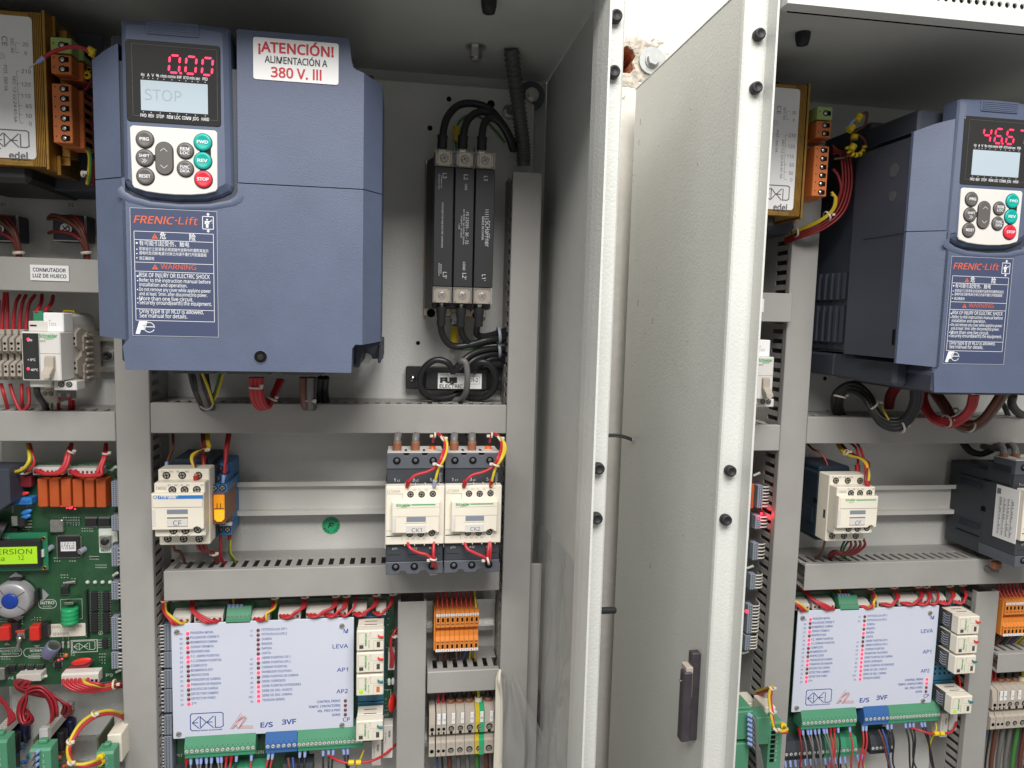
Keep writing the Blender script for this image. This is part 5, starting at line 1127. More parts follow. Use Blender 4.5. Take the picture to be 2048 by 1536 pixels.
    A = lambda X, Y, y=yb: at(765+(X+(0 if tag == 'CK1' else 0))*.1953, 860+Y*.1953, y)
    ox = x0-A(40, 600).x; Xw = lambda X, y=yb: x0+(X-40)/590*w_; Zw = lambda Y, y=yb: A(300, Y, y).z
    sm_ = MB().line((Xw(45), Zw(650)), (Xw(207), Zw(655)), .00025, yb-.0002).line((Xw(207), Zw(655)), (Xw(207), Zw(712)), .00025, yb-.0002).line((Xw(45), Zw(1028)), (Xw(200), Zw(1032)), .00025, yb-.0002).line((Xw(205), Zw(1048)), (Xw(205), Zw(1130)), .00025, yb-.0002)
    t.part('housing_seam', sm_, 'print_grey', b); t.part('finger_slot', MB().box(Xw(45), Xw(200), yb-.0003, yb, Zw(1087), Zw(1080), 0), 'dark_hole', b)
    yc = yb-.0060
    cv = t.part('front_cover', MB().prism([(Xw(100), Zw(1035)), (Xw(100), Zw(722)), (Xw(585), Zw(722)), (Xw(585), Zw(1035)), (Xw(555), Zw(1038)), (Xw(545), Zw(1022)), (Xw(515), Zw(1010)), (Xw(482), Zw(1022)), (Xw(470), Zw(1038))], yc, yb+.0002, c=.0006), 'beige')
    t.part('cover_line', MB().line((Xw(145), Zw(780)), (Xw(580), Zw(774)), .0002, yc-.0002).line((Xw(105), Zw(868)), (Xw(580), Zw(866)), .0003, yc-.0002).line((Xw(575), Zw(872)), (Xw(575), Zw(1030)), .0002, yc-.0002).line((Xw(140), Zw(880)), (Xw(138), Zw(1030)), .0002, yc-.0002).line((Xw(235), Zw(935)), (Xw(450), Zw(935)), .0003, yc-.0002), 'beige_dark', cv)
    t.part('window', MB().box(Xw(247), Xw(442), yc-.0002, yc, Zw(922), Zw(872), 0), 'window_smoke', cv)
    t.part('side_window', MB().box(Xw(106), Xw(134), yc-.0003, yc, Zw(1020), Zw(882), .0002), 'keypad_grey', cv)
    pl = t.part('name_plate', MB().box(Xw(245), Xw(440), yc-.0005, yc, Zw(1037), Zw(955), .0002), 'keypad_grey', cv)
    t.part('plate_lettering', MB().text(tag, (Xw(300), yc-.0007, Zw(1024)), .0042*.9, w=Xw(402)-Xw(300)), 'print_grey', pl)
    t.part('maker_lettering', MB().text('Schneider', (Xw(143), yc-.0003, Zw(762)), .0022, w=Xw(288)-Xw(143), bold=.03).text('Electric', (Xw(190), yc-.0003, Zw(775)), .0012).rect(Xw(295), Xw(537), Zw(753), Zw(743), yc-.0003), 'print_green', cv)
    for X, Y in ((285, 658), (398, 660), (512, 656), (282, 1063), (395, 1065), (508, 1060)): screwhole(t, Xw(X), yb, Zw(Y), .0030, .5+X*.01, b)
    w = MB()
    for s_, X, Y in (('13', 248, 620), ('NO', 308, 620), ('21', 365, 620), ('NC', 430, 620), ('A1', 535, 616), ('14', 250, 1122), ('NO', 302, 1122), ('22', 360, 1122), ('NC', 415, 1122), ('A2', 525, 1116)): w.text(s_, (Xw(X), yb-.0002, Zw(Y)), .0016)
    w.text('LC1D40A', (Xw(52), yb-.0002, Zw(638)), .0024, w=Xw(182)-Xw(52)); t.part('moulded_lettering', w, 'beige_dark', b)
    # rating label and relief on the flank
    xs = x0-.0002
    for y0_, y1_, z0_, z1_ in ((-.058, -.026, -.1720, -.1655), (-.058, -.030, -.2180, -.2120)): t.part('flank_recess', MB().box(xs-.0003, xs, y0_, y1_, z0_, z1_, 0), 'teal')
    for y0_, y1_, z0_, z1_ in ((-.066, -.026, -.1608, -.1600), (-.060, -.026, -.2265, -.2255), (-.096, -.060, -.1592, -.1586)): t.part('flank_groove', MB().box(xs-.0004, xs, y0_, y1_, z0_, z1_, 0), 'dark_hole')
    t.part('flank_window', MB().box(xs-.0004, xs, -.0655, -.0600, -.1955, -.1900, 0), 'dark_hole')
    fl = t.part('rating_plate', MB().box(xs-.0005, xs, -.1085, -.0785, -.2190, -.1610, 0), 'white_sticker')
    w = MB(); xl_ = xs-.0007
    def qd(y0_, y1_, z0_, z1_): w.quad((xl_, y0_, z0_), (xl_, y0_, z1_), (xl_, y1_, z1_), (xl_, y1_, z0_))
    qd(-.0850, -.0800, -.1705, -.1645)
    rnd = random.Random(5)
    for col in range(4):
        yy = -.0835-.0052*col
        qd(yy, yy-.0002, -.216, -.173)
        for k in range(26):
            z = -.1735-k*.0016; qd(yy-.0010, yy-.0010-rnd.uniform(.0008, .0030), z-.0008, z)
    t.part('plate_lettering', w, 'print_grey', fl)
    # cable ends: copper-coloured sleeves at the top
    return t
ck1 = power_contactor('CK1', 'large charcoal and beige contactor marked CK1, left cabinet', -.0115, .0415)
ck2 = power_contactor('CK2', 'large charcoal and beige contactor marked CK2, left cabinet', .0427, .0950)
clone(ck1, 'R', 'large contactor showing its dark flank and white rating label at the right photo edge')
for nm, x0 in (('CK1', -.0115), ('CK2', .0427)):
    t = Thing('cable_end', 'two grey cables with brown sleeves entering the top of contactor '+nm, 'cables', (x0+.02, -.07, -.13), 'cables entering the large contactors')
    for f in (.175, .50):
        p = Vector((x0+.053*f, -.086, -.1330)); t.part('brown_sleeve', MB().lathe(p-Vector((0, 0, .004)), (0, .02, 1), [(.0041, 0), (.0042, .013), (.0040, .0145), (0, .0145)], 16), 'copper')
        wire(t, 'wire_grey', .0036, [p+Vector((0, .0005, .009)), p+Vector((0, .0015, .0125)), p+Vector((.0005, .006, .0150)), p+Vector((.001, .013, .0140)), p+Vector((.001, .024, .0100)), p+Vector((.001, .050, .0090))], 'cable', n=12)
    p = Vector((x0+.053*.81, -.080, -.1335)); t.part('orange_ferrule', MB().lathe(p-Vector((0, 0, .003)), (0, 0, 1), [(.0030, 0), (.0030, .0085), (0, .0085)], 14), 'ferrule_orange')
for nm, o in (('CK1', 0), ('CK2', 113.5)):
    t = Thing('wire_harness', 'red and yellow control wires tied over the front of contactor '+nm, 'wires', at(870+o, 930, -.1), 'wire harnesses')
    yw = -.118
    wire(t, 'wire_red', .0014, [(866+o, 884, -.082), (868+o, 872, -.088), (878+o, 868, -.094), (888+o, 880, -.102), (889+o, 896, -.110), (882+o, 915, yw), (874+o, 932, yw), (856+o, 943, yw), (832+o, 950, yw), (820+o, 960, yw), (815+o, 972, yw+.002)])
    wire(t, 'wire_red', .0014, [(880+o, 872, -.092), (890+o, 884, -.104), (891+o, 900, -.110), (884+o, 918, yw), (877+o, 932, yw+.001)])
    for k in range(1 if nm == 'CK1' else 2): wire(t, 'wire_yellow', .0013, [(878+o, 870, -.092), (892+o, 880, -.104), (894+o+k*4, 898, -.110), (888+o+k*2, 918, yw), (878+o, 936, yw), (872+o, 955, yw), (869+o, 972, yw+.002)])
    ferrule(t, (817+o, 962, yw+.001), (814+o, 974, yw+.003), .0024, 'ferrule_red'); ferrule(t, (870+o, 961, yw+.001), (868+o, 974, yw+.003), .0022, 'ferrule_blue' if nm == 'CK1' else 'ferrule_red')
    tie(t, at(878+o, 930, yw-.001), .0042, (.4, 0, 1), tail=(-1, 0, .2)); tie(t, at(885+o, 878, -.102), .0036, (.8, 0, .5)); tie(t, at(870+o, 870, -.090), .003, (1, 0, 0), tail=(-1, 0, -.3))
    t2 = Thing('wire_harness', 'red control wires tied below contactor '+nm, 'wires', at(860+o, 1100, -.11), 'wire harnesses')
    if nm == 'CK1':
        wire(t2, 'wire_red', .0015, [(815, 1084, -.113), (820, 1096, -.118), (836, 1105, -.119), (854, 1110, -.119), (866, 1122, -.118), (872, 1136, -.110), (873, 1144, -.085)]); wire(t2, 'wire_red', .0015, [(868, 1082, -.113), (867, 1110, -.119), (870, 1130, -.115), (876, 1142, -.100), (876, 1144, -.085)]); wire(t2, 'wire_red', .0015, [(864, 1116, -.118), (866, 1130, -.114), (869, 1145, -.090)])
        tie(t2, at(866, 1118, -.1185), .0040, (.2, 0, 1), tail=(-1, 0, -.3)); tie(t2, at(870, 1146, -.092), .0034, (.1, 0, 1), tail=(-1, 0, -.2))
    else:
        wire(t2, 'wire_red', .0015, [(929, 1084, -.113), (935, 1098, -.118), (952, 1107, -.119), (968, 1114, -.119), (979, 1122, -.116)]); wire(t2, 'wire_red', .0015, [(981, 1082, -.113), (981, 1100, -.117), (979, 1122, -.116)]); wire(t2, 'wire_red', .0015, [(979, 1082, -.113), (976, 1105, -.118), (976, 1122, -.114), (975, 1134, -.09)])
        tie(t2, at(976, 1121, -.118), .0042, (.7, 0, .2), tail=(-1, 0, 0))
# dark corks at the feet of the contactors
for x0, nm in ((-.0115, 'CK1'), (.0427, 'CK2')):
    t = Thing('cable_end', 'dark cable stubs under the foot of contactor '+nm, 'cables', (x0+.02, -.07, -.25), 'cables entering the large contactors')
    for f in (.17, .49): p = Vector((x0+.053*f, -.085, -.246)); t.part('cable', MB().lathe(p+Vector((0, 0, .004)), (0, .3, -1), [(.0048, 0), (.0048, .006), (.0036, .0085), (0, .009)], 16), 'wire_black')
# ================================================================== green controller board at the left
setcab('L')
def smd(mb, x, z, y, w, h): return mb.rect(x-w/2, x+w/2, z-h/2, z+h/2, y)
def idc(t, X0, X1, Z0, Z1, y, side, nw, par=None):
    """grey two-row ribbon connector with its white conductors leaving to one side (+1 right, -1 left)"""
    c = t.part('ribbon_connector', MB().box(X0, X1, y, y+.010, Z0, Z1, .0004), 'idc_grey', par)
    h = MB(); n = max(3, int((Z1-Z0)/.0019)); w = X1-X0
    for k in range(n):
        z = Z0+(k+.5)*(Z1-Z0)/n
        for f in (.32, .68): h.rect(X0+w*f-.0005, X0+w*f+.0005, z-.0004, z+.0004, y-.0002)
    t.part('pin_hole', h, 'dark_hole', c, stuff=True)
    for k in range(nw):
        z = Z0+(k+.5)*(Z1-Z0)/nw; xs = X1 if side > 0 else X0
        t.part('white_conductor', MB().tube([(xs, y+.001, z), (xs+side*.0075, y+.0015, z), (xs+side*.0115, y+.010, z+.001), (xs+side*.0125, y+.026, z+.002)], .00085, n=6, seg=3), 'idc_white', c)
    return c
def elco(t, p, d, r, l, col='knob_silver', sleeve='idc_grey'):
    d = Vector(d).normalized(); c = t.part('capacitor', MB().lathe(p, d, [(r, 0), (r, l*.92), (r*.85, l), (0, l)], 16), sleeve); t.part('capacitor_end', MB().lathe(p, d, [(r*.8, l+.0001), (0, l+.0002)], 16), 'steel', c); return c
def connector(t, px0, py0, px1, py1, y, d, m='idc_white', n=0, par=None):
    a, b = at(px0, py0, y), at(px1, py1, y); c = t.part('plug_connector', MB().box(a.x, b.x, y, y+d, b.z, a.z, .0004), m, par)
    if n:
        h = MB(); w = (b.x-a.x)/n
        for k in range(n): t.part('contact_hole', MB().box(a.x+w*(k+.25), a.x+w*(k+.75), y-.0002, y, b.z+(a.z-b.z)*.25, b.z+(a.z-b.z)*.62, 0), 'maroon', c)
    return c
def left_board():
    B = -.028
    t = Thing('circuit_board', 'green controller board with green-lit text display at the left edge of the left cabinet', 'circuit board', at(120, 1150, B))
    P = lambda px, py, y=B: at(px, py, y)
    x1 = P(235, 1100).x; zt = P(120, 925).z; zb = P(120, 1368).z; x0 = -.385
    t.part('board', MB().box(x0, x1, B, B+.0016, zb, zt, 0), 'pcb')
    tr_ = MB(); rnd = random.Random(11); yt = B-.00012; sk = MB(); ysk = B-.0002
    def tp(mb, pts, w): 
        q = [P(*p, yt) for p in pts]
        for i in range(len(q)-1): mb.line((q[i].x, q[i].z), (q[i+1].x, q[i+1].z), w, yt)
    for k in range(10): tp(tr_, [(95+k*2.4, 1140), (95+k*2.4, 1160+k), (120+k*2, 1185+k), (120+k*2, 1230)], .0003)
    for k in range(26):
        x = rnd.uniform(5, 230); y = rnd.uniform(1020, 1360); l = rnd.uniform(8, 40); tp(tr_, [(x, y), (x, y+l), (x+rnd.choice((-1, 1))*l*.5, y+l*1.5)], .00028)
    for k in range(6): tp(tr_, [(78+k*3, 1012+k*2), (78+k*3, 1022+k*2), (95+k*2, 1036+k), (130, 1036+k*2)], .0003)
    t.part('copper_track', tr_, 'trace', stuff=True)
    def st(s_, px, py, h, **k): p = P(px, py, ysk); sk.text(s_, (p.x, ysk, p.z), h, **k)
    st('JP1', 14, 935, .0028, w=.0088); st('P6', 135, 936, .0028); st('SEÑALIZACIÓN', 157, 934, .0022, w=.022); st('P9', 212, 1354, .0034, w=.0062); st('P4', 16, 1360, .0034); st('P7', 232, 1228, .0030); st('F2', 142, 1312, .0026)
    def rr(px0, py0, px1, py1, w=.0003):
        a, b = P(px0, py0, ysk), P(px1, py1, ysk); sk.frame(a.x, b.x, b.z, a.z, w, ysk)
    def pill(px0, py0, px1, py1, w=.0005):
        a, b = P(px0, py0, ysk), P(px1, py1, ysk); q = rrect(a.x, b.x, b.z, a.z, (a.z-b.z)*.45)
        for i in range(len(q)): sk.line(q[i], q[(i+1) % len(q)], w, ysk)
    pill(77, 1200, 113, 1216); st('INTRO', 81, 1209, .0030, w=.0125, bold=.02); st('ENTER', 86, 1214.5, .0014, w=.0075)
    pill(-6, 1297, 44, 1312); st('INSPECCIÓN', 0, 1305, .0026, w=.0180); st('INSPECTION', 4, 1310, .0016, w=.0150); pill(47, 1297, 98, 1312); st('NORMAL', 60, 1304, .0026, w=.0120, bold=.02); st('NORMAL', 63, 1309.5, .0014, w=.0095)
    a = P(143, 1305, ysk); b = P(194, 1279, ysk); sk.frame(a.x, b.x, a.z, b.z, .0006, ysk); edel_logo(sk, a.x+.0010, a.z+.0010, b.x-a.x-.003, b.z-a.z-.002, ysk, .0005)
    rr(121, 1199, 165, 1237); rr(24, 958, 24.5, 1025); rr(73, 940, 225, 941)
    for (px, py, s_) in ((175, 1270, '6'), (201, 1266, '9'), (102, 1320, '10'), (229, 1268, '7')):
        p = P(px, py, ysk); q = [(p.x+.0019*math.cos(u*.5236), p.z+.0019*math.sin(u*.5236)) for u in range(12)]
        for i in range(12): sk.line(q[i], q[(i+1) % 12], .0003, ysk)
        sk.text(s_, (p.x, ysk, p.z-.0009), .0018, anchor='c')
    # scatter of small designators / pads
    for (cx_, cy_, nx, ny, sx, sy2) in ((145, 1045, 7, 4, 5, 5), (55, 1062, 3, 3, 5, 6), (117, 1122, 3, 2, 5, 6), (147, 1122, 3, 2, 5, 6), (190, 1118, 5, 2, 4, 5), (204, 1135, 6, 2, 4, 5), (10, 1243, 3, 2, 5, 5), (42, 1245, 3, 3, 5, 5), (75, 1240, 4, 2, 5, 5), (132, 1155, 3, 2, 6, 5), (150, 1165, 2, 3, 6, 5), (207, 1320, 3, 4, 5, 6), (204, 1290, 4, 4, 4, 5), (70, 1316, 6, 2, 4, 5), (14, 1318, 4, 2, 5, 5), (118, 1330, 4, 3, 5, 4), (124, 1312, 3, 2, 6, 5), (177, 1062, 5, 2, 5, 5), (232, 1155, 2, 2, 4, 5), (75, 995, 3, 1, 5, 5), (62, 1018, 3, 2, 5, 5)):
        for i in range(nx):
            for j in range(ny):
                p = P(cx_+(i-nx/2)*sx, cy_+(j-ny/2)*sy2, ysk); smd(sk, p.x, p.z, ysk, .0011, .0006) if rnd.random() < .75 else sk.frame(p.x-.0007, p.x+.0007, p.z-.0005, p.z+.0005, .0002, ysk)
    t.part('white_printing', sk, 'silk', stuff=True)
    sc = MB()
    for (cx_, cy_, nx, ny, sx, sy2) in ((150, 1047, 6, 3, 6, 6), (55, 1062, 2, 2, 7, 8), (190, 1118, 5, 1, 4, 5), (42, 1245, 2, 2, 6, 7), (75, 1240, 3, 2, 6, 6), (207, 1322, 2, 3, 7, 8)):
        for i in range(nx):
            for j in range(ny):
                p = P(cx_+(i-nx/2)*sx, cy_+(j-ny/2)*sy2); sc.box(p.x-.0006, p.x+.0006, B-.0008, B-.0003, p.z-.0004, p.z+.0004, 0)
    t.part('chip_resistor', sc, 'chip', stuff=True)
    # top plug connectors
    connector(t, 13, 935, 54, 950, -.040, .012, n=5); connector(t, 65, 935, 126, 950, -.040, .012, n=7); connector(t, 135, 937, 205, 950, -.040, .012, n=8)
    # six orange relays
    for k in range(6):
        a, b = at(74+k*23.4, 958+k*.2, -.043), at(95+k*23.4, 1014+k*.2, -.043)
        r = t.part('orange_relay', MB().box(a.x, b.x, -.043, B, b.z, a.z, .0006), 'relay_orange')
        p = at(85+k*23.4, 994, -.0432); t.part('relay_mark', MB().text('G', (p.x, -.0432, p.z-.001), .0026, anchor='c'), 'print_orange', r)
    for px, py, s_ in ((141, 1014, 1.2), (143, 1008, .5), (134, 1016, .5), (150, 1018, .5), (122, 1012, .4)): p = P(px, py, -.040 if s_ > 1 else -.034); t.part('red_light', MB().ball(p, .0017*s_, n=10), 'led_glow')
    # left column of power parts
    a, b = at(-60, 937, -.060), at(21, 1020, -.060); t.part('mains_transformer', MB().prism([(-.385, b.z-.004), (-.385, a.z), (b.x, a.z-.001), (b.x, b.z+.006), (b.x-.012, b.z-.003)], -.060, B, c=.0008), 'drive_dark')
    a, b = at(23, 953, -.040), at(62, 975, -.040); t.part('film_capacitor', MB().box(a.x, b.x, -.040, B, b.z, a.z, .001), 'maroon')
    p = P(42, 989, -.036); m_ = MB().ball((0, 0, 0), 1, .0078, .002, .0022, 14); rot = math.radians(14); m_.v = [(p.x+x*math.cos(rot)-z*math.sin(rot), p.y+y, p.z+x*math.sin(rot)+z*math.cos(rot)) for x, y, z in m_.v]; t.part('varistor', m_, 'sw_red')
    a, b = at(26, 996, -.040), at(63, 1010, -.040); q = t.part('blue_capacitor', MB().box(a.x, b.x, -.040, B, b.z, a.z, .0008), 'cap_blue'); t.part('capacitor_lettering', MB().text('X2 100nF', (a.x+.0015, -.0403, b.z+.0018), .0022), 'print_blue', q)
    for (px, py) in ((53, 1024), (51, 1034)):
        p = P(px, py, -.035); m_ = MB().ball((0, 0, 0), 1, .0055, .0022, .0024, 14); rot = math.radians(22); m_.v = [(p.x+x*math.cos(rot)-z*math.sin(rot), p.y+y, p.z+x*math.sin(rot)+z*math.cos(rot)) for x, y, z in m_.v]; t.part('disc_capacitor', m_, 'cap_blue')
    elco(t, at(10, 1062, -.038), (-.9, -.2, .35), .0085, .018, sleeve='rubber')
    a, b = at(22, 1032, -.038), at(35, 1052, -.038); t.part('regulator_tab', MB().box(a.x, b.x, -.038, -.036, b.z, a.z, .0003), 'steel'); t.part('regulator', MB().box(b.x, b.x+.006, -.038, -.030, b.z-.001, a.z-.002, .0005), 'chip')
    for k in range(3): a = P(54, 1040+k*6); t.part('regulator_lead', MB().box(a.x, a.x+.006, -.032, -.031, a.z-.0004, a.z+.0004, 0), 'pin')
    a, b = P(24, 1053), P(39, 1066); t.part('inductor', MB().box(a.x, b.x, B-.004, B, b.z, a.z, .0003), 'chip')
    # crystal box
    a, b = P(98, 1040, -.034), P(126, 1065, -.034); t.part('crystal_can', MB().prism(rrect(a.x, b.x, b.z, a.z, .0015), -.034, B, c=.0008), 'zinc')
    # microcontroller
    a, b = P(117, 1072), P(162, 1112); mc = t.part('microcontroller', MB().box(a.x, b.x, B-.0030, B-.0006, b.z, a.z, .0003), 'chip'); pn = MB()
    for k in range(17):
        f = (k+.5)/17; z = b.z+(a.z-b.z)*f; x = a.x+(b.x-a.x)*f
        pn.box(a.x-.0016, a.x, B-.0014, B-.0004, z-.0003, z+.0003, 0).box(b.x, b.x+.0016, B-.0014, B-.0004, z-.0003, z+.0003, 0).box(x-.0003, x+.0003, B-.0014, B-.0004, a.z, a.z+.0014, 0).box(x-.0003, x+.0003, B-.0014, B-.0004, b.z-.0014, b.z, 0)
    t.part('chip_pin', pn, 'pin', mc, stuff=True); c0, c1 = P(121, 1084, B-.0033), P(152, 1102, B-.0033); ml = t.part('chip_label', MB().rect(c0.x, c1.x, c1.z, c0.z, B-.0033), 'white_sticker', mc)
    w = MB(); y = B-.0035
    for k, s_ in enumerate(('1 2 3 4 5', '6 7 8 9 10', '11 12 2009')): w.text(s_, (c0.x+.0008, y, c0.z-.0024-k*.0024), .0017, w=c1.x-c0.x-.002, bold=.01)
    t.part('label_lettering', w, 'print_black', ml)
    # two wide chips with pins on top, chips at right
    def dip(px0, py0, px1, py1, vert=True, npin=8, d=.0035, m='chip'):
        a, b = P(px0, py0), P(px1, py1); c = t.part('chip', MB().box(a.x, b.x, B-d, B-.0005, b.z, a.z, .0003), m); pn = MB()
        for k in range(npin):
            f = (k+.5)/npin
            if vert: z = b.z+(a.z-b.z)*f; pn.box(a.x-.0013, a.x, B-.0018, B-.0004, z-.0004, z+.0004, 0).box(b.x, b.x+.0013, B-.0018, B-.0004, z-.0004, z+.0004, 0)
            else: x = a.x+(b.x-a.x)*f; pn.box(x-.0003, x+.0003, B-.0018, B-.0004, a.z, a.z+.0016, 0).box(x-.0003, x+.0003, B-.0018, B-.0004, b.z-.0012, b.z, 0)
        t.part('chip_pin', pn, 'pin', c, stuff=True); return c
    dip(172, 1036, 196, 1051, False, 12); dip(199, 1036, 222, 1051, False, 12); dip(184, 1182, 198, 1220); dip(207, 1182, 221, 1220); dip(184, 1223, 198, 1262); dip(207, 1223, 221, 1262)
    dip(124, 1172, 140, 1186, False, 4); dip(206, 1276, 218, 1292, True, 4); dip(112, 1322, 124, 1336, False, 4)
    for k in range(4): dip(20+k*18.5, 1330, 34+k*18.5, 1341, False, 4)
    a, b = P(174, 1178), P(180, 1272); t.part('resistor_network', MB().box(a.x, b.x, B-.004, B, b.z, a.z, .0003), 'chip')
    # reset push button
    a, b = P(196, 1058, B-.002), P(226, 1106, B-.002); rp = t.part('reset_pad', MB().prism(rrect(a.x, b.x+.004, b.z, a.z, .0010), B-.0006, B), 'silk')
    a, b = P(199, 1072, B-.004), P(222, 1094, B-.004); sb = t.part('push_button', MB().box(a.x, b.x, B-.0045, B-.0006, b.z, a.z, .0004), 'zinc', None)
    p = P(210, 1083, B-.005); t.part('button_cap', MB().lathe((p.x, B-.0045, p.z), (0, -1, 0), [(.0034, 0), (.0034, .0025), (.003, .0030), (0, .0030)], 20), 'black_plastic', sb)
    a = P(202, 1103, B-.0010); t.part('pad_lettering', MB().text('RESET', (a.x, B-.0009, a.z), .0022, w=.0085, bold=.02), 'print_black', rp)
    # small electrolytics, crystals, lamps
    elco(t, P(104, 1094), (-.3, -1, -.1), .0028, .007); elco(t, P(170, 1098), (-.4, -1, -.15), .0028, .007)
    a = P(128, 1166, -.031); t.part('crystal', MB().tube([a, P(152, 1163, -.031)], .0018, n=10), 'zinc'); 
    for k in range(4): p = P(176+k*15, 1165); t.part('indicator_lamp', MB().lathe(p, (.2, -1, .5), [(.0018, 0), (.0018, .003), (.001, .004), (0, .0043)], 10), 'silk')
    for px, py in ((229, 936), (232, 1147), (90, 1352), (238, 1340)):
        a = P(px-5, py+4, -.034); t.part('standoff', MB().tube([a, a+Vector((.005, -.004, .004))], .0014, n=10), 'silk')
    # green battery of stacked cells
    p = P(141, 1228, -.030); t.part('battery', MB().lathe(P(140, 1248, -.036), (.02, 0, 1), [(0, 0), (.0070, .0004), (.0078, .002), (.0076, .0036), (.0070, .0042), (.0077, .0055), (.0077, .0075), (.0070, .0085), (.0077, .0098), (.0077, .0118), (.0070, .0128), (.0076, .014), (.0074, .0155), (.0066, .0164), (0, .0164)], 24), 'battery_green')
    p = P(141, 1206, -.0375); t.part('battery_terminal', MB().box(p.x-.0045, p.x+.004, -.041, -.033, p.z-.0006, p.z+.0022, .0005), 'steel')
    # serial label
    a, b = P(97, 1249, -.0290), P(171, 1272, -.0290); sl = t.part('serial_label', MB().prism(rrect(a.x, b.x, b.z, a.z, .0008), -.0286, -.0283), 'beige'); w = MB(); y = -.0288
    w.text('EDEL K2 6427 8B', (a.x+.0030, y, a.z-.0040), .0024, w=.0270).text('09085', (a.x+.0040, y, b.z+.0016), .0028, w=.0140); t.part('label_lettering', w, 'print_grey', sl)
    # resistors, big capacitor
    for px in (126, 137):
        p = P(px, 1276, -.030); q = P(px, 1296, -.030); r = t.part('resistor', MB().lathe(q, (p-q), [(.0008, 0), (.0013, .001), (.0010, .002), (.0010, .005), (.0013, .006), (.0008, .007)], 10), 'beige_dark'); t.part('resistor_lead', MB().tube([p+Vector((0, 0, .002)), q-Vector((0, 0, .002))], .0003, n=5, spline=False), 'pin', r)
    elco(t, P(97, 1308, -.034), (.5, -.3, .75), .0068, .0135, sleeve='cap_blue').data.materials[0] = mat('cap_mauve', (.16, .17, .28), .35)
    p = P(132, 1311, -.031); t.part('tantalum_capacitor', MB().ball(p, .0022, 1, .8, 1.1, 10), 'orange')
    for px, py in ((110, 1310), (117, 1320), (124, 1318), (225, 1257), (225, 1248)): t.part('red_light', MB().ball(P(px, py, -.031), .0010, n=8), 'led_glow')
    # red varistor lying over a slab, wide connector P9
    a = P(152, 1334, -.040); t.part('flat_varistor', MB().prism([(P(126, 1342, -.038).x, P(126, 1342, -.038).z), (P(172, 1342, -.038).x, P(172, 1342, -.038).z), (P(186, 1326, -.038).x, P(186, 1322, -.038).z), (P(150, 1324, -.038).x, P(150, 1324, -.038).z)], -.040, -.034, c=.0005), 'maroon')
    p = P(163, 1323, -.041); m_ = MB().ball((0, 0, 0), 1, .0098, .002, .0034, 16); rot = math.radians(10); m_.v = [(p.x+x*math.cos(rot)-z*math.sin(rot), p.y+y, p.z+x*math.sin(rot)+z*math.cos(rot)) for x, y, z in m_.v]; t.part('varistor', m_, 'sw_red')
    c9 = MB(); a, b = at(122, 1352, -.050), at(197, 1366, -.050); c9.prism([(-.050, b.z), (-.050, a.z), (-.048, a.z+.0016), (-.040, a.z+.0020), (-.040, b.z)], a.x, b.x, 'x', c=.0004); cc = t.part('plug_connector', c9, 'idc_white')
    for k in range(9): x = a.x+(k+.5)*(b.x-a.x)/9; t.part('contact_hole', MB().box(x-.0012, x+.0012, -.0503, -.050, b.z+.0010, b.z+.0040, 0), 'dark_hole', cc)
    connector(t, 32, 1350, 82, 1362, -.040, .012)
    a, b = P(-8, 1335, -.036), P(12, 1358, -.036); t.part('jack_socket', MB().box(a.x, b.x, -.038, B, b.z, a.z, .0006), 'zinc')
    # silver rotary knob with blue cap
    p = P(33, 1193, -.030); kb = t.part('rotary_knob', MB().lathe((p.x, -.030, p.z), (0, -1, 0), [(.0178, 0), (.0178, .006), (.0172, .0105), (.0160, .012), (.0080, .0125), (.0074, .0118), (0, .0118)], 40), 'knob_silver')
    t.part('blue_cap', MB().lathe((p.x, -.0418, p.z), (0, -1, 0), [(.0074, 0), (.0074, .0008), (.006, .0014), (0, .0018)], 28), 'knob_blue', kb)
    q = p; gl = MB()
    for a_ in (35, 125, 215, 325): c_, s__ = math.cos(math.radians(a_)), math.sin(math.radians(a_)); gl.line((p.x+c_*.0082, p.z+s__*.0082), (p.x+c_*.0165, p.z+s__*.0165), .0004, -.0428)
    t.part('knob_groove', gl, 'dark_hole', kb)
    for a_, lx in ((90, .0245), (0, .0285), (270, .0255)):
        c_, s__ = math.cos(math.radians(a_)), math.sin(math.radians(a_)); tip = Vector((p.x+c_*lx, -.0292, p.z+s__*lx)); bs = Vector((p.x+c_*(lx-.0055), -.0292, p.z+s__*(lx-.0055))); n_ = Vector((-s__, 0, c_))*.0062
        t.part('direction_arrow', MB().prism([(tip.x, tip.z), ((bs+n_).x, (bs+n_).z), ((bs-n_).x, (bs-n_).z)], -.0296, -.0284), 'knob_silver')
    for px, py, w2, h2 in ((32, 1158, .011, .0012), (73, 1193, .002, .013)): a = P(px, py, -.034); t.part('arrow_guard', MB().box(a.x-w2/2, a.x+w2/2, -.036, B, a.z-h2/2, a.z+h2/2, .0003), 'chip')
    # red switches and toggle
    for px in (8, 68):
        a, b = at(px-10, 1254, -.040), at(px+11, 1281, -.040); sw_ = t.part('slide_switch', MB().box(b.x-.001, b.x+.0055, -.036, B, b.z+.001, a.z+.001, .0003), 'chip'); t.part('red_slider', MB().box(a.x, b.x, -.0405, -.030, b.z, a.z, .0008), 'sw_red', sw_)
    a, b = at(31, 1261, -.036), at(50, 1278, -.036); tg = t.part('toggle_switch', MB().box(a.x, b.x, -.036, B, b.z, a.z, .0005), 'zinc'); t.part('toggle_top', MB().box(a.x, b.x, -.0365, -.0355, a.z-.0022, a.z, .0003), 'sw_red', tg)
    q0 = at(40, 1276, -.037); t.part('toggle_lever', MB().lathe(q0, (.05, -.6, -.7), [(.0022, 0), (.0024, .003), (.0014, .0032), (.0018, .011), (0, .0115)], 12), 'steel', tg)
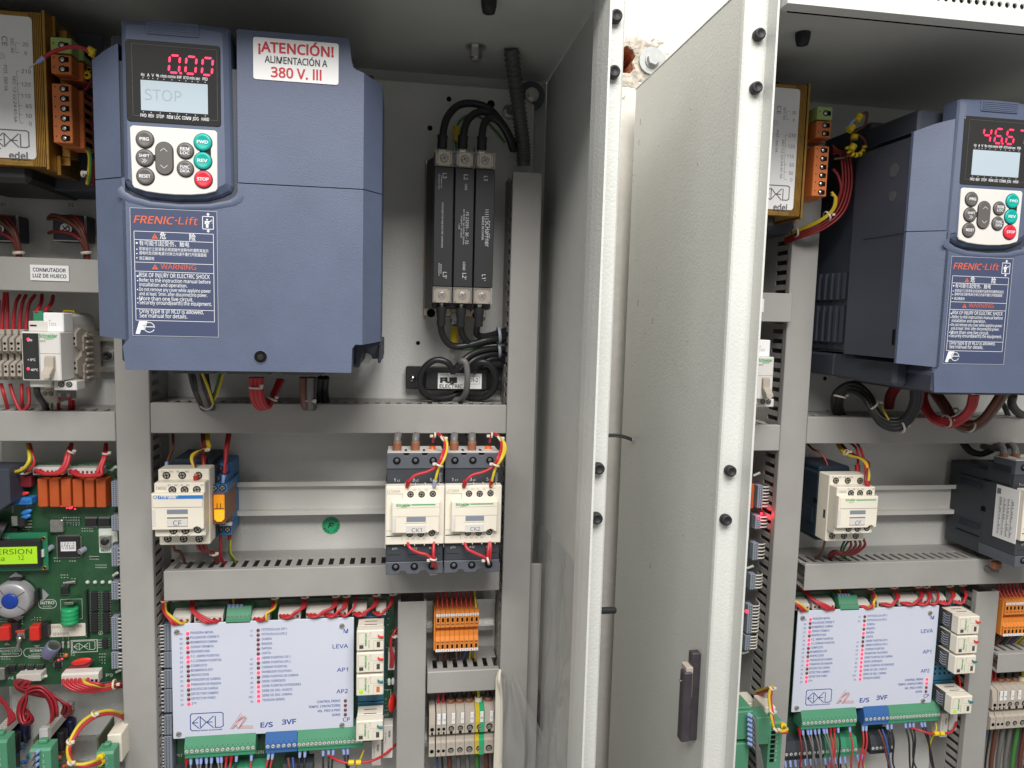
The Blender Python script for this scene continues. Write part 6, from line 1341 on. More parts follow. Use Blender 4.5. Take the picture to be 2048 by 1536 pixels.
    for px, sg in ((14, 1), (74, -1)): a = P(px, 1290, ysk); t.part('switch_arrow', MB().prism([(a.x, a.z-.003*sg*-1), (a.x+.0035, a.z-.0005*sg), (a.x+.0012, a.z-.0005*sg), (a.x+.0012, a.z-.004*sg), (a.x-.0012, a.z-.004*sg), (a.x-.0012, a.z-.0005*sg), (a.x-.0035, a.z-.0005*sg)] if False else [(a.x-.003, a.z), (a.x+.003, a.z), (a.x, a.z+.003*sg)], ysk-.0003, ysk), 'knob_silver')
    # ribbon connectors at the right edge
    for y0, y1, n_ in ((963, 1014, 7), (1032, 1062, 4), (1094, 1133, 5), (1165, 1200, 5), (1235, 1300, 9), (1305, 1338, 5)):
        a, b = at(222, y0, -.042), at(237, y1, -.042); idc(t, a.x, b.x, b.z, a.z, -.042, 1, n_)
        t.part('connector_shroud', MB().box(a.x-.0016, b.x+.0004, -.034, B, b.z-.0012, a.z+.0012, .0003), 'charcoal')
    # text display module
    y = -.036; a, b = at(-70, 1068, y), at(97, 1140, y); x0_ = -.385
    lm = t.part('display_module', MB().box(x0_, b.x, y, y+.0016, b.z, a.z, 0), 'pcb_lcd')
    for px, py in ((87, 1077), (89, 1136)): p = at(px, py, y); t.part('mounting_hole', MB().lathe((p.x, y-.0001, p.z), (0, -1, 0), [(.0022, 0), (.0022, .0004), (.0012, .0004), (.0012, 0)], 16), 'brass', lm); t.part('hole_centre', MB().cyl((p.x, y-.0002, p.z), (p.x, y-.0003, p.z), .0012, n=12), 'dark_hole', lm)
    y2 = -.042; a, b = at(-70, 1083, y2), at(81, 1134, y2); t.part('display_bezel', MB().box(x0_, b.x, y2, y, b.z, a.z, .0008), 'black_plastic', lm)
    y3 = y2-.0003; a, b = at(-70, 1096, y3), at(75, 1127, y3); t.part('lit_screen', MB().rect(x0_, b.x, b.z, a.z, y3), 'lcd_green', lm)
    w = MB(); y4 = y3-.0002
    w.tpx('K2: VERSION', -54, 64, 1109, 10, y4); w.tpx('rta', -12, 9, 1122, 9, y4); w.tpx('12', 36, 48, 1120, 9, y4); t.part('screen_lettering', w, 'lcd_dark', lm)
    a, b = at(80, 1098, y), at(90, 1113, y); t.part('backlight_tab', MB().box(a.x, b.x, y-.003, y, b.z, a.z, .0005), 'silk', lm); a, b = at(78, 1100, y), at(80, 1117, y); t.part('backlight_edge', MB().box(a.x, b.x, y-.002, y, b.z, a.z, .0002), 'lcd_green', lm)
    for k in range(4): p = at(3+k*5, 1075, y); t.part('module_pin', MB().box(p.x-.0005, p.x+.0005, y-.002, y, p.z-.001, p.z+.001, 0), 'pin', lm)
    return t
lbd = left_board()
clone(lbd, 'R', 'green controller board with red lights, mostly hidden by the right cabinet door frame')
# wires to the board
t = Thing('wire_harness', 'yellow-green and red wires looping into the first white connector of the green board', 'wires', at(40, 920, -.04), 'wire harnesses')
wire(t, 'wire_yellow', .0016, [(54, 888, -.03), (58, 905, -.046), (58, 922, -.052), (46, 938, -.052), (28, 944, -.048), (17, 941, -.042)]); wire(t, 'wire_green', .0011, [(57, 888, -.029), (62, 905, -.044), (62, 922, -.050), (50, 940, -.050), (34, 946, -.047)]); wire(t, 'wire_red', .0014, [(60, 888, -.03), (64, 905, -.044), (68, 926, -.048), (58, 940, -.048), (48, 943, -.043)])
t = Thing('wire_harness', 'two red wires looping into the second white connector of the green board', 'wires', at(110, 920, -.04), 'wire harnesses')
for k in range(2): wire(t, 'wire_red', .0019, [(143, 888, -.03), (140-k*5, 905, -.044), (128-k*6+6, 930, -.050), (112-k*8+8, 946, -.052), (88-k*2, 947, -.050), (72+k*8, 941, -.043)])
tie(t, at(143, 903, -.044), .0042, (.5, 0, 1))
t = Thing('wire_harness', 'two red wires looping into the third white connector of the green board', 'wires', at(180, 920, -.04), 'wire harnesses')
for k in range(2): wire(t, 'wire_red', .0019, [(212, 888, -.03), (211-k*3, 912, -.044), (203-k*5, 936, -.050), (190-k*10+10, 950, -.052), (160+k*2, 951, -.050), (140+k*10, 942, -.043)])
tie(t, at(213, 907, -.043), .0042, (.1, 0, 1))
t = Thing('wire_harness', 'red and yellow wires leaving connector P9 below the green board', 'wires', at(180, 1370, -.05), 'wire harnesses')
for k in range(7): wire(t, 'wire_red' if k != 5 else 'wire_yellow', .0014, [(126+k*8.3, 1359-k*.3, -.0505), (130+k*8, 1370-k, -.055), (150+k*8, 1381-k*2.2, -.056), (190+k*3, 1383-k*2, -.052), (228, 1376-k*1.6, -.046), (262, 1370-k*1.2, -.02)])
tie(t, at(229, 1369, -.047), .0055, (1, 0, .1))
# ================================================================== input output board with its printed white panel
setcab('L')
C1 = [('35', 'PISADERA MOVIL'), ('34', 'PULSADOR CIERRE P.'), ('33', 'BOMBEROS CABINA'), ('32', 'SONDA TERMICA'), ('31', 'REAPERTURA'), ('30', 'F.C. ABRIR PUERTAS'), ('29', 'F.C.CERRAR PUERTAS'), ('28', 'COMPLETO'), ('27', 'BOMBEROS EXT'), ('26', 'INSPECCION'), ('25', 'PARADOR DE SUBIDA'), ('24', 'PARADOR DE BAJADA'), ('23', 'EXCESO DE CARGA'), ('22', 'DETECTOR CAMBIO'), ('21', 'DETECTOR PARO'), ('20', '24V')]
W1 = [46, 58, 54, 46, 38, 57, 61, 32, 44, 35, 59, 60, 54, 54, 48, 10]
C2 = [('F1', 'FOTOCELULA OP.1'), ('F2', 'FOTOCELULA OP.2'), ('', 'SUBIDA'), ('', 'BAJADA'), ('', 'RAPIDA'), ('', 'LENTA'), ('A1', 'ABRIR PUERTAS OP.1'), ('A2', 'ABRIR PUERTAS OP.2'), ('CP', 'CERRAR PUERTAS'), ('FT', 'INHIBICION TELEFONO'), ('41', 'SERIE PUERTAS DE CABINA'), ('40', 'SERIE CERROJOS'), ('39', 'SERIE PUERTAS EXTERIORES'), ('37', 'SERIE DE SEG. HUECO'), ('36C', 'SERIE DE SEG. CABINA'), ('36', 'TENSION SERIES')]
W2 = [50, 50, 20, 21, 20, 18, 57, 57, 50, 59, 73, 47, 78, 60, 60, 45]
C3 = ['CONTROL FRENO', 'TEMPO. CONTACTORES', 'VEL. PISO A PISO', 'GONG']; W3 = [47, 64, 46, 17]
def plug_row(t, x0, x1, z, y, n, m, m2, rnd, h=.0125):
    """angled pluggable terminal strip: sloped top with round screws, wire side below"""
    c = t.part('terminal_strip', MB().prism([(y, z), (y, z+.0062), (y+.004, z+.0165), (y+.018, z+.0175), (y+.018, z)], x0, x1, 'x', c=.0003), m)
    t.part('strip_foot', MB().box(x0+.0002, x1-.0002, y+.0015, y+.018, z-.0050, z-.0001, .0003), m2, c); w = (x1-x0)/n
    for k in range(n):
        x = x0+(k+.5)*w; a = rnd.uniform(0, 3.1)
        t.part('screw', MB().cyl((x, y-.0001, z+.0034), (x, y-.0004, z+.0034), min(.0018, w*.42), n=12), 'bright_screw', c)
        t.part('screw_slot', MB().line((x-.0011*math.cos(a), z+.0034-.0011*math.sin(a)), (x+.0011*math.cos(a), z+.0034+.0011*math.sin(a)), .0005, y-.0005), 'dark_hole', c)
        t.part('test_hole', MB().box(x-.0004, x+.0004, y+.0004, y+.0012, z+.0071, z+.0078, 0), 'dark_hole', c)
    return c
def es_board(side, label, lit1, lit2, lit3):
    t = Thing('input_output_board', label, 'circuit board', (-.13, -.03, -.47)); B = -.030; rnd = random.Random(4)
    t.part('board', MB().box(-.2255, -.0035, B, B+.0016, -.4560, -.2960, 0).box(-.2255, -.090, B, B+.0016, -.490, -.4562, 0), 'pcb')
    # printed panel
    y = -.048; px0, px1, pz0, pz1 = -.2192, -.0437, -.4292, -.3104
    pn = t.part('printed_panel', MB().prism(rrect(px0, px1, pz0, pz1, .0008, 2), y, y+.0016, c=.0004), 'panel_white'); yt = y-.0002
    Z = lambda py: at(520, py, yt).z; Xp = lambda px, py=1340: at(px, py, yt).x
    w = MB(); led = {}; d = (pz1-pz0)
    zA = lambda k: at(376, 1267+9.40*k, yt).z
    for k, (n_, s_) in enumerate(C1):
        z = zA(k)-.0012; w.text(n_, (Xp(360), yt, z-.0002), .0019); w.text(s_, (Xp(382), yt, z+.0005), .0024, w=(Xp(382+W1[k])-Xp(382)), bold=.004); led[('a', k)] = (Xp(376.5), z+.0012, k in lit1)
    zB = lambda k: at(516, 1260.5+9.42*k, yt).z
    for k, (n_, s_) in enumerate(C2):
        z = zB(k)-.0012
        if n_: w.text(n_, (Xp(506), yt, z-.0002), .0019, anchor='r')
        w.text(s_, (Xp(524), yt, z+.0005), .0024, w=(Xp(524+W2[k])-Xp(524)), bold=.004); led[('b', k)] = (Xp(516.8), z+.0012, k in lit2)
    zC = lambda k: at(691, 1401.5+9.2*k, yt).z
    for k, s_ in enumerate(C3):
        z = zC(k)-.0012; w.text(s_, (Xp(681), yt, z+.0004), .0024, w=(Xp(681)-Xp(681-W3[k])), anchor='r', bold=.012); led[('c', k)] = (Xp(691), z+.0012, k in lit3)
    for s_, x0_, x1_, py in (('M', 687, 696, 1266), ('LEVA', 665, 696, 1296), ('AP1', 674, 696, 1343), ('AP2', 673, 696, 1386), ('CP', 686, 700, 1443)):
        w.text(s_, (Xp(x0_), yt, at(690, py, yt).z), .0042, w=Xp(x1_)-Xp(x0_), bold=.006)
    w.text('E/S', (Xp(520), yt, Z(1455)), .0050, w=Xp(545)-Xp(520), bold=.02); w.text('3VF', (Xp(563), yt, Z(1451.5)), .0050, w=Xp(592)-Xp(563), bold=.02)
    lx0, lx1, lz0, lz1 = Xp(379), Xp(445), at(379, 1462, yt).z, at(379, 1428, yt).z
    edel_logo(w, lx0, lz0, lx1-lx0, lz1-lz0, yt, .0008); w.text('ELECTRÓNICA DE ELEVADORES', (Xp(392), yt, lz0-.0008), .0012, w=Xp(443)-Xp(392), bold=.02)
    t.part('blue_lettering', w, 'print_blue', pn)
    k2 = MB(); A = lambda X, Y_: at(310+X*.2318, 1180+Y_*.2318, yt)
    def pl(pts, lw=.00035):
        q = [A(*p_) for p_ in pts]
        for i in range(len(q)-1): k2.line((q[i].x, q[i].z), (q[i+1].x, q[i+1].z), lw, yt)
    for o_ in (0, 13, 26): pl([(648+o_, 1200), (745+o_*.6, 1060+o_*1.4)])
    for o_ in (0, 11, 22): pl([(700+o_, 1142-o_*.6), (735+o_*.5, 1105+o_*.4), (775, 1088+o_), (792-o_, 1108+o_*.3), (780-o_, 1130), (722+o_*.3, 1182-o_*.5+10), (730+o_, 1194-o_), (846, 1192-o_*.9)])
    for o_ in (0, 12): pl([(660+o_, 1200), (690+o_, 1165), (712+o_, 1200)])
    t.part('orange_mark', k2, 'print_orange', pn)
    for key, (x, z, on) in led.items():
        t.part('light', MB().lathe((x, y, z), (0, -1, 0), [(.0017, 0), (.0016, .0006), (.0010, .0012), (0, .0014)], 10), 'led_glow' if on else 'led_off', pn)
    for px, py in ((354, 1263), (684, 1251), (358, 1467), (684, 1449)):
        p = at(px, py, y); t.part('panel_screw', MB().cyl((p.x, y, p.z), (p.x, y-.0016, p.z), .0026, .0024, n=16), 'screw_metal', pn); t.part('screw_slot', MB().line((p.x-.0020, p.z-.0008), (p.x+.0020, p.z+.0008), .0005, y-.0018), 'dark_hole', pn)
    # top row of connectors
    for px0_, px1_, py in ((344, 381, 1233), (388, 446, 1230), (502, 539, 1232), (556, 601, 1225), (612, 667, 1221), (673, 695, 1219), (704, 733, 1217), (752, 772, 1217)):
        a, b = at(px0_, py, -.043), at(px1_, py+13, -.043); zz = b.z
        c = t.part('plug_connector', MB().prism([(-.043, zz), (-.043, zz+.0062), (-.036, zz+.0100), (B, zz+.0105), (B, zz)], a.x, b.x, 'x', c=.0003), 'idc_white'); n = max(2, int((b.x-a.x)/.0048))
        for k in range(n): x = a.x+(k+.5)*(b.x-a.x)/n; t.part('contact_hole', MB().box(x-.0012, x+.0012, -.0433, -.043, zz+.0018, zz+.0042, 0), 'maroon', c)
    a, b = at(451, 1218, -.048), at(501, 1246, -.048); c = t.part('terminal_strip', MB().prism([(-.048, b.z+.0005), (-.048, b.z+.0050), (-.046, b.z+.0055), (-.042, a.z), (B, a.z+.001), (B, b.z+.0005)], a.x, b.x, 'x', c=.0003), 'term_green')
    for k in range(6): x = a.x+(k+.5)*(b.x-a.x)/6; t.part('screw', MB().cyl((x, -.0462, b.z+.0066), (x, -.0468, b.z+.0064), .0012, n=10), 'screw_metal', c)
    # lower terminal strips
    yl = -.052; zz = -.4440
    plug_row(t, at(368, 1495, yl).x, at(511, 1495, yl).x, zz, yl, 14, 'term_green', 'term_green2', rnd)
    plug_row(t, at(530, 1490, yl).x, at(594, 1490, yl).x, zz, yl, 6, 'term_blue', 'term_blue', rnd)
    plug_row(t, at(594.6, 1490, yl).x, at(726, 1490, yl).x, zz, yl, 16, 'term_green', 'term_green2', rnd)
    # second row lower down
    ym = -.046; zm = -.4840
    for X0, X1, n, m_, m2_ in ((-.2235, -.1955, 5, 'charcoal', 'black_plastic'), (-.1950, -.1730, 4, 'charcoal', 'black_plastic'), (-.1725, -.1320, 8, 'term_green2', 'term_green2'), (-.1150, -.0850, 6, 'charcoal', 'black_plastic')): plug_row(t, X0, X1, zm, ym, n, m_, m2_, rnd)
    sk = MB(); ysk = B-.0002
    for s_, px, py, h in (('P17', 351, 1514, .0030), ('BIN', 513, 1508, .0036), ('CP', 769, 1433, .0028)): p = at(px, py, ysk); sk.text(s_, (p.x, ysk, p.z), h)
    a, b = at(768, 1380, ysk), at(781, 1420, ysk); sk.frame(a.x, b.x, b.z, a.z, .0004, ysk)
    for k in range(40): x = rnd.uniform(-.012, -.005); z = rnd.uniform(-.45, -.31); sk.rect(x, x+rnd.uniform(.0004, .0016), z, z+.0005, ysk)
    t.part('white_printing', sk, 'silk', stuff=True)
    # ribbon connectors along the left edge
    for y0, y1, n_ in ((1249, 1302, 8), (1305, 1336, 5), (1341, 1377, 6), (1380, 1425, 6), (1432, 1470, 6), (1474, 1548, 12)):
        a, b = at(327, y0, -.040), at(341, y1, -.040); X0 = a.x; X1 = X0+.0078
        idc(t, X0, X1, b.z, a.z, -.040, -1, n_); t.part('connector_shroud', MB().box(X0-.0004, X1+.0018, -.033, B, b.z-.0010, a.z+.0010, .0003), 'charcoal')
    # relay sockets and small parts at the right edge
    t.part('relay_socket', MB().box(-.0400, -.0128, -.042, B, -.4045, -.3125, .0006), 'socket_blue')
    for k in range(4):
        for zq in (-.3845, -.3900, -.3960): x = -.0370+k*.0062; t.part('contact_slot', MB().box(x-.0009, x+.0009, -.0423, -.042, zq-.0012, zq+.0012, 0), 'dark_hole')
    t.part('relay_socket', MB().box(-.0400, -.0128, -.042, B, -.4300, -.4055, .0006), 'socket_blue')
    a, b = at(776, 1319, -.042), at(789, 1340, -.042); t.part('side_connector', MB().box(a.x, b.x, -.042, B, b.z, a.z+.008, .0004), 'idc_white')
    for px, py0, py1 in ((778, 1355, 1369), (786, 1352, 1368)): p, q = at(px, py1, -.036), at(px, py0, -.036); t.part('small_lamp', MB().lathe(p, q-p, [(.0016, 0), (.0018, .002), (.0018, .005), (.001, .0065), (0, .007)], 10), 'silk')
    p = at(785, 1406, -.040); t.part('varistor', MB().lathe(p-Vector((.0012, 0, 0)), (1, -.45, .1), [(0, 0), (.008, .0004), (.0092, .0012), (.008, .0020), (0, .0024)], 24), 'sw_red')
    for px0_, px1_, py0, py1 in ((767, 785, 1451, 1516), (744, 762, 1479, 1531)):
        a, b = at(px0_, py0, -.044), at(px1_, py1, -.044); r = t.part('white_relay', MB().box(a.x, b.x, -.044, B, b.z, a.z, .0005), 'idc_white')
        w = MB(); w.text('Finder', (a.x+(b.x-a.x)*.55, -.0443, a.z-.0060), .0021, ux=UD, uz=UR, bold=.03, w=.0075).text('16A 250V AC', (a.x+(b.x-a.x)*.18, -.0443, a.z-.0070), .0012, ux=UD, uz=UR, w=.013); t.part('relay_lettering', w, 'print_grey', r)
    return t
def plugin_relay(t0, z0, z1, lever, glow, label):
    t = Thing('plugin_relay', label, 'relay', (-.026, -.042, z0), 'plug-in relays beside the white panel'); y = -.0735; x0, x1 = -.0395, -.0130; h = z1-z0
    t.part('smoked_body', MB().box(x0+.0006, x1-.0006, y+.010, -.0424, z0+.0005, z1-.0008, .0008), 'smoke')
    t.part('beige_cap', MB().box(x0, x1, y, y+.011, z0, z1-.0006, .0009).box(x0+.0006, x1-.0006, y+.011, -.046, z1-.0014, z1-.0002, .0003), 'beige')
    for k in range(2): zt = z1-.0001; t.part('cap_slot', MB().box(x0+.007, x1-.007, y+.012+k*.008, y+.0130+k*.008, zt, zt+.0001, 0), 'dark_hole')
    for k in range(5): z = z0+.004+k*.0028; t.part('coil_turn', MB().tube([(x0+.0004, y+.014, z+.001), (x0+.0001, y+.019, z-.0006), (x0+.0003, y+.024, z+.0008)], .0006, n=5, seg=3), 'idc_grey')
    X = lambda f: x0+(x1-x0)*f; Z_ = lambda f: z0+h*f; yy = y-.0002
    ln = MB().line((X(.07), Z_(.86)), (X(.32), Z_(.86)), .0002, yy).line((X(.07), Z_(.86)), (X(.07), Z_(.34)), .0002, yy).line((X(.07), Z_(.34)), (X(.30), Z_(.34)), .0002, yy).line((X(.52), Z_(.93)), (X(.52), Z_(.60)), .0002, yy).line((X(.52), Z_(.60)), (X(.98), Z_(.56)), .0002, yy).line((X(.63), Z_(.45)), (X(.63), Z_(.08)), .0002, yy).line((X(.63), Z_(.47)), (X(.97), Z_(.47)), .0003, yy).line((X(.40), Z_(.62)), (X(.52), Z_(.90)), .0002, yy)
    t.part('moulding_line', ln, 'beige_dark')
    sc = .8
    t.part('maker_lettering', MB().text('Schneider', (X(.31), yy, Z_(.84)), .0018, ux=UD, uz=UR, w=h*.62, bold=.03).text('RXG 24VDC', (X(.43), yy, Z_(.52)), .0012, ux=UD, uz=UR, w=h*.4), 'print_green')
    t.part('status_window', MB().box(X(.10), X(.25), y-.0004, y, Z_(.12), Z_(.29), .0001), 'lcd_green' if glow else 'smoke')
    t.part('flag_window', MB().box(X(.74), X(.86), y-.0004, y, Z_(.16), Z_(.42), .0001), 'orange' if glow == 2 else 'smoke')
    t.part('test_lever', MB().prism([(X(.78), Z_(.78)), (X(.86), Z_(.70)), (X(.98), Z_(.70)), (X(.99), Z_(.62)), (X(.86), Z_(.62)), (X(.78), Z_(.70))], y-.0022, y, c=.0003), lever)
    return t
RZ = ((-.3343, -.3128), (-.3570, -.3358), (-.3808, -.3590), (-.4286, -.4066)); nmr = ('topmost', 'second', 'third', 'lowest')
for side in 'LR':
    setcab('L'); cn = SIDE[side]+' cabinet'
    lit = ({0, 3, 5, 6, 11, 15}, {6, 9, 12, 13, 14, 15}, set()) if side == 'L' else ({0, 3, 5, 6, 10, 11, 14, 15}, {2, 4, 8, 9, 10, 11, 12, 13, 14, 15}, {0, 1})
    es = es_board(side, 'board under a pale printed panel of red lights, '+('few lit, ' if side == 'L' else 'most lit, ')+cn, *lit); es.o.location = Vector(es.o.location)+OFF[side]
    for k in range(4):
        r = plugin_relay(es, RZ[k][0], RZ[k][1], 'sw_red' if k < 2 else 'knob_teal', (2 if side == 'L' else 0) if k == 2 else ((1 if side == 'R' else 0) if k == 3 else 0), nmr[k]+' beige plug-in relay right of the printed panel, '+cn); r.o.location = Vector(r.o.location)+OFF[side]
    # red looms from the duct to the top connectors
    for j, (px, py, tx, ty, cols, tie_) in enumerate(((325, 1196, 352, 1243, ('wire_red', 'wire_red', 'wire_yellow'), 1), (382, 1196, 420, 1240, ('wire_red',)*3, 0), (546, 1190, 515, 1236, ('wire_red', 'wire_red', 'wire_yellow'), 1), (606, 1188, 566, 1230, ('wire_red',)*3, 1), (668, 1186, 620, 1228, ('wire_red',)*3, 1), (689, 1186, 655, 1228, ('wire_red',)*3, 1), (712, 1184, 684, 1226, ('wire_red',), 0), (749, 1184, 712, 1226, ('wire_red',)*3, 1), (782, 1182, 752, 1224, ('wire_red',)*2, 1))):
        t = Thing('wire_harness', ('first', 'second', 'third', 'fourth', 'fifth', 'sixth', 'seventh', 'eighth', 'ninth')[j]+' wire loop from the left above the printed panel, '+cn, 'wires', at(px, py, -.04), 'wire loops above the printed panels'); t.o.location += OFF[side]
        for k, m_ in enumerate(cols):
            o = k*3.2; s_ = 1 if tx > px else -1
            wire(t, m_, .0013, [(px+o, py-10, -.020), (px+o, py+8, -.034), (px+o*.8+s_*2, py+26, -.044), ((px*.45+tx*.55)+o*.6, py+44-o, -.050), (tx+o*2.2-s_*4, ty+6-o*.3, -.050), (tx+o*2.2+s_*6, ty, -.0435)])
        if tie_: tie(t, at(px+3, py+6, -.034), .0038, (.1, 0, 1))
    t = Thing('wire_harness', 'four thin wires with pale blue ferrules in the small green terminal, '+cn, 'wires', at(470, 1200, -.04)); t.o.location += OFF[side]
    for k in range(4):
        px = 459+k*8; wire(t, ('wire_darkred', 'wire_yellow', 'wire_brown', 'wire_darkred')[k], .0010, [(px+1, 1180, -.02), (px, 1196, -.034), (px, 1212, -.040)]); ferrule(t, (px, 1208, -.040), (px, 1222, -.042), .0020)
    # red wires at the right edge of the board
    t = Thing('wire_harness', 'red wires tied beside the plug-in relays, '+cn, 'wires', at(785, 1290, -.04)); t.o.location += OFF[side]
    for k in range(3): wire(t, 'wire_red', .0012, [(803, 1252+k*2, -.035), (790-k*2, 1262+k*3, -.044), (782-k, 1285+k*2, -.046), (783+k*2, 1310, -.046), (781+k*2, 1334, -.043)])
    tie(t, at(789, 1273, -.046), .003, (0, 0, 1), tail=(1, 0, 0))
    # leads below
    rnd = random.Random(21)
    lead = [(373, 'wire_darkred', 'ferrule_red'), (381, 'wire_grey', ''), (393, 'wire_grey', ''), (402, 'wire_grey', ''), (412, 'wire_grey', ''), (423, 'wire_grey', ''), (434, 'wire_grey', ''), (442, 'wire_grey', ''), (453, 'wire_red', 'ferrule_red'), (463, 'wire_red', 'ferrule_red'), (473, 'wire_black', ''), (503, 'wire_red', ''), (538, 'wire_red', ''), (546, 'wire_red', ''), (574, 'wire_brown', '-'), (584, 'wire_blue', '-'), (600, 'wire_black', ''), (610, 'wire_black', ''), (646, 'wire_black', ''), (657, 'wire_black', ''), (667, 'wire_black', ''), (686, 'wire_black', ''), (695, 'wire_black', '')]
    t = Thing('wire_harness', 'grey, black and red leads with pale blue ferrules below the printed panel, '+cn, 'wires', at(540, 1520, -.05)); t.o.location += OFF[side]
    for k, (px, m_, fm) in enumerate(lead):
        x = at(px, 1500, -.047).x; z = -.4495; dx = rnd.uniform(-.004, .012) if m_ != 'wire_red' else rnd.uniform(-.012, .008)
        if fm != '-': t.part('ferrule', MB().cyl((x, -.046, z), (x+dx*.1, -.048, z-.0075), .0019 if fm == '' else .0024, .0014, n=8), fm or 'ferrule_blue')
        x2 = x+dx; wire(t, m_, .0010 if m_ != 'wire_brown' else .0013, [Vector(v) for v in ((x+dx*.1, -.048, z-.007), (x+dx*.4, -.054, z-.020), (x2, -.056, z-.045), (x2+rnd.uniform(.004, .02), -.050, z-.080), (x2+rnd.uniform(.01, .03), -.045, z-.14))])
    t = Thing('wire_harness', 'second rank of leads leaving the black and green lower terminals, '+cn, 'wires', at(440, 1536, -.05)); t.o.location += OFF[side]
    for k in range(15):
        x = -.220+k*.0062+(.010 if k > 12 else 0); z = -.4895; m_ = ('wire_red', 'wire_black', 'wire_grey', 'wire_darkred', 'wire_grey')[k % 5] if k < 13 else ('wire_orange', 'wire_yellow')[k-13]
        t.part('ferrule', MB().cyl((x, -.042, z), (x, -.045, z-.0075), .0018, .0013, n=8), 'ferrule_blue'); dx = rnd.uniform(-.002, .02)
        wire(t, m_, .0010, [Vector(v) for v in ((x, -.045, z-.007), (x+dx*.3, -.050, z-.03), (x+dx, -.05, z-.07), (x+dx*1.6, -.045, z-.12))])
    t = Thing('loose_wire', 'long red lead with yellow markers swinging below the plug-in relays, '+cn, 'wire', at(720, 1520, -.06)); t.o.location += OFF[side]
    wire(t, 'wire_red', .0013, [(657, 1510, -.048), (670, 1518, -.056), (690, 1525, -.060), (718, 1525, -.060), (745, 1521, -.058), (770, 1508, -.050), (797, 1484, -.036)])
    for a_, b_ in ((697, 708), (712, 722)): t.part('marker_tag', MB().cyl(at(a_, 1525, -.0605), at(b_, 1524.5, -.0605), .0026, n=10), 'yellow_tag')
    wire(t, 'wire_yellow', .0010, [(728, 1500, -.045), (722, 1515, -.05), (712, 1536, -.05), (705, 1560, -.05)])
# ================================================================== orange terminal block, grey feed-through terminals
def orange_block(side):
    cn = SIDE[side]+' cabinet'; setcab('L')
    t = Thing('orange_terminal_block', 'bright orange two-row terminal block with white number strips, '+cn, 'terminal block', (.06, -.02, -.35)); y = -.052; x0, x1, z0, z1 = .0390, .0838, -.3496, -.3058; n = 9; w = (x1-x0)/n
    for k in range(n):
        X0, X1 = x0+k*w+.00012, x0+(k+1)*w-.00012; xc = (X0+X1)/2
        s_ = t.part('terminal_slice', MB().prism([(-.021, z0), (y+.001, z0), (y, z0+.001), (y, z0+.0120), (y+.004, z0+.0150), (y+.004, z0+.0195), (y+.008, z0+.0210), (y+.008, z0+.0235), (y, z0+.0265), (y, z1-.001), (y+.003, z1), (-.021, z1)], X0, X1, 'x', c=.0002), 'orange_bright')
        for zz, dz in ((z1-.0095, -1), (z0+.0060, 1)):
            t.part('wire_slot', MB().box(xc-.0010, xc+.0010, y-.0003, y+.0001, zz-.0020, zz+.0020, 0), 'dark_hole', s_)
            t.part('lower_slot', MB().box(xc-.0015, xc+.0015, y-.0003, y+.0001, zz+dz*.0046-.0006, zz+dz*.0046+.0006, 0), 'copper', s_)
        for zz in (z1-.0055, z0+.0005):
            tg = t.part('number_tag', MB().box(X0+.0001, X1-.0001, y-.0004, y+.0001, zz, zz+.0026, 0), 'white_sticker', s_); t.part('tag_lettering', MB().text(str(k+1), (xc, y-.0006, zz+.0006), .0014, anchor='c', bold=.02), 'print_black', tg)
        t.part('wire', MB().tube([(xc+.0002, -.045, z1-.001), (xc-.0004, -.040, z1+.006), (xc+.0016*math.sin(k*2.1), -.028, z1+.022)], .0011, n=6, seg=4), 'wire_red' if k < 8 else 'wire_yellow')
        t.part('wire', MB().tube([(xc, -.045, z0+.002), (xc+.0002, -.042, z0-.004), (xc+.0022*math.sin(k*1.7+1), -.030, z0-.022)], .0012, n=6, seg=4), ('wire_black', 'wire_brown', 'wire_brown', 'wire_black', 'wire_grey', 'wire_brown', 'wire_blue', 'wire_yellow', 'wire_yellow')[k])
    t.part('side_plate', MB().box(x0-.0016, x0-.0001, -.050, -.0215, z0+.001, z1-.001, .0003), 'orange_bright')
    t.o.location += OFF[side]; return t
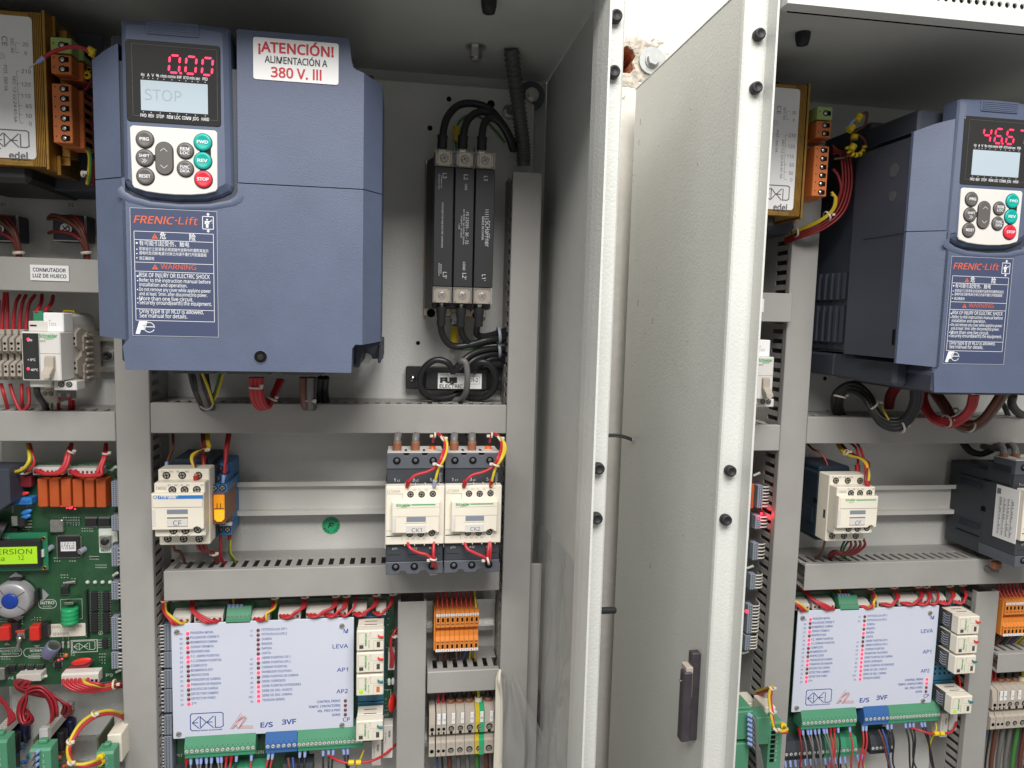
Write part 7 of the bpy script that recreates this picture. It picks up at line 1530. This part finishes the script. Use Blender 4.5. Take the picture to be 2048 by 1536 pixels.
def grey_terminals(side):
    cn = SIDE[side]+' cabinet'; setcab('L'); y = -.052; Z = lambda Y: at(900, 1400+Y*.105, y).z; X = lambda u: at(845+u*.105, 1450, y).x
    z1, z0 = Z(245), Z(1075); h = z1-z0
    def body(t, a, b, m, big, name='terminal'):
        X0, X1 = X(a)+.0001, X(b)-.0001; xc = (X0+X1)/2; w = X1-X0
        P = [(-.014, z0), (y+.006, z0-.003), (y+.001, z0), (y, z0+.001), (y, z0+h*.32), (y+.003, z0+h*.34), (y+.003, z0+h*.42), (y+.012, z0+h*.43), (y+.012, z0+h*.52), (y, z0+h*.52), (y, z0+h*.75), (y+.002, z1), (y+.012, z1+.003), (-.014, z1+.002)]
        o = t.part(name, MB().prism(P, X0, X1, 'x', c=.0003), m)
        for v in (.14, .64):
            r = w*.32; t.part('screw_well', MB().cyl((xc, y-.0003, z0+h*v), (xc, y+.0001, z0+h*v), r, n=16), 'dark_hole', o)
            if big: t.part('screw', MB().cyl((xc, y-.0003, z0+h*v-.0004), (xc, y-.0005, z0+h*v-.0004), r*.72, n=12), 'screw_metal', o); t.part('screw_slot', MB().line((xc-r*.5, z0+h*v-.001), (xc+r*.5, z0+h*v+.0002), .0005, y-.0007), 'dark_hole', o)
        t.part('bridge_slot', MB().box(xc-w*.16, xc+w*.16, y-.0003, y+.0001, z0+h*.525, z0+h*.575, 0), 'dark_hole', o); t.part('lower_slot', MB().box(xc-w*.13, xc+w*.13, y-.0003, y+.0001, z0+h*.27, z0+h*.32, 0), 'beige_dark', o)
        return o, X0, X1, xc
    for i, (a, b, m, s_, wm) in enumerate(((125, 245, 'terminal_beige', '', ''), (262, 360, 'terminal_beige', '47', 'wire_red'), (360, 455, 'terminal_beige', '48', 'wire_red'), (462, 635, 'terminal_beige', 'U', 'wire_black'), (637, 805, 'terminal_beige', 'V', 'wire_black'), (807, 1000, 'terminal_beige', 'W', 'wire_black'), (1002, 1175, 'wire_yellow', '⏚', 'wire_yellow'), (1178, 1370, 'terminal_beige', 'N', 'wire_black'), (1372, 1420, 'terminal_beige', '', ''))):
        desc = {'': 'narrow end bracket at the '+('left' if i == 0 else 'right')+' of the grey feed-through terminals', '⏚': 'yellow and green earth terminal', '47': 'left one of the two narrow feed-through terminals under red wires', '48': 'right one of the two narrow feed-through terminals under red wires'}.get(s_, 'grey feed-through terminal tagged '+s_)
        t = Thing('feed_terminal', desc+', '+cn, 'terminal', ((X(a)+X(b))/2, -.014, z0), 'feed-through terminals, '+cn)
        o, X0, X1, xc = body(t, a, b, m, b-a > 150)
        if s_ == '⏚': t.part('green_half', MB().prism([(-.0142, z0-.0002), (y+.0057, z0-.0032), (y-.0004, z0), (y-.0004, z0+h*.32), (y+.0026, z0+h*.34), (y+.0026, z0+h*.42), (y+.0116, z0+h*.43), (y+.0116, z0+h*.52), (y-.0004, z0+h*.52), (y-.0004, z0+h*.75), (y+.0016, z1+.0002), (y+.0118, z1+.0032), (-.0142, z1+.0022)], xc-.0002, X1+.0001, 'x'), 'sticker_green')
        if s_:
            tx0 = xc-.0018 if b-a < 150 else xc+.0002; tg = t.part('white_tag', MB().box(tx0, tx0+.0036, y-.0012, y+.0001, z0+h*.755, z1-.0002, .0002), 'white_sticker', o)
            t.part('tag_lettering', MB().text(s_ if s_ != '⏚' else 'PE', (tx0+.0018, y-.0014, z0+h*.84), .0017, anchor='c', bold=.01), 'print_grey', tg)
        if wm:
            r = .0014 if wm == 'wire_red' else .0032
            if wm != 'wire_red': t.part('wire_sleeve', MB().lathe((xc, -.036, z1-.001), (0, 0, 1), [(r+.0010, 0), (r+.0010, .008), (r, .0085)], 14), 'idc_white' if s_ == '⏚' else 'copper')
            wire(t, wm, r if s_ != '⏚' else .0018, [Vector(v) for v in ((xc, -.036, z1-.002), (xc, -.036, z1+.012), (xc+.001, -.030, z1+.030))])
            wire(t, ('wire_brown', 'wire_blue', 'wire_black', 'wire_brown', 'wire_grey', 'wire_grey', 'wire_green', 'wire_brown', 'wire_grey')[i], r*.8, [Vector(v) for v in ((xc, -.036, z0+.002), (xc, -.036, z0-.015), (xc+.004, -.030, z0-.060), (xc+.010, -.03, z0-.10))])
        t.o.location += OFF[side]
for side in 'LR': orange_block(side); grey_terminals(side)
# ================================================================== plug-in cards and looms at the lower left
setcab('L')
def card(label, x, zt, y0, y1, beadm):
    """circuit card standing edge-on, seen along its top edge"""
    t = Thing('plug_in_card', label, 'circuit board', (x, 0, zt-.1), 'plug-in cards at the lower left'); zb = zt-.16; rnd = random.Random(int(abs(x)*9999))
    t.part('card_board', MB().box(x-.0016, x, y1, y0, zb, zt, 0), 'card_edge')
    h = MB(); wc = t.part('white_header', MB().box(x+.0004, x+.0085, y1+.012, y1+.066, zt-.006, zt+.003, .0004), 'idc_white')
    for k in range(14): yy = y1+.014+k*.0037; t.part('header_slot', MB().box(x+.002, x+.007, yy, yy+.0014, zt+.0031, zt+.0033, 0), 'beige_dark', wc)
    t.part('latch', MB().box(x+.0006, x+.0085, y1+.006, y1+.0118, zt-.007, zt+.007, .0006), 'white_sticker'); t.part('red_key', MB().box(x+.001, x+.009, y1+.002, y1+.0058, zt-.012, zt-.006, .0008), 'ferrule_red')
    for k in range(9):
        for j in range(3): yy = y1+.016+k*.0055; t.part('bead_component', MB().ball((x+.005+j*.0012, yy, zt-.020-j*.016-(k % 2)*.003), .0021, 1, 1.2, 1, 8), beadm)
    for k in range(6): yy = y1+.018+k*.008; t.part('chip', MB().box(x+.0002, x+.0040, yy, yy+.006, zt-.016, zt-.009, .0003), 'chip')
    for k in range(2): t.part('capacitor', MB().lathe((x+.008, y0-.006-k*.02, zt-.030), (0, 0, 1), [(0, 0), (.0055, 0), (.0055, .018), (.0048, .019), (0, .019)], 16), 'chip' if k else 'cap_dark')
    return t
def gterm(t, px0, px1, py, y, n=8, first=1):
    a, b = at(px0, py, y), at(px1, py, y); z1 = a.z; X0, X1 = a.x, b.x
    c = t.part('green_terminal', MB().prism([(y, z1-.002), (y+.002, z1), (y+.014, z1+.0006), (y+.014, z1-.06), (y, z1-.06)], X0, X1, 'x', c=.0004), 'term_green')
    t.part('terminal_top', MB().box(X0+.004, X1-.006, y+.007, y+.013, z1+.0003, z1+.004, .0008), 'term_green', c)
    for k in range(n):
        z = z1-.006-k*.0052; t.part('wire_entry', MB().box(X0+.0025, X0+.0075, y-.0003, y+.0001, z-.0018, z+.0018, 0), 'dark_hole', c); t.part('number_lettering', MB().text(str(first+k), (X1-.0060, y-.0003, z-.0012), .0026, anchor='c'), 'silk', c)
    return X0, X1, z1
mat_x = [(at(125, 1412, -.005).x, 'second'), (at(36, 1424, -.005).x, 'first')]
xB = at(126, 1414, -.006).x; zB = at(126, 1414, -.006).z; fr_ = atx(70, 1480, xB)
t = card('plug-in card with amber beads and green terminal 1 2 3 4, lower left', xB, zB, -.004, fr_.y, 'orange')
X0, X1, z1 = gterm(t, 58, 101, 1500, -.118)
xA = at(35, 1430, -.006).x
t = card('plug-in card with blue beads, cut by the lower left photo corner', xA, zB, -.004, fr_.y, 'cap_blue'); gterm(t, -30, 13, 1484, -.118)
for side in 'LR':
    setcab('L')
    t = Thing('plug_in_card', 'small card carrying two cream relays and a green terminal, lower left of the '+SIDE[side]+' cabinet', 'circuit board', at(215, 1490, -.05), 'plug-in cards at the lower left')
    xC = at(227, 1435, -.020).x; zC = at(227, 1435, -.020).z; f2 = atx(197, 1468, xC)
    t.part('card_board', MB().box(xC-.0016, xC, f2.y, -.018, zC-.09, zC, 0), 'card_edge')
    p = at(210, 1452, -.03); c_ = MB()
    for k in range(2):
        yy = f2.y+.010+k*.012; t.part('card_lettering', MB().text(('2', '10')[k], (xC-.0018, yy+.004, zC-.008), .0045, ux=(0, -1, 0), uz=(0, 0, 1)), 'silk')
    a, b = at(214, 1470, -.078), at(236, 1525, -.078); t.part('cream_relay', MB().box(a.x, a.x+.0125, -.078, -.052, b.z, a.z, .0008), 'beige'); a, b = at(226, 1460, -.050), at(240, 1512, -.050); t.part('cream_relay', MB().box(a.x-.001, a.x+.0125, -.049, -.024, b.z, a.z, .0008), 'beige')
    gterm(t, 191, 227, 1506, -.095, 8); t.o.location += OFF[side]
    t = Thing('rail_clip', 'short bright rail piece behind the looped wires at the lower left, '+SIDE[side]+' cabinet', 'mounting rail', at(170, 1470, -.02)); zq = at(170, 1472, -.02).z
    t.part('rail_profile', MB().prism(din_rail('', 0, 0, zq-.0175, -.013), -.345, VX0-.002, 'x'), 'zinc'); t.part('clip', MB().box(-.2800, -.2680, -.024, -.0206, zq-.001, zq+.006, .0006), 'black_plastic'); t.o.location += OFF[side]
# looms
def loom(label, paths, m, r, ties=()):
    t = Thing('wire_harness', label, 'wires', at(*paths[0][len(paths[0])//2]), 'wire harnesses')
    for p in paths: wire(t, m, r, p, seg=5)
    for p, rr_, d in ties: tie(t, at(*p), rr_, d)
    return t
Q = lambda X, Y: (X*.1276, 1340+Y*.1276)
P1 = []
for k in range(10):
    o = k*1.7; y_ = -.05-.003*(k % 4)
    P1.append([(Q(290, 140)[0]+k*3.2*.9, Q(290, 140)[1]+k*.5, -.042), (Q(225, 190)[0]+o, Q(225, 190)[1]+o, y_), (Q(270, 300)[0]+o, Q(270, 300)[1]-o*.3, y_-.004), (Q(420, 370)[0]+o, Q(420, 370)[1]-o, y_-.008), (Q(650, 420)[0]-o*.5, Q(650, 420)[1]-o*.8, y_-.012), (Q(900, 470)[0]-o, Q(900, 470)[1]-o, y_-.014), (Q(1090, 560)[0]-o, Q(1090, 560)[1]-o*.4, y_-.016), (Q(1110, 680)[0]-o, Q(1110, 680)[1]-o*.8, y_-.014), (Q(1030, 750)[0]-o*.6, Q(1030, 750)[1]-o*.6, y_-.010)])
loom('red wire loom arching from the green board down to the amber-bead card', P1, 'wire_darkred2', .00085)
P2 = []
for k in range(9):
    o = k*1.7; y_ = -.085-.003*(k % 4)
    P2.append([(Q(790, 830)[0]+k*1.5, Q(790, 830)[1]-k*1.8, -.098+k*.004), (Q(800, 700)[0]+o, Q(800, 700)[1], y_), (Q(760, 500)[0]+o, Q(760, 500)[1]-o*.3, y_), (Q(640, 360)[0], Q(640, 360)[1]-o, y_), (Q(470, 340)[0]-o*.5, Q(470, 340)[1]-o*.5+3, y_), (Q(320, 470)[0]+o, Q(320, 470)[1], y_), (Q(270, 640)[0]+o, Q(270, 640)[1]+o*.3, y_), (Q(300, 800)[0]+o, Q(300, 800)[1]+o*.3, y_-.004), (Q(400, 860)[0], Q(400, 860)[1]-o*.7, y_-.004), (Q(500, 830)[0]-o*.6, Q(500, 830)[1]-o, y_), (Q(520, 760)[0]-o, Q(520, 760)[1]-o, y_+.004), (Q(450, 650)[0]-o*.5, Q(450, 650)[1]-o*.4, y_+.01)])
loom('coiled red wire loom standing over the white header of the amber-bead card', P2, 'wire_darkred2', .00085)
P3_ = []
for k in range(7): P3_.append([(-6, Q(0, 390)[1]+k*1.3, -.07), (Q(60, 480)[0]-k*.3, Q(60, 480)[1]+k*1.0, -.076), (Q(140, 600)[0]-k*.6, Q(140, 600)[1]+k*.6, -.082), (Q(220+k*-14, 700)[0], Q(0, 700)[1]+k*1.2, -.088), (Q(235-k*18, 770)[0], Q(0, 700)[1]+10+k*2.0, -.094)])
loom('red wires fanning into the header of the blue-bead card', P3_, 'wire_darkred2', .00095)
for k_, side in enumerate('LR'):
    setcab('L')
    pth = [[Q(*a)+(y_,) for a, y_ in (((1990, 720), -.045), ((1800, 650), -.075), ((1650, 640), -.085), ((1450, 700), -.095), ((1250, 850), -.105), ((1110, 1080), -.115), ((1060, 1250), -.120), ((1100, 1430), -.122), ((1250, 1480), -.122), ((1450, 1440), -.118), ((1590, 1370), -.106))], [Q(*a)+(y_,) for a, y_ in (((1990, 790), -.045), ((1800, 700), -.075), ((1650, 690), -.085), ((1480, 745), -.095), ((1290, 890), -.105), ((1150, 1090), -.115), ((1090, 1250), -.120), ((1130, 1420), -.120), ((1260, 1500), -.122), ((1450, 1490), -.118), ((1600, 1440), -.106))]]
    t = Thing('wire_harness', 'yellow and red wire pair looping to the green terminal at the lower left, '+SIDE[side]+' cabinet', 'wires', at(150, 1450, -.1), 'wire harnesses')
    wire(t, 'wire_yellow', .0015, pth[0]); wire(t, 'wire_red', .0015, pth[1])
    for a, yy in (((1480, 690), -.094), ((1095, 1130), -.117), ((1110, 1450), -.122)): tie(t, at(*Q(*a), yy), .0036, (.5, 0, .5))
    for Y_ in (1370, 1460): t.part('yellow_marker', MB().cyl(at(*Q(1560, Y_), -.108), at(*Q(1600, Y_-25), -.104), .0030, n=10), 'yellow_tag')
    t.o.location += OFF[side]
for side in 'LR':
    t = Thing('wire_harness', 'grey leads with pale blue ferrules entering the lower left green terminal, '+SIDE[side]+' cabinet', 'wires', at(66, 1520, -.12)); 
    for k in range(4 if side == 'L' else 0): p = Q(560-k*3, 1290+k*100); wire(t, 'wire_grey', .0014, [p+(-.121,), (p[0]-6, p[1]+8, -.126), (p[0]-13, p[1]+30, -.126)]); ferrule(t, (p[0]-3, p[1]+4, -.123), (p[0]+6, p[1]-3, -.119), .0022)
    if side == 'R':
        setcab('R'); t.o.location = at(1500, 1490, -.12)+OFF['R']; t.base = at(1500, 1490, -.12)
        for k in range(7): x_, y_ = 1505, 1431+k*9.5; ferrule(t, (x_-8, y_-2, -.120), (x_, y_+3, -.124), .0024); wire(t, 'wire_grey', .0012, [(x_, y_+3, -.124), (x_+5+k*.7, y_+14, -.126), (x_+8+k, 1500, -.126), (x_+10+k*2.5, 1560, -.120)])
        a, b = at(1478, 1424, -.115), at(1507, 1424, -.115); g = Thing('green_terminal', 'tall green terminal full of pale blue ferrules at the lower left of the right cabinet', 'terminal', at(1490, 1460, -.09))
        g.part('housing', MB().box(a.x-.01, b.x, -.115, -.085, a.z-.030, a.z, .0008).box(a.x-.01, b.x-.002, -.115, -.085, a.z-.07, a.z-.034, .0008), 'term_green'); g.part('housing_top', MB().box(a.x-.01, b.x-.001, -.112, -.088, a.z+.0001, a.z+.003, .0006), 'term_green')
        a, b = at(1512, 1436, -.100), at(1541, 1436, -.100); g.part('second_housing', MB().box(a.x, b.x, -.100, -.078, a.z-.030, a.z, .0008), 'term_green'); setcab('L')
# ================================================================== looms under the right drive
setcab('R')
it = []
for k in range(5):
    o = (k-2)*4.5; it.append((('wire_black', 'wire_grey', 'wire_black', 'wire_grey', 'wire_black')[k], .0031, [(1833+o, 772, -.13), (1832+o, 805, -.125), (1815+o*.8, 838+o*.3, -.118), (1790+o*.4, 851+o, -.112), (1763, 842+o, -.105), (1746-o*.4, 818+o*.5, -.098), (1735-o*.8, 795+o*.3, -.090), (1715-o*.3, 777+o, -.080), (1695+o*.2, 775+o*.8, -.07), (1677+o, 790+o*.3, -.06), (1674+o, 815, -.045), (1684+o, 838, -.02)]))
it.append(('wire_yellow', .0010, [(1763, 812, -.10), (1770, 826, -.108), (1778, 840, -.112)]))
bundle('thick black cable bundle in an S loop under the right drive', it, at(1750, 800, -.1), [(at(1679, 793, -.062), .0115, (.2, 0, 1)), (at(1745, 808, -.096), .0125, (.7, 0, -.5)), (at(1800, 853, -.113), .0125, (1, 0, .3))])
it = []
for k in range(6): o = (k-2.5)*3.4; it.append(('wire_red', .0022, [(1948+o, 790, -.13), (1942+o, 815, -.128), (1925+o*.6, 836+o*.5, -.120), (1900, 846+o, -.112), (1870-o*.5, 838+o*.6, -.10), (1853-o, 818, -.085), (1845-o, 795, -.07), (1850-o, 780, -.06)]))
it += [('wire_darkred', .0030, [(1788+k*7, 770, -.05), (1776+k*6, 790, -.035), (1774+k*4, 815, -.02)]) for k in range(3)]
bundle('bright red cable bundle sagging under the right drive', it, at(1900, 820, -.1), [(at(1893, 842, -.112), .0115, (1, 0, .2))])
it = []
for k in range(4): o = (k-1.5)*5.5; it.append((('wire_brown', 'wire_black', 'wire_brown', 'wire_grey')[k], .0032, [(2005+o, 788, -.12), (1990+o, 812, -.118), (1965+o*.6, 842+o*.4, -.110), (1935, 855+o, -.100), (1908-o*.5, 842+o*.5, -.09), (1888-o, 810, -.075), (1870-o, 785, -.06)]))
bundle('brown and black cable bundle behind the red bundle of the right drive', it, at(1930, 830, -.1), [(at(1940, 852, -.103), .012, (1, 0, -.3)), (at(1905, 826, -.088), .0125, (.6, 0, -.6))])
it = [('wire_black', .0045, [(2026, 790, -.08), (2024, 810, -.07), (2040, 828, -.06), (2060, 830, -.05)]), ('wire_black', .0030, [(2000, 800, -.05), (2010, 815, -.04), (2018, 836, -.02)])]
bundle('black cable curling behind the drive at the right photo edge', it, at(2030, 810, -.06))
# wires of the right auxiliary contactor
t = Thing('wire_harness', 'brown, yellow and red wires dropping onto the right cabinet auxiliary contactor', 'wires', at(1700, 915, -.05), 'wire harnesses')
wire(t, 'wire_darkred', .0012, [(1612, 884, -.03), (1625, 898, -.04), (1640, 905, -.046), (1652, 922, -.052), (1657, 942, -.056)]); ferrule(t, (1657, 938, -.056), (1658, 950, -.058), .0020)
for k in range(4): wire(t, ('wire_yellow', 'wire_yellow', 'wire_darkred', 'wire_darkred')[k], .0014, [(1672+k*3, 884, -.03), (1680+k*4, 898, -.045), (1696+k*5, 911, -.060), (1718+k*3, 916+k*1, -.074), (1732+k*2, 928, -.084), (1738-k*2, 948, -.090), (1736-k*2, 966, -.094)])
wire(t, 'wire_red', .0014, [(1698, 884, -.03), (1712, 896, -.050), (1716, 915, -.060), (1715, 940, -.066)]); wire(t, 'wire_red', .0014, [(1712, 884, -.03), (1722, 900, -.060), (1729, 925, -.080), (1733, 955, -.092)])
ferrule(t, (1715, 930, -.065), (1715, 950, -.068), .0030, 'ferrule_red'); ferrule(t, (1735, 962, -.094), (1734, 976, -.096), .0030, 'ferrule_red'); tie(t, at(1692, 905, -.058), .0042, (1, 0, -.5))
t = Thing('wire_harness', 'dark red wires curling under the right cabinet auxiliary contactor', 'wires', at(1690, 1100, -.05), 'wire harnesses')
wire(t, 'wire_brown', .0012, [(1650, 1082, -.075), (1645, 1100, -.060), (1635, 1115, -.045), (1615, 1128, -.03)])
for k in range(4): wire(t, ('wire_darkred', 'wire_brown', 'wire_darkred', 'wire_darkred')[k], .0014, [(1700+k*9, 1078, -.08), (1702+k*9, 1092, -.076), (1690+k*5, 1106+k, -.066), (1668+k*2, 1102+k*2, -.058), (1658+k*2, 1112, -.048), (1664, 1128, -.03)])
for k in range(2): wire(t, 'wire_green', .0011, [(1690+k*8, 1080, -.06), (1682+k*5, 1100, -.052), (1688+k*4, 1118, -.040), (1692, 1130, -.025)])
# cables at the right photo edge
t = Thing('cable_end', 'grey cables bending down into the contactor at the right photo edge', 'cables', at(2010, 900, -.07))
for k in range(2): x = 2006+k*24; wire(t, 'wire_grey', .0036, [(x-40, 893+k*4, -.02), (x-22, 896, -.04), (x-8, 890, -.06), (x, 898, -.07), (x+1, 916, -.076)], n=12); a = at(x+1, 918, -.076); t.part('brown_sleeve', MB().cyl(a+Vector((0, 0, .006)), a-Vector((0, 0, .004)), .0042, n=14), 'copper')
for k in range(2): wire(t, 'wire_black', .0034, [(1925, 880+k*6, -.01), (1940, 900+k*3, -.02), (1962, 908, -.03), (1985, 900, -.04)], n=12)
t = Thing('cable_end', 'grey cable looping below the contactor at the right photo edge', 'cables', at(1970, 1110, -.07)); wire(t, 'wire_grey', .0034, [(1930, 1114, -.02), (1948, 1110, -.035), (1962, 1122, -.05), (1975, 1138, -.062), (1998, 1140, -.07)], n=12); a, b = at(1984, 1122, -.075), at(2000, 1138, -.075); t.part('brown_sleeve', MB().box(a.x, b.x, -.079, -.071, b.z, a.z, .002), 'copper')
# right transformer leads with yellow tags
t = Thing('wire_harness', 'red and yellow leads with a curl of yellow number rings beside the right transformer', 'wires', at(1700, 330, -.1), 'wire harnesses')
for k in range(4): wire(t, 'wire_darkred', .0011, [(1665, 290+k*6, -.10), (1678+k*5, 305, -.10), (1684+k*6, 330, -.10), (1684+k*6, 380, -.098), (1668+k*6, 420+k*2, -.094), (1638+k*3, 446+k*4, -.086), (1600, 464+k*4, -.07), (1570, 478+k*3, -.05)])
wire(t, 'wire_darkred', .0015, [(1666, 338, -.10), (1676, 352, -.10), (1682, 380, -.10), (1670, 415, -.094)])
for k in range(2): wire(t, ('wire_yellow', 'wire_yellow')[k], .0013, [(1663, 384+k*5, -.10), (1670+k*2, 396, -.10), (1664+k*3, 420, -.096), (1640, 440+k*3, -.088), (1600, 458+k*3, -.07), (1572, 472, -.05)])
wire(t, 'wire_brown', .0013, [(1668, 318, -.10), (1690, 314, -.104), (1700, 296, -.108), (1706, 272, -.110), (1712, 262, -.110), (1730, 250, -.110), (1734, 226, -.112), (1722, 230, -.114), (1708, 240, -.114)]); wire(t, 'wire_brown', .0013, [(1712, 268, -.110), (1726, 276, -.110), (1732, 290, -.110), (1728, 302, -.11), (1712, 310, -.11), (1692, 312, -.108)])
for (x, y), (x2, y2) in (((1713, 242), (1721, 230)), ((1698, 262), (1706, 252)), ((1702, 300), (1708, 290)), ((1708, 278), (1710, 270))): t.part('marker_tag', MB().cyl(at(x, y, -.114), at(x2, y2, -.114), .0034, n=10), 'yellow_tag')
for k in range(7):
    a_ = math.radians(-165+k*27); c_ = at(1712, 292, -.111); p = c_+Vector((math.cos(a_)*.0090, 0, math.sin(a_)*.0085)); d = Vector((-math.sin(a_), 0, math.cos(a_))); t.part('number_ring', MB().lathe(p-d*.0014, d, [(.0012, 0), (.0024, .0002), (.0024, .0026), (.0012, .0028)], 10), 'yellow_tag')
ferrule(t, (1708, 240, -.114), (1699, 250, -.115), .0020); t.part('wire_tip', MB().cyl(at(1699, 250, -.115), at(1690, 258, -.115), .0007, n=6), 'zinc'); tie(t, at(1654, 433, -.09), .006, (1, 0, .5)); tie(t, at(1591, 464, -.066), .006, (1, 0, .2))
# red indicator lamp behind the right door frame throws its own red light on the duct flank
t = Thing('indicator_light', 'small glowing red light on the green board seen past the right door frame', 'light', (-.2660, -.040, -.2010)); t.part('lamp', MB().ball((-.2660, -.040, -.2010), .0016, n=10), 'led_glow')
l = bpy.data.lights.new('indicator_glow', 'POINT'); l.energy = .010; l.color = (1, .01, .03); l.shadow_soft_size = .002; lo = bpy.data.objects.new('indicator_glow', l); scene.collection.objects.link(lo); lo.location = Vector((-.2655, -.0430, -.2010))+OFF['R']
t = Thing('indicator_light', 'second glowing red light low on the green board past the right door frame', 'light', at(1493, 1223, -.04)); t.part('lamp', MB().ball(at(1493, 1223, -.041), .0022, n=10), 'led_glow')
# ================================================================== things in the gap and on the outer side of the right cabinet
setcab('L'); xs = .254-.0002
t = Thing('thin_cable', 'thin black twin cable crossing the gap and entering the right cabinet side', 'cable', atx(1265, 882, xs)); e = atx(1266, 881, xs); g0 = Vector((XR+.002, e.y+.020, e.z-.010))
for k in range(2): t.part('lead', MB().tube([g0+Vector((0, 0, k*.0022)), g0.lerp(e, .4)+Vector((0, -.002, .006+k*.0022)), g0.lerp(e, .8)+Vector((0, 0, .006+k*.002)), e+Vector((0, 0, k*.0018))], .0011, n=8), 'wire_black')
t.part('grommet', MB().lathe(e-Vector((.0006, 0, 0)), (-1, 0, 0), [(.0034, 0), (.0038, .0008), (.0030, .0010), (.0022, 0)], 14), 'zinc')
p = at(1208, 1221, -.17); q = at(1232, 1222, -.17)
t = Thing('locating_pin', 'short black pin sticking out of the left cabinet side into the gap', 'pin', p); t.part('pin_rod', MB().lathe((XR, p.y, p.z), (1, 0, 0), [(.0030, 0), (.0030, q.x-XR-.001), (.0022, q.x-XR), (0, q.x-XR)], 14), 'rubber')
t = Thing('latch_bracket', 'pair of dark iron bars bolted on the outer side of the right cabinet', 'bracket', atx(1385, 1400, xs))
A = lambda px, py, x: atx(px, py, x)
a, b = A(1375, 1302, .2440), A(1399, 1482, .2530); y1_, y2_ = A(1398, 1390, .2440).y, A(1390, 1390, xs).y
yb1 = A(1386, 1310, .2430).y; t.part('long_bar', MB().box(.2455, xs, A(1398, 1400, .2538).y, A(1372, 1400, .2455).y, at(1390, 1482, A(1398, 1400, .2538).y).z, at(1390, 1307, A(1398, 1400, .2538).y).z, .0008), 'iron')
t.part('short_bar', MB().box(.2375, .2453, A(1383, 1420, .2455).y, A(1356, 1420, .2375).y, at(1376, 1485, A(1383, 1420, .2455).y).z, at(1376, 1346, A(1383, 1420, .2455).y).z, .0010), 'iron')
t.part('brass_strip', MB().box(.2400, .2462, A(1383, 1420, .2455).y+.002, A(1372, 1400, .2455).y+.001, at(1378, 1400, A(1383, 1420, .2455).y).z, at(1378, 1338, A(1383, 1420, .2455).y).z, .0004), 'beige_dark')
t.part('bar_screw', MB().cyl((.2374, A(1362, 1362, .2375).y, A(1362, 1362, .2375).z), (.2360, A(1362, 1362, .2375).y, A(1362, 1362, .2375).z), .0014, n=10), 'steel')
ch = MB(); rnd = random.Random(9)
for k in range(34): p = atx(rnd.choice((rnd.uniform(1262, 1290), rnd.uniform(1280, 1400))), rnd.uniform(190, 1180), xs); l_ = rnd.choice((.0006, .0006, .0008, .003)); ch.box(xs-.00012, xs+.0001, p.y-.0003, p.y+.0003, p.z-l_, p.z+l_, 0)
o = link_mesh('paint_chip', ch, 'print_grey', (0, 0, 0), cabs['R'].o, (0, 0, 0)); o.parent = cabs['R'].o; o.location = -Vector(cabs['R'].o.location); o['kind'] = 'stuff'
# plastic document pouch hanging at the right of the left cabinet
t = Thing('plastic_pouch', 'clear crumpled plastic document pouch hanging along the right wall of the left cabinet', 'pouch', (.125, -.06, -.5))
def sheet(fn, nu, nv): v = [fn(i/nu, j/nv) for j in range(nv+1) for i in range(nu+1)]; m_ = MB(); m_.add(v, [(j*(nu+1)+i, j*(nu+1)+i+1, (j+1)*(nu+1)+i+1, (j+1)*(nu+1)+i) for j in range(nv) for i in range(nu)], True); return m_
def wallfilm(u, v):
    z = -.215-v*.36; y = -.012-u*.215; n_ = abs(mnoise.noise((u*4+v*1.5, v*2.2-u, 3)))*.016+abs(mnoise.noise((u*9, v*5+u*3, 7)))*.006; x = .1515-.004*math.sin(u*7+v*5)-.006*v*math.sin(u*3.1)-n_*(.4+v); return (min(x, .1530), y, z)
t.part('rear_film', sheet(wallfilm, 70, 90), 'film')
def frontfilm(u, v):
    z = -.372-v*.20; w_ = .012+v*.10; x = .1075+u*min(w_, .046); y = -.0705-.012*math.sin(u*3)*v-.004*math.sin(u*11+v*9)-.05*u*v-abs(mnoise.noise((u*5+v*3, v*4, 1)))*.014*v; return (x, y, z+.004*math.sin(u*8))
t.part('front_film', sheet(frontfilm, 50, 60), 'film')
t.part('paper_edge', MB().tube([(.1050, -.067, -.364), (.1035, -.073, -.372), (.1062, -.070, -.384), (.1075, -.067, -.40), (.1085, -.067, -.45), (.1090, -.066, -.56)], .0016, n=8), 'paper')
t.part('paper_sheet', MB().prism([(.1010, -.375), (.1030, -.366), (.1068, -.372), (.1085, -.39), (.1092, -.56), (.1000, -.56), (.1015, -.42)], -.0660, -.0635, c=.0004), 'paper')
t = Thing('grey_panel', 'flat grey panel edge standing behind the right duct of the left cabinet', 'panel', (.142, -.03, -.5)); a = at(1066, 1127, -.05); b = at(1083, 1127, -.05); t.part('panel_sheet', MB().box(RX1+.0012, b.x, -.052, -.048, -.60, a.z, .0005), 'duct_plastic')
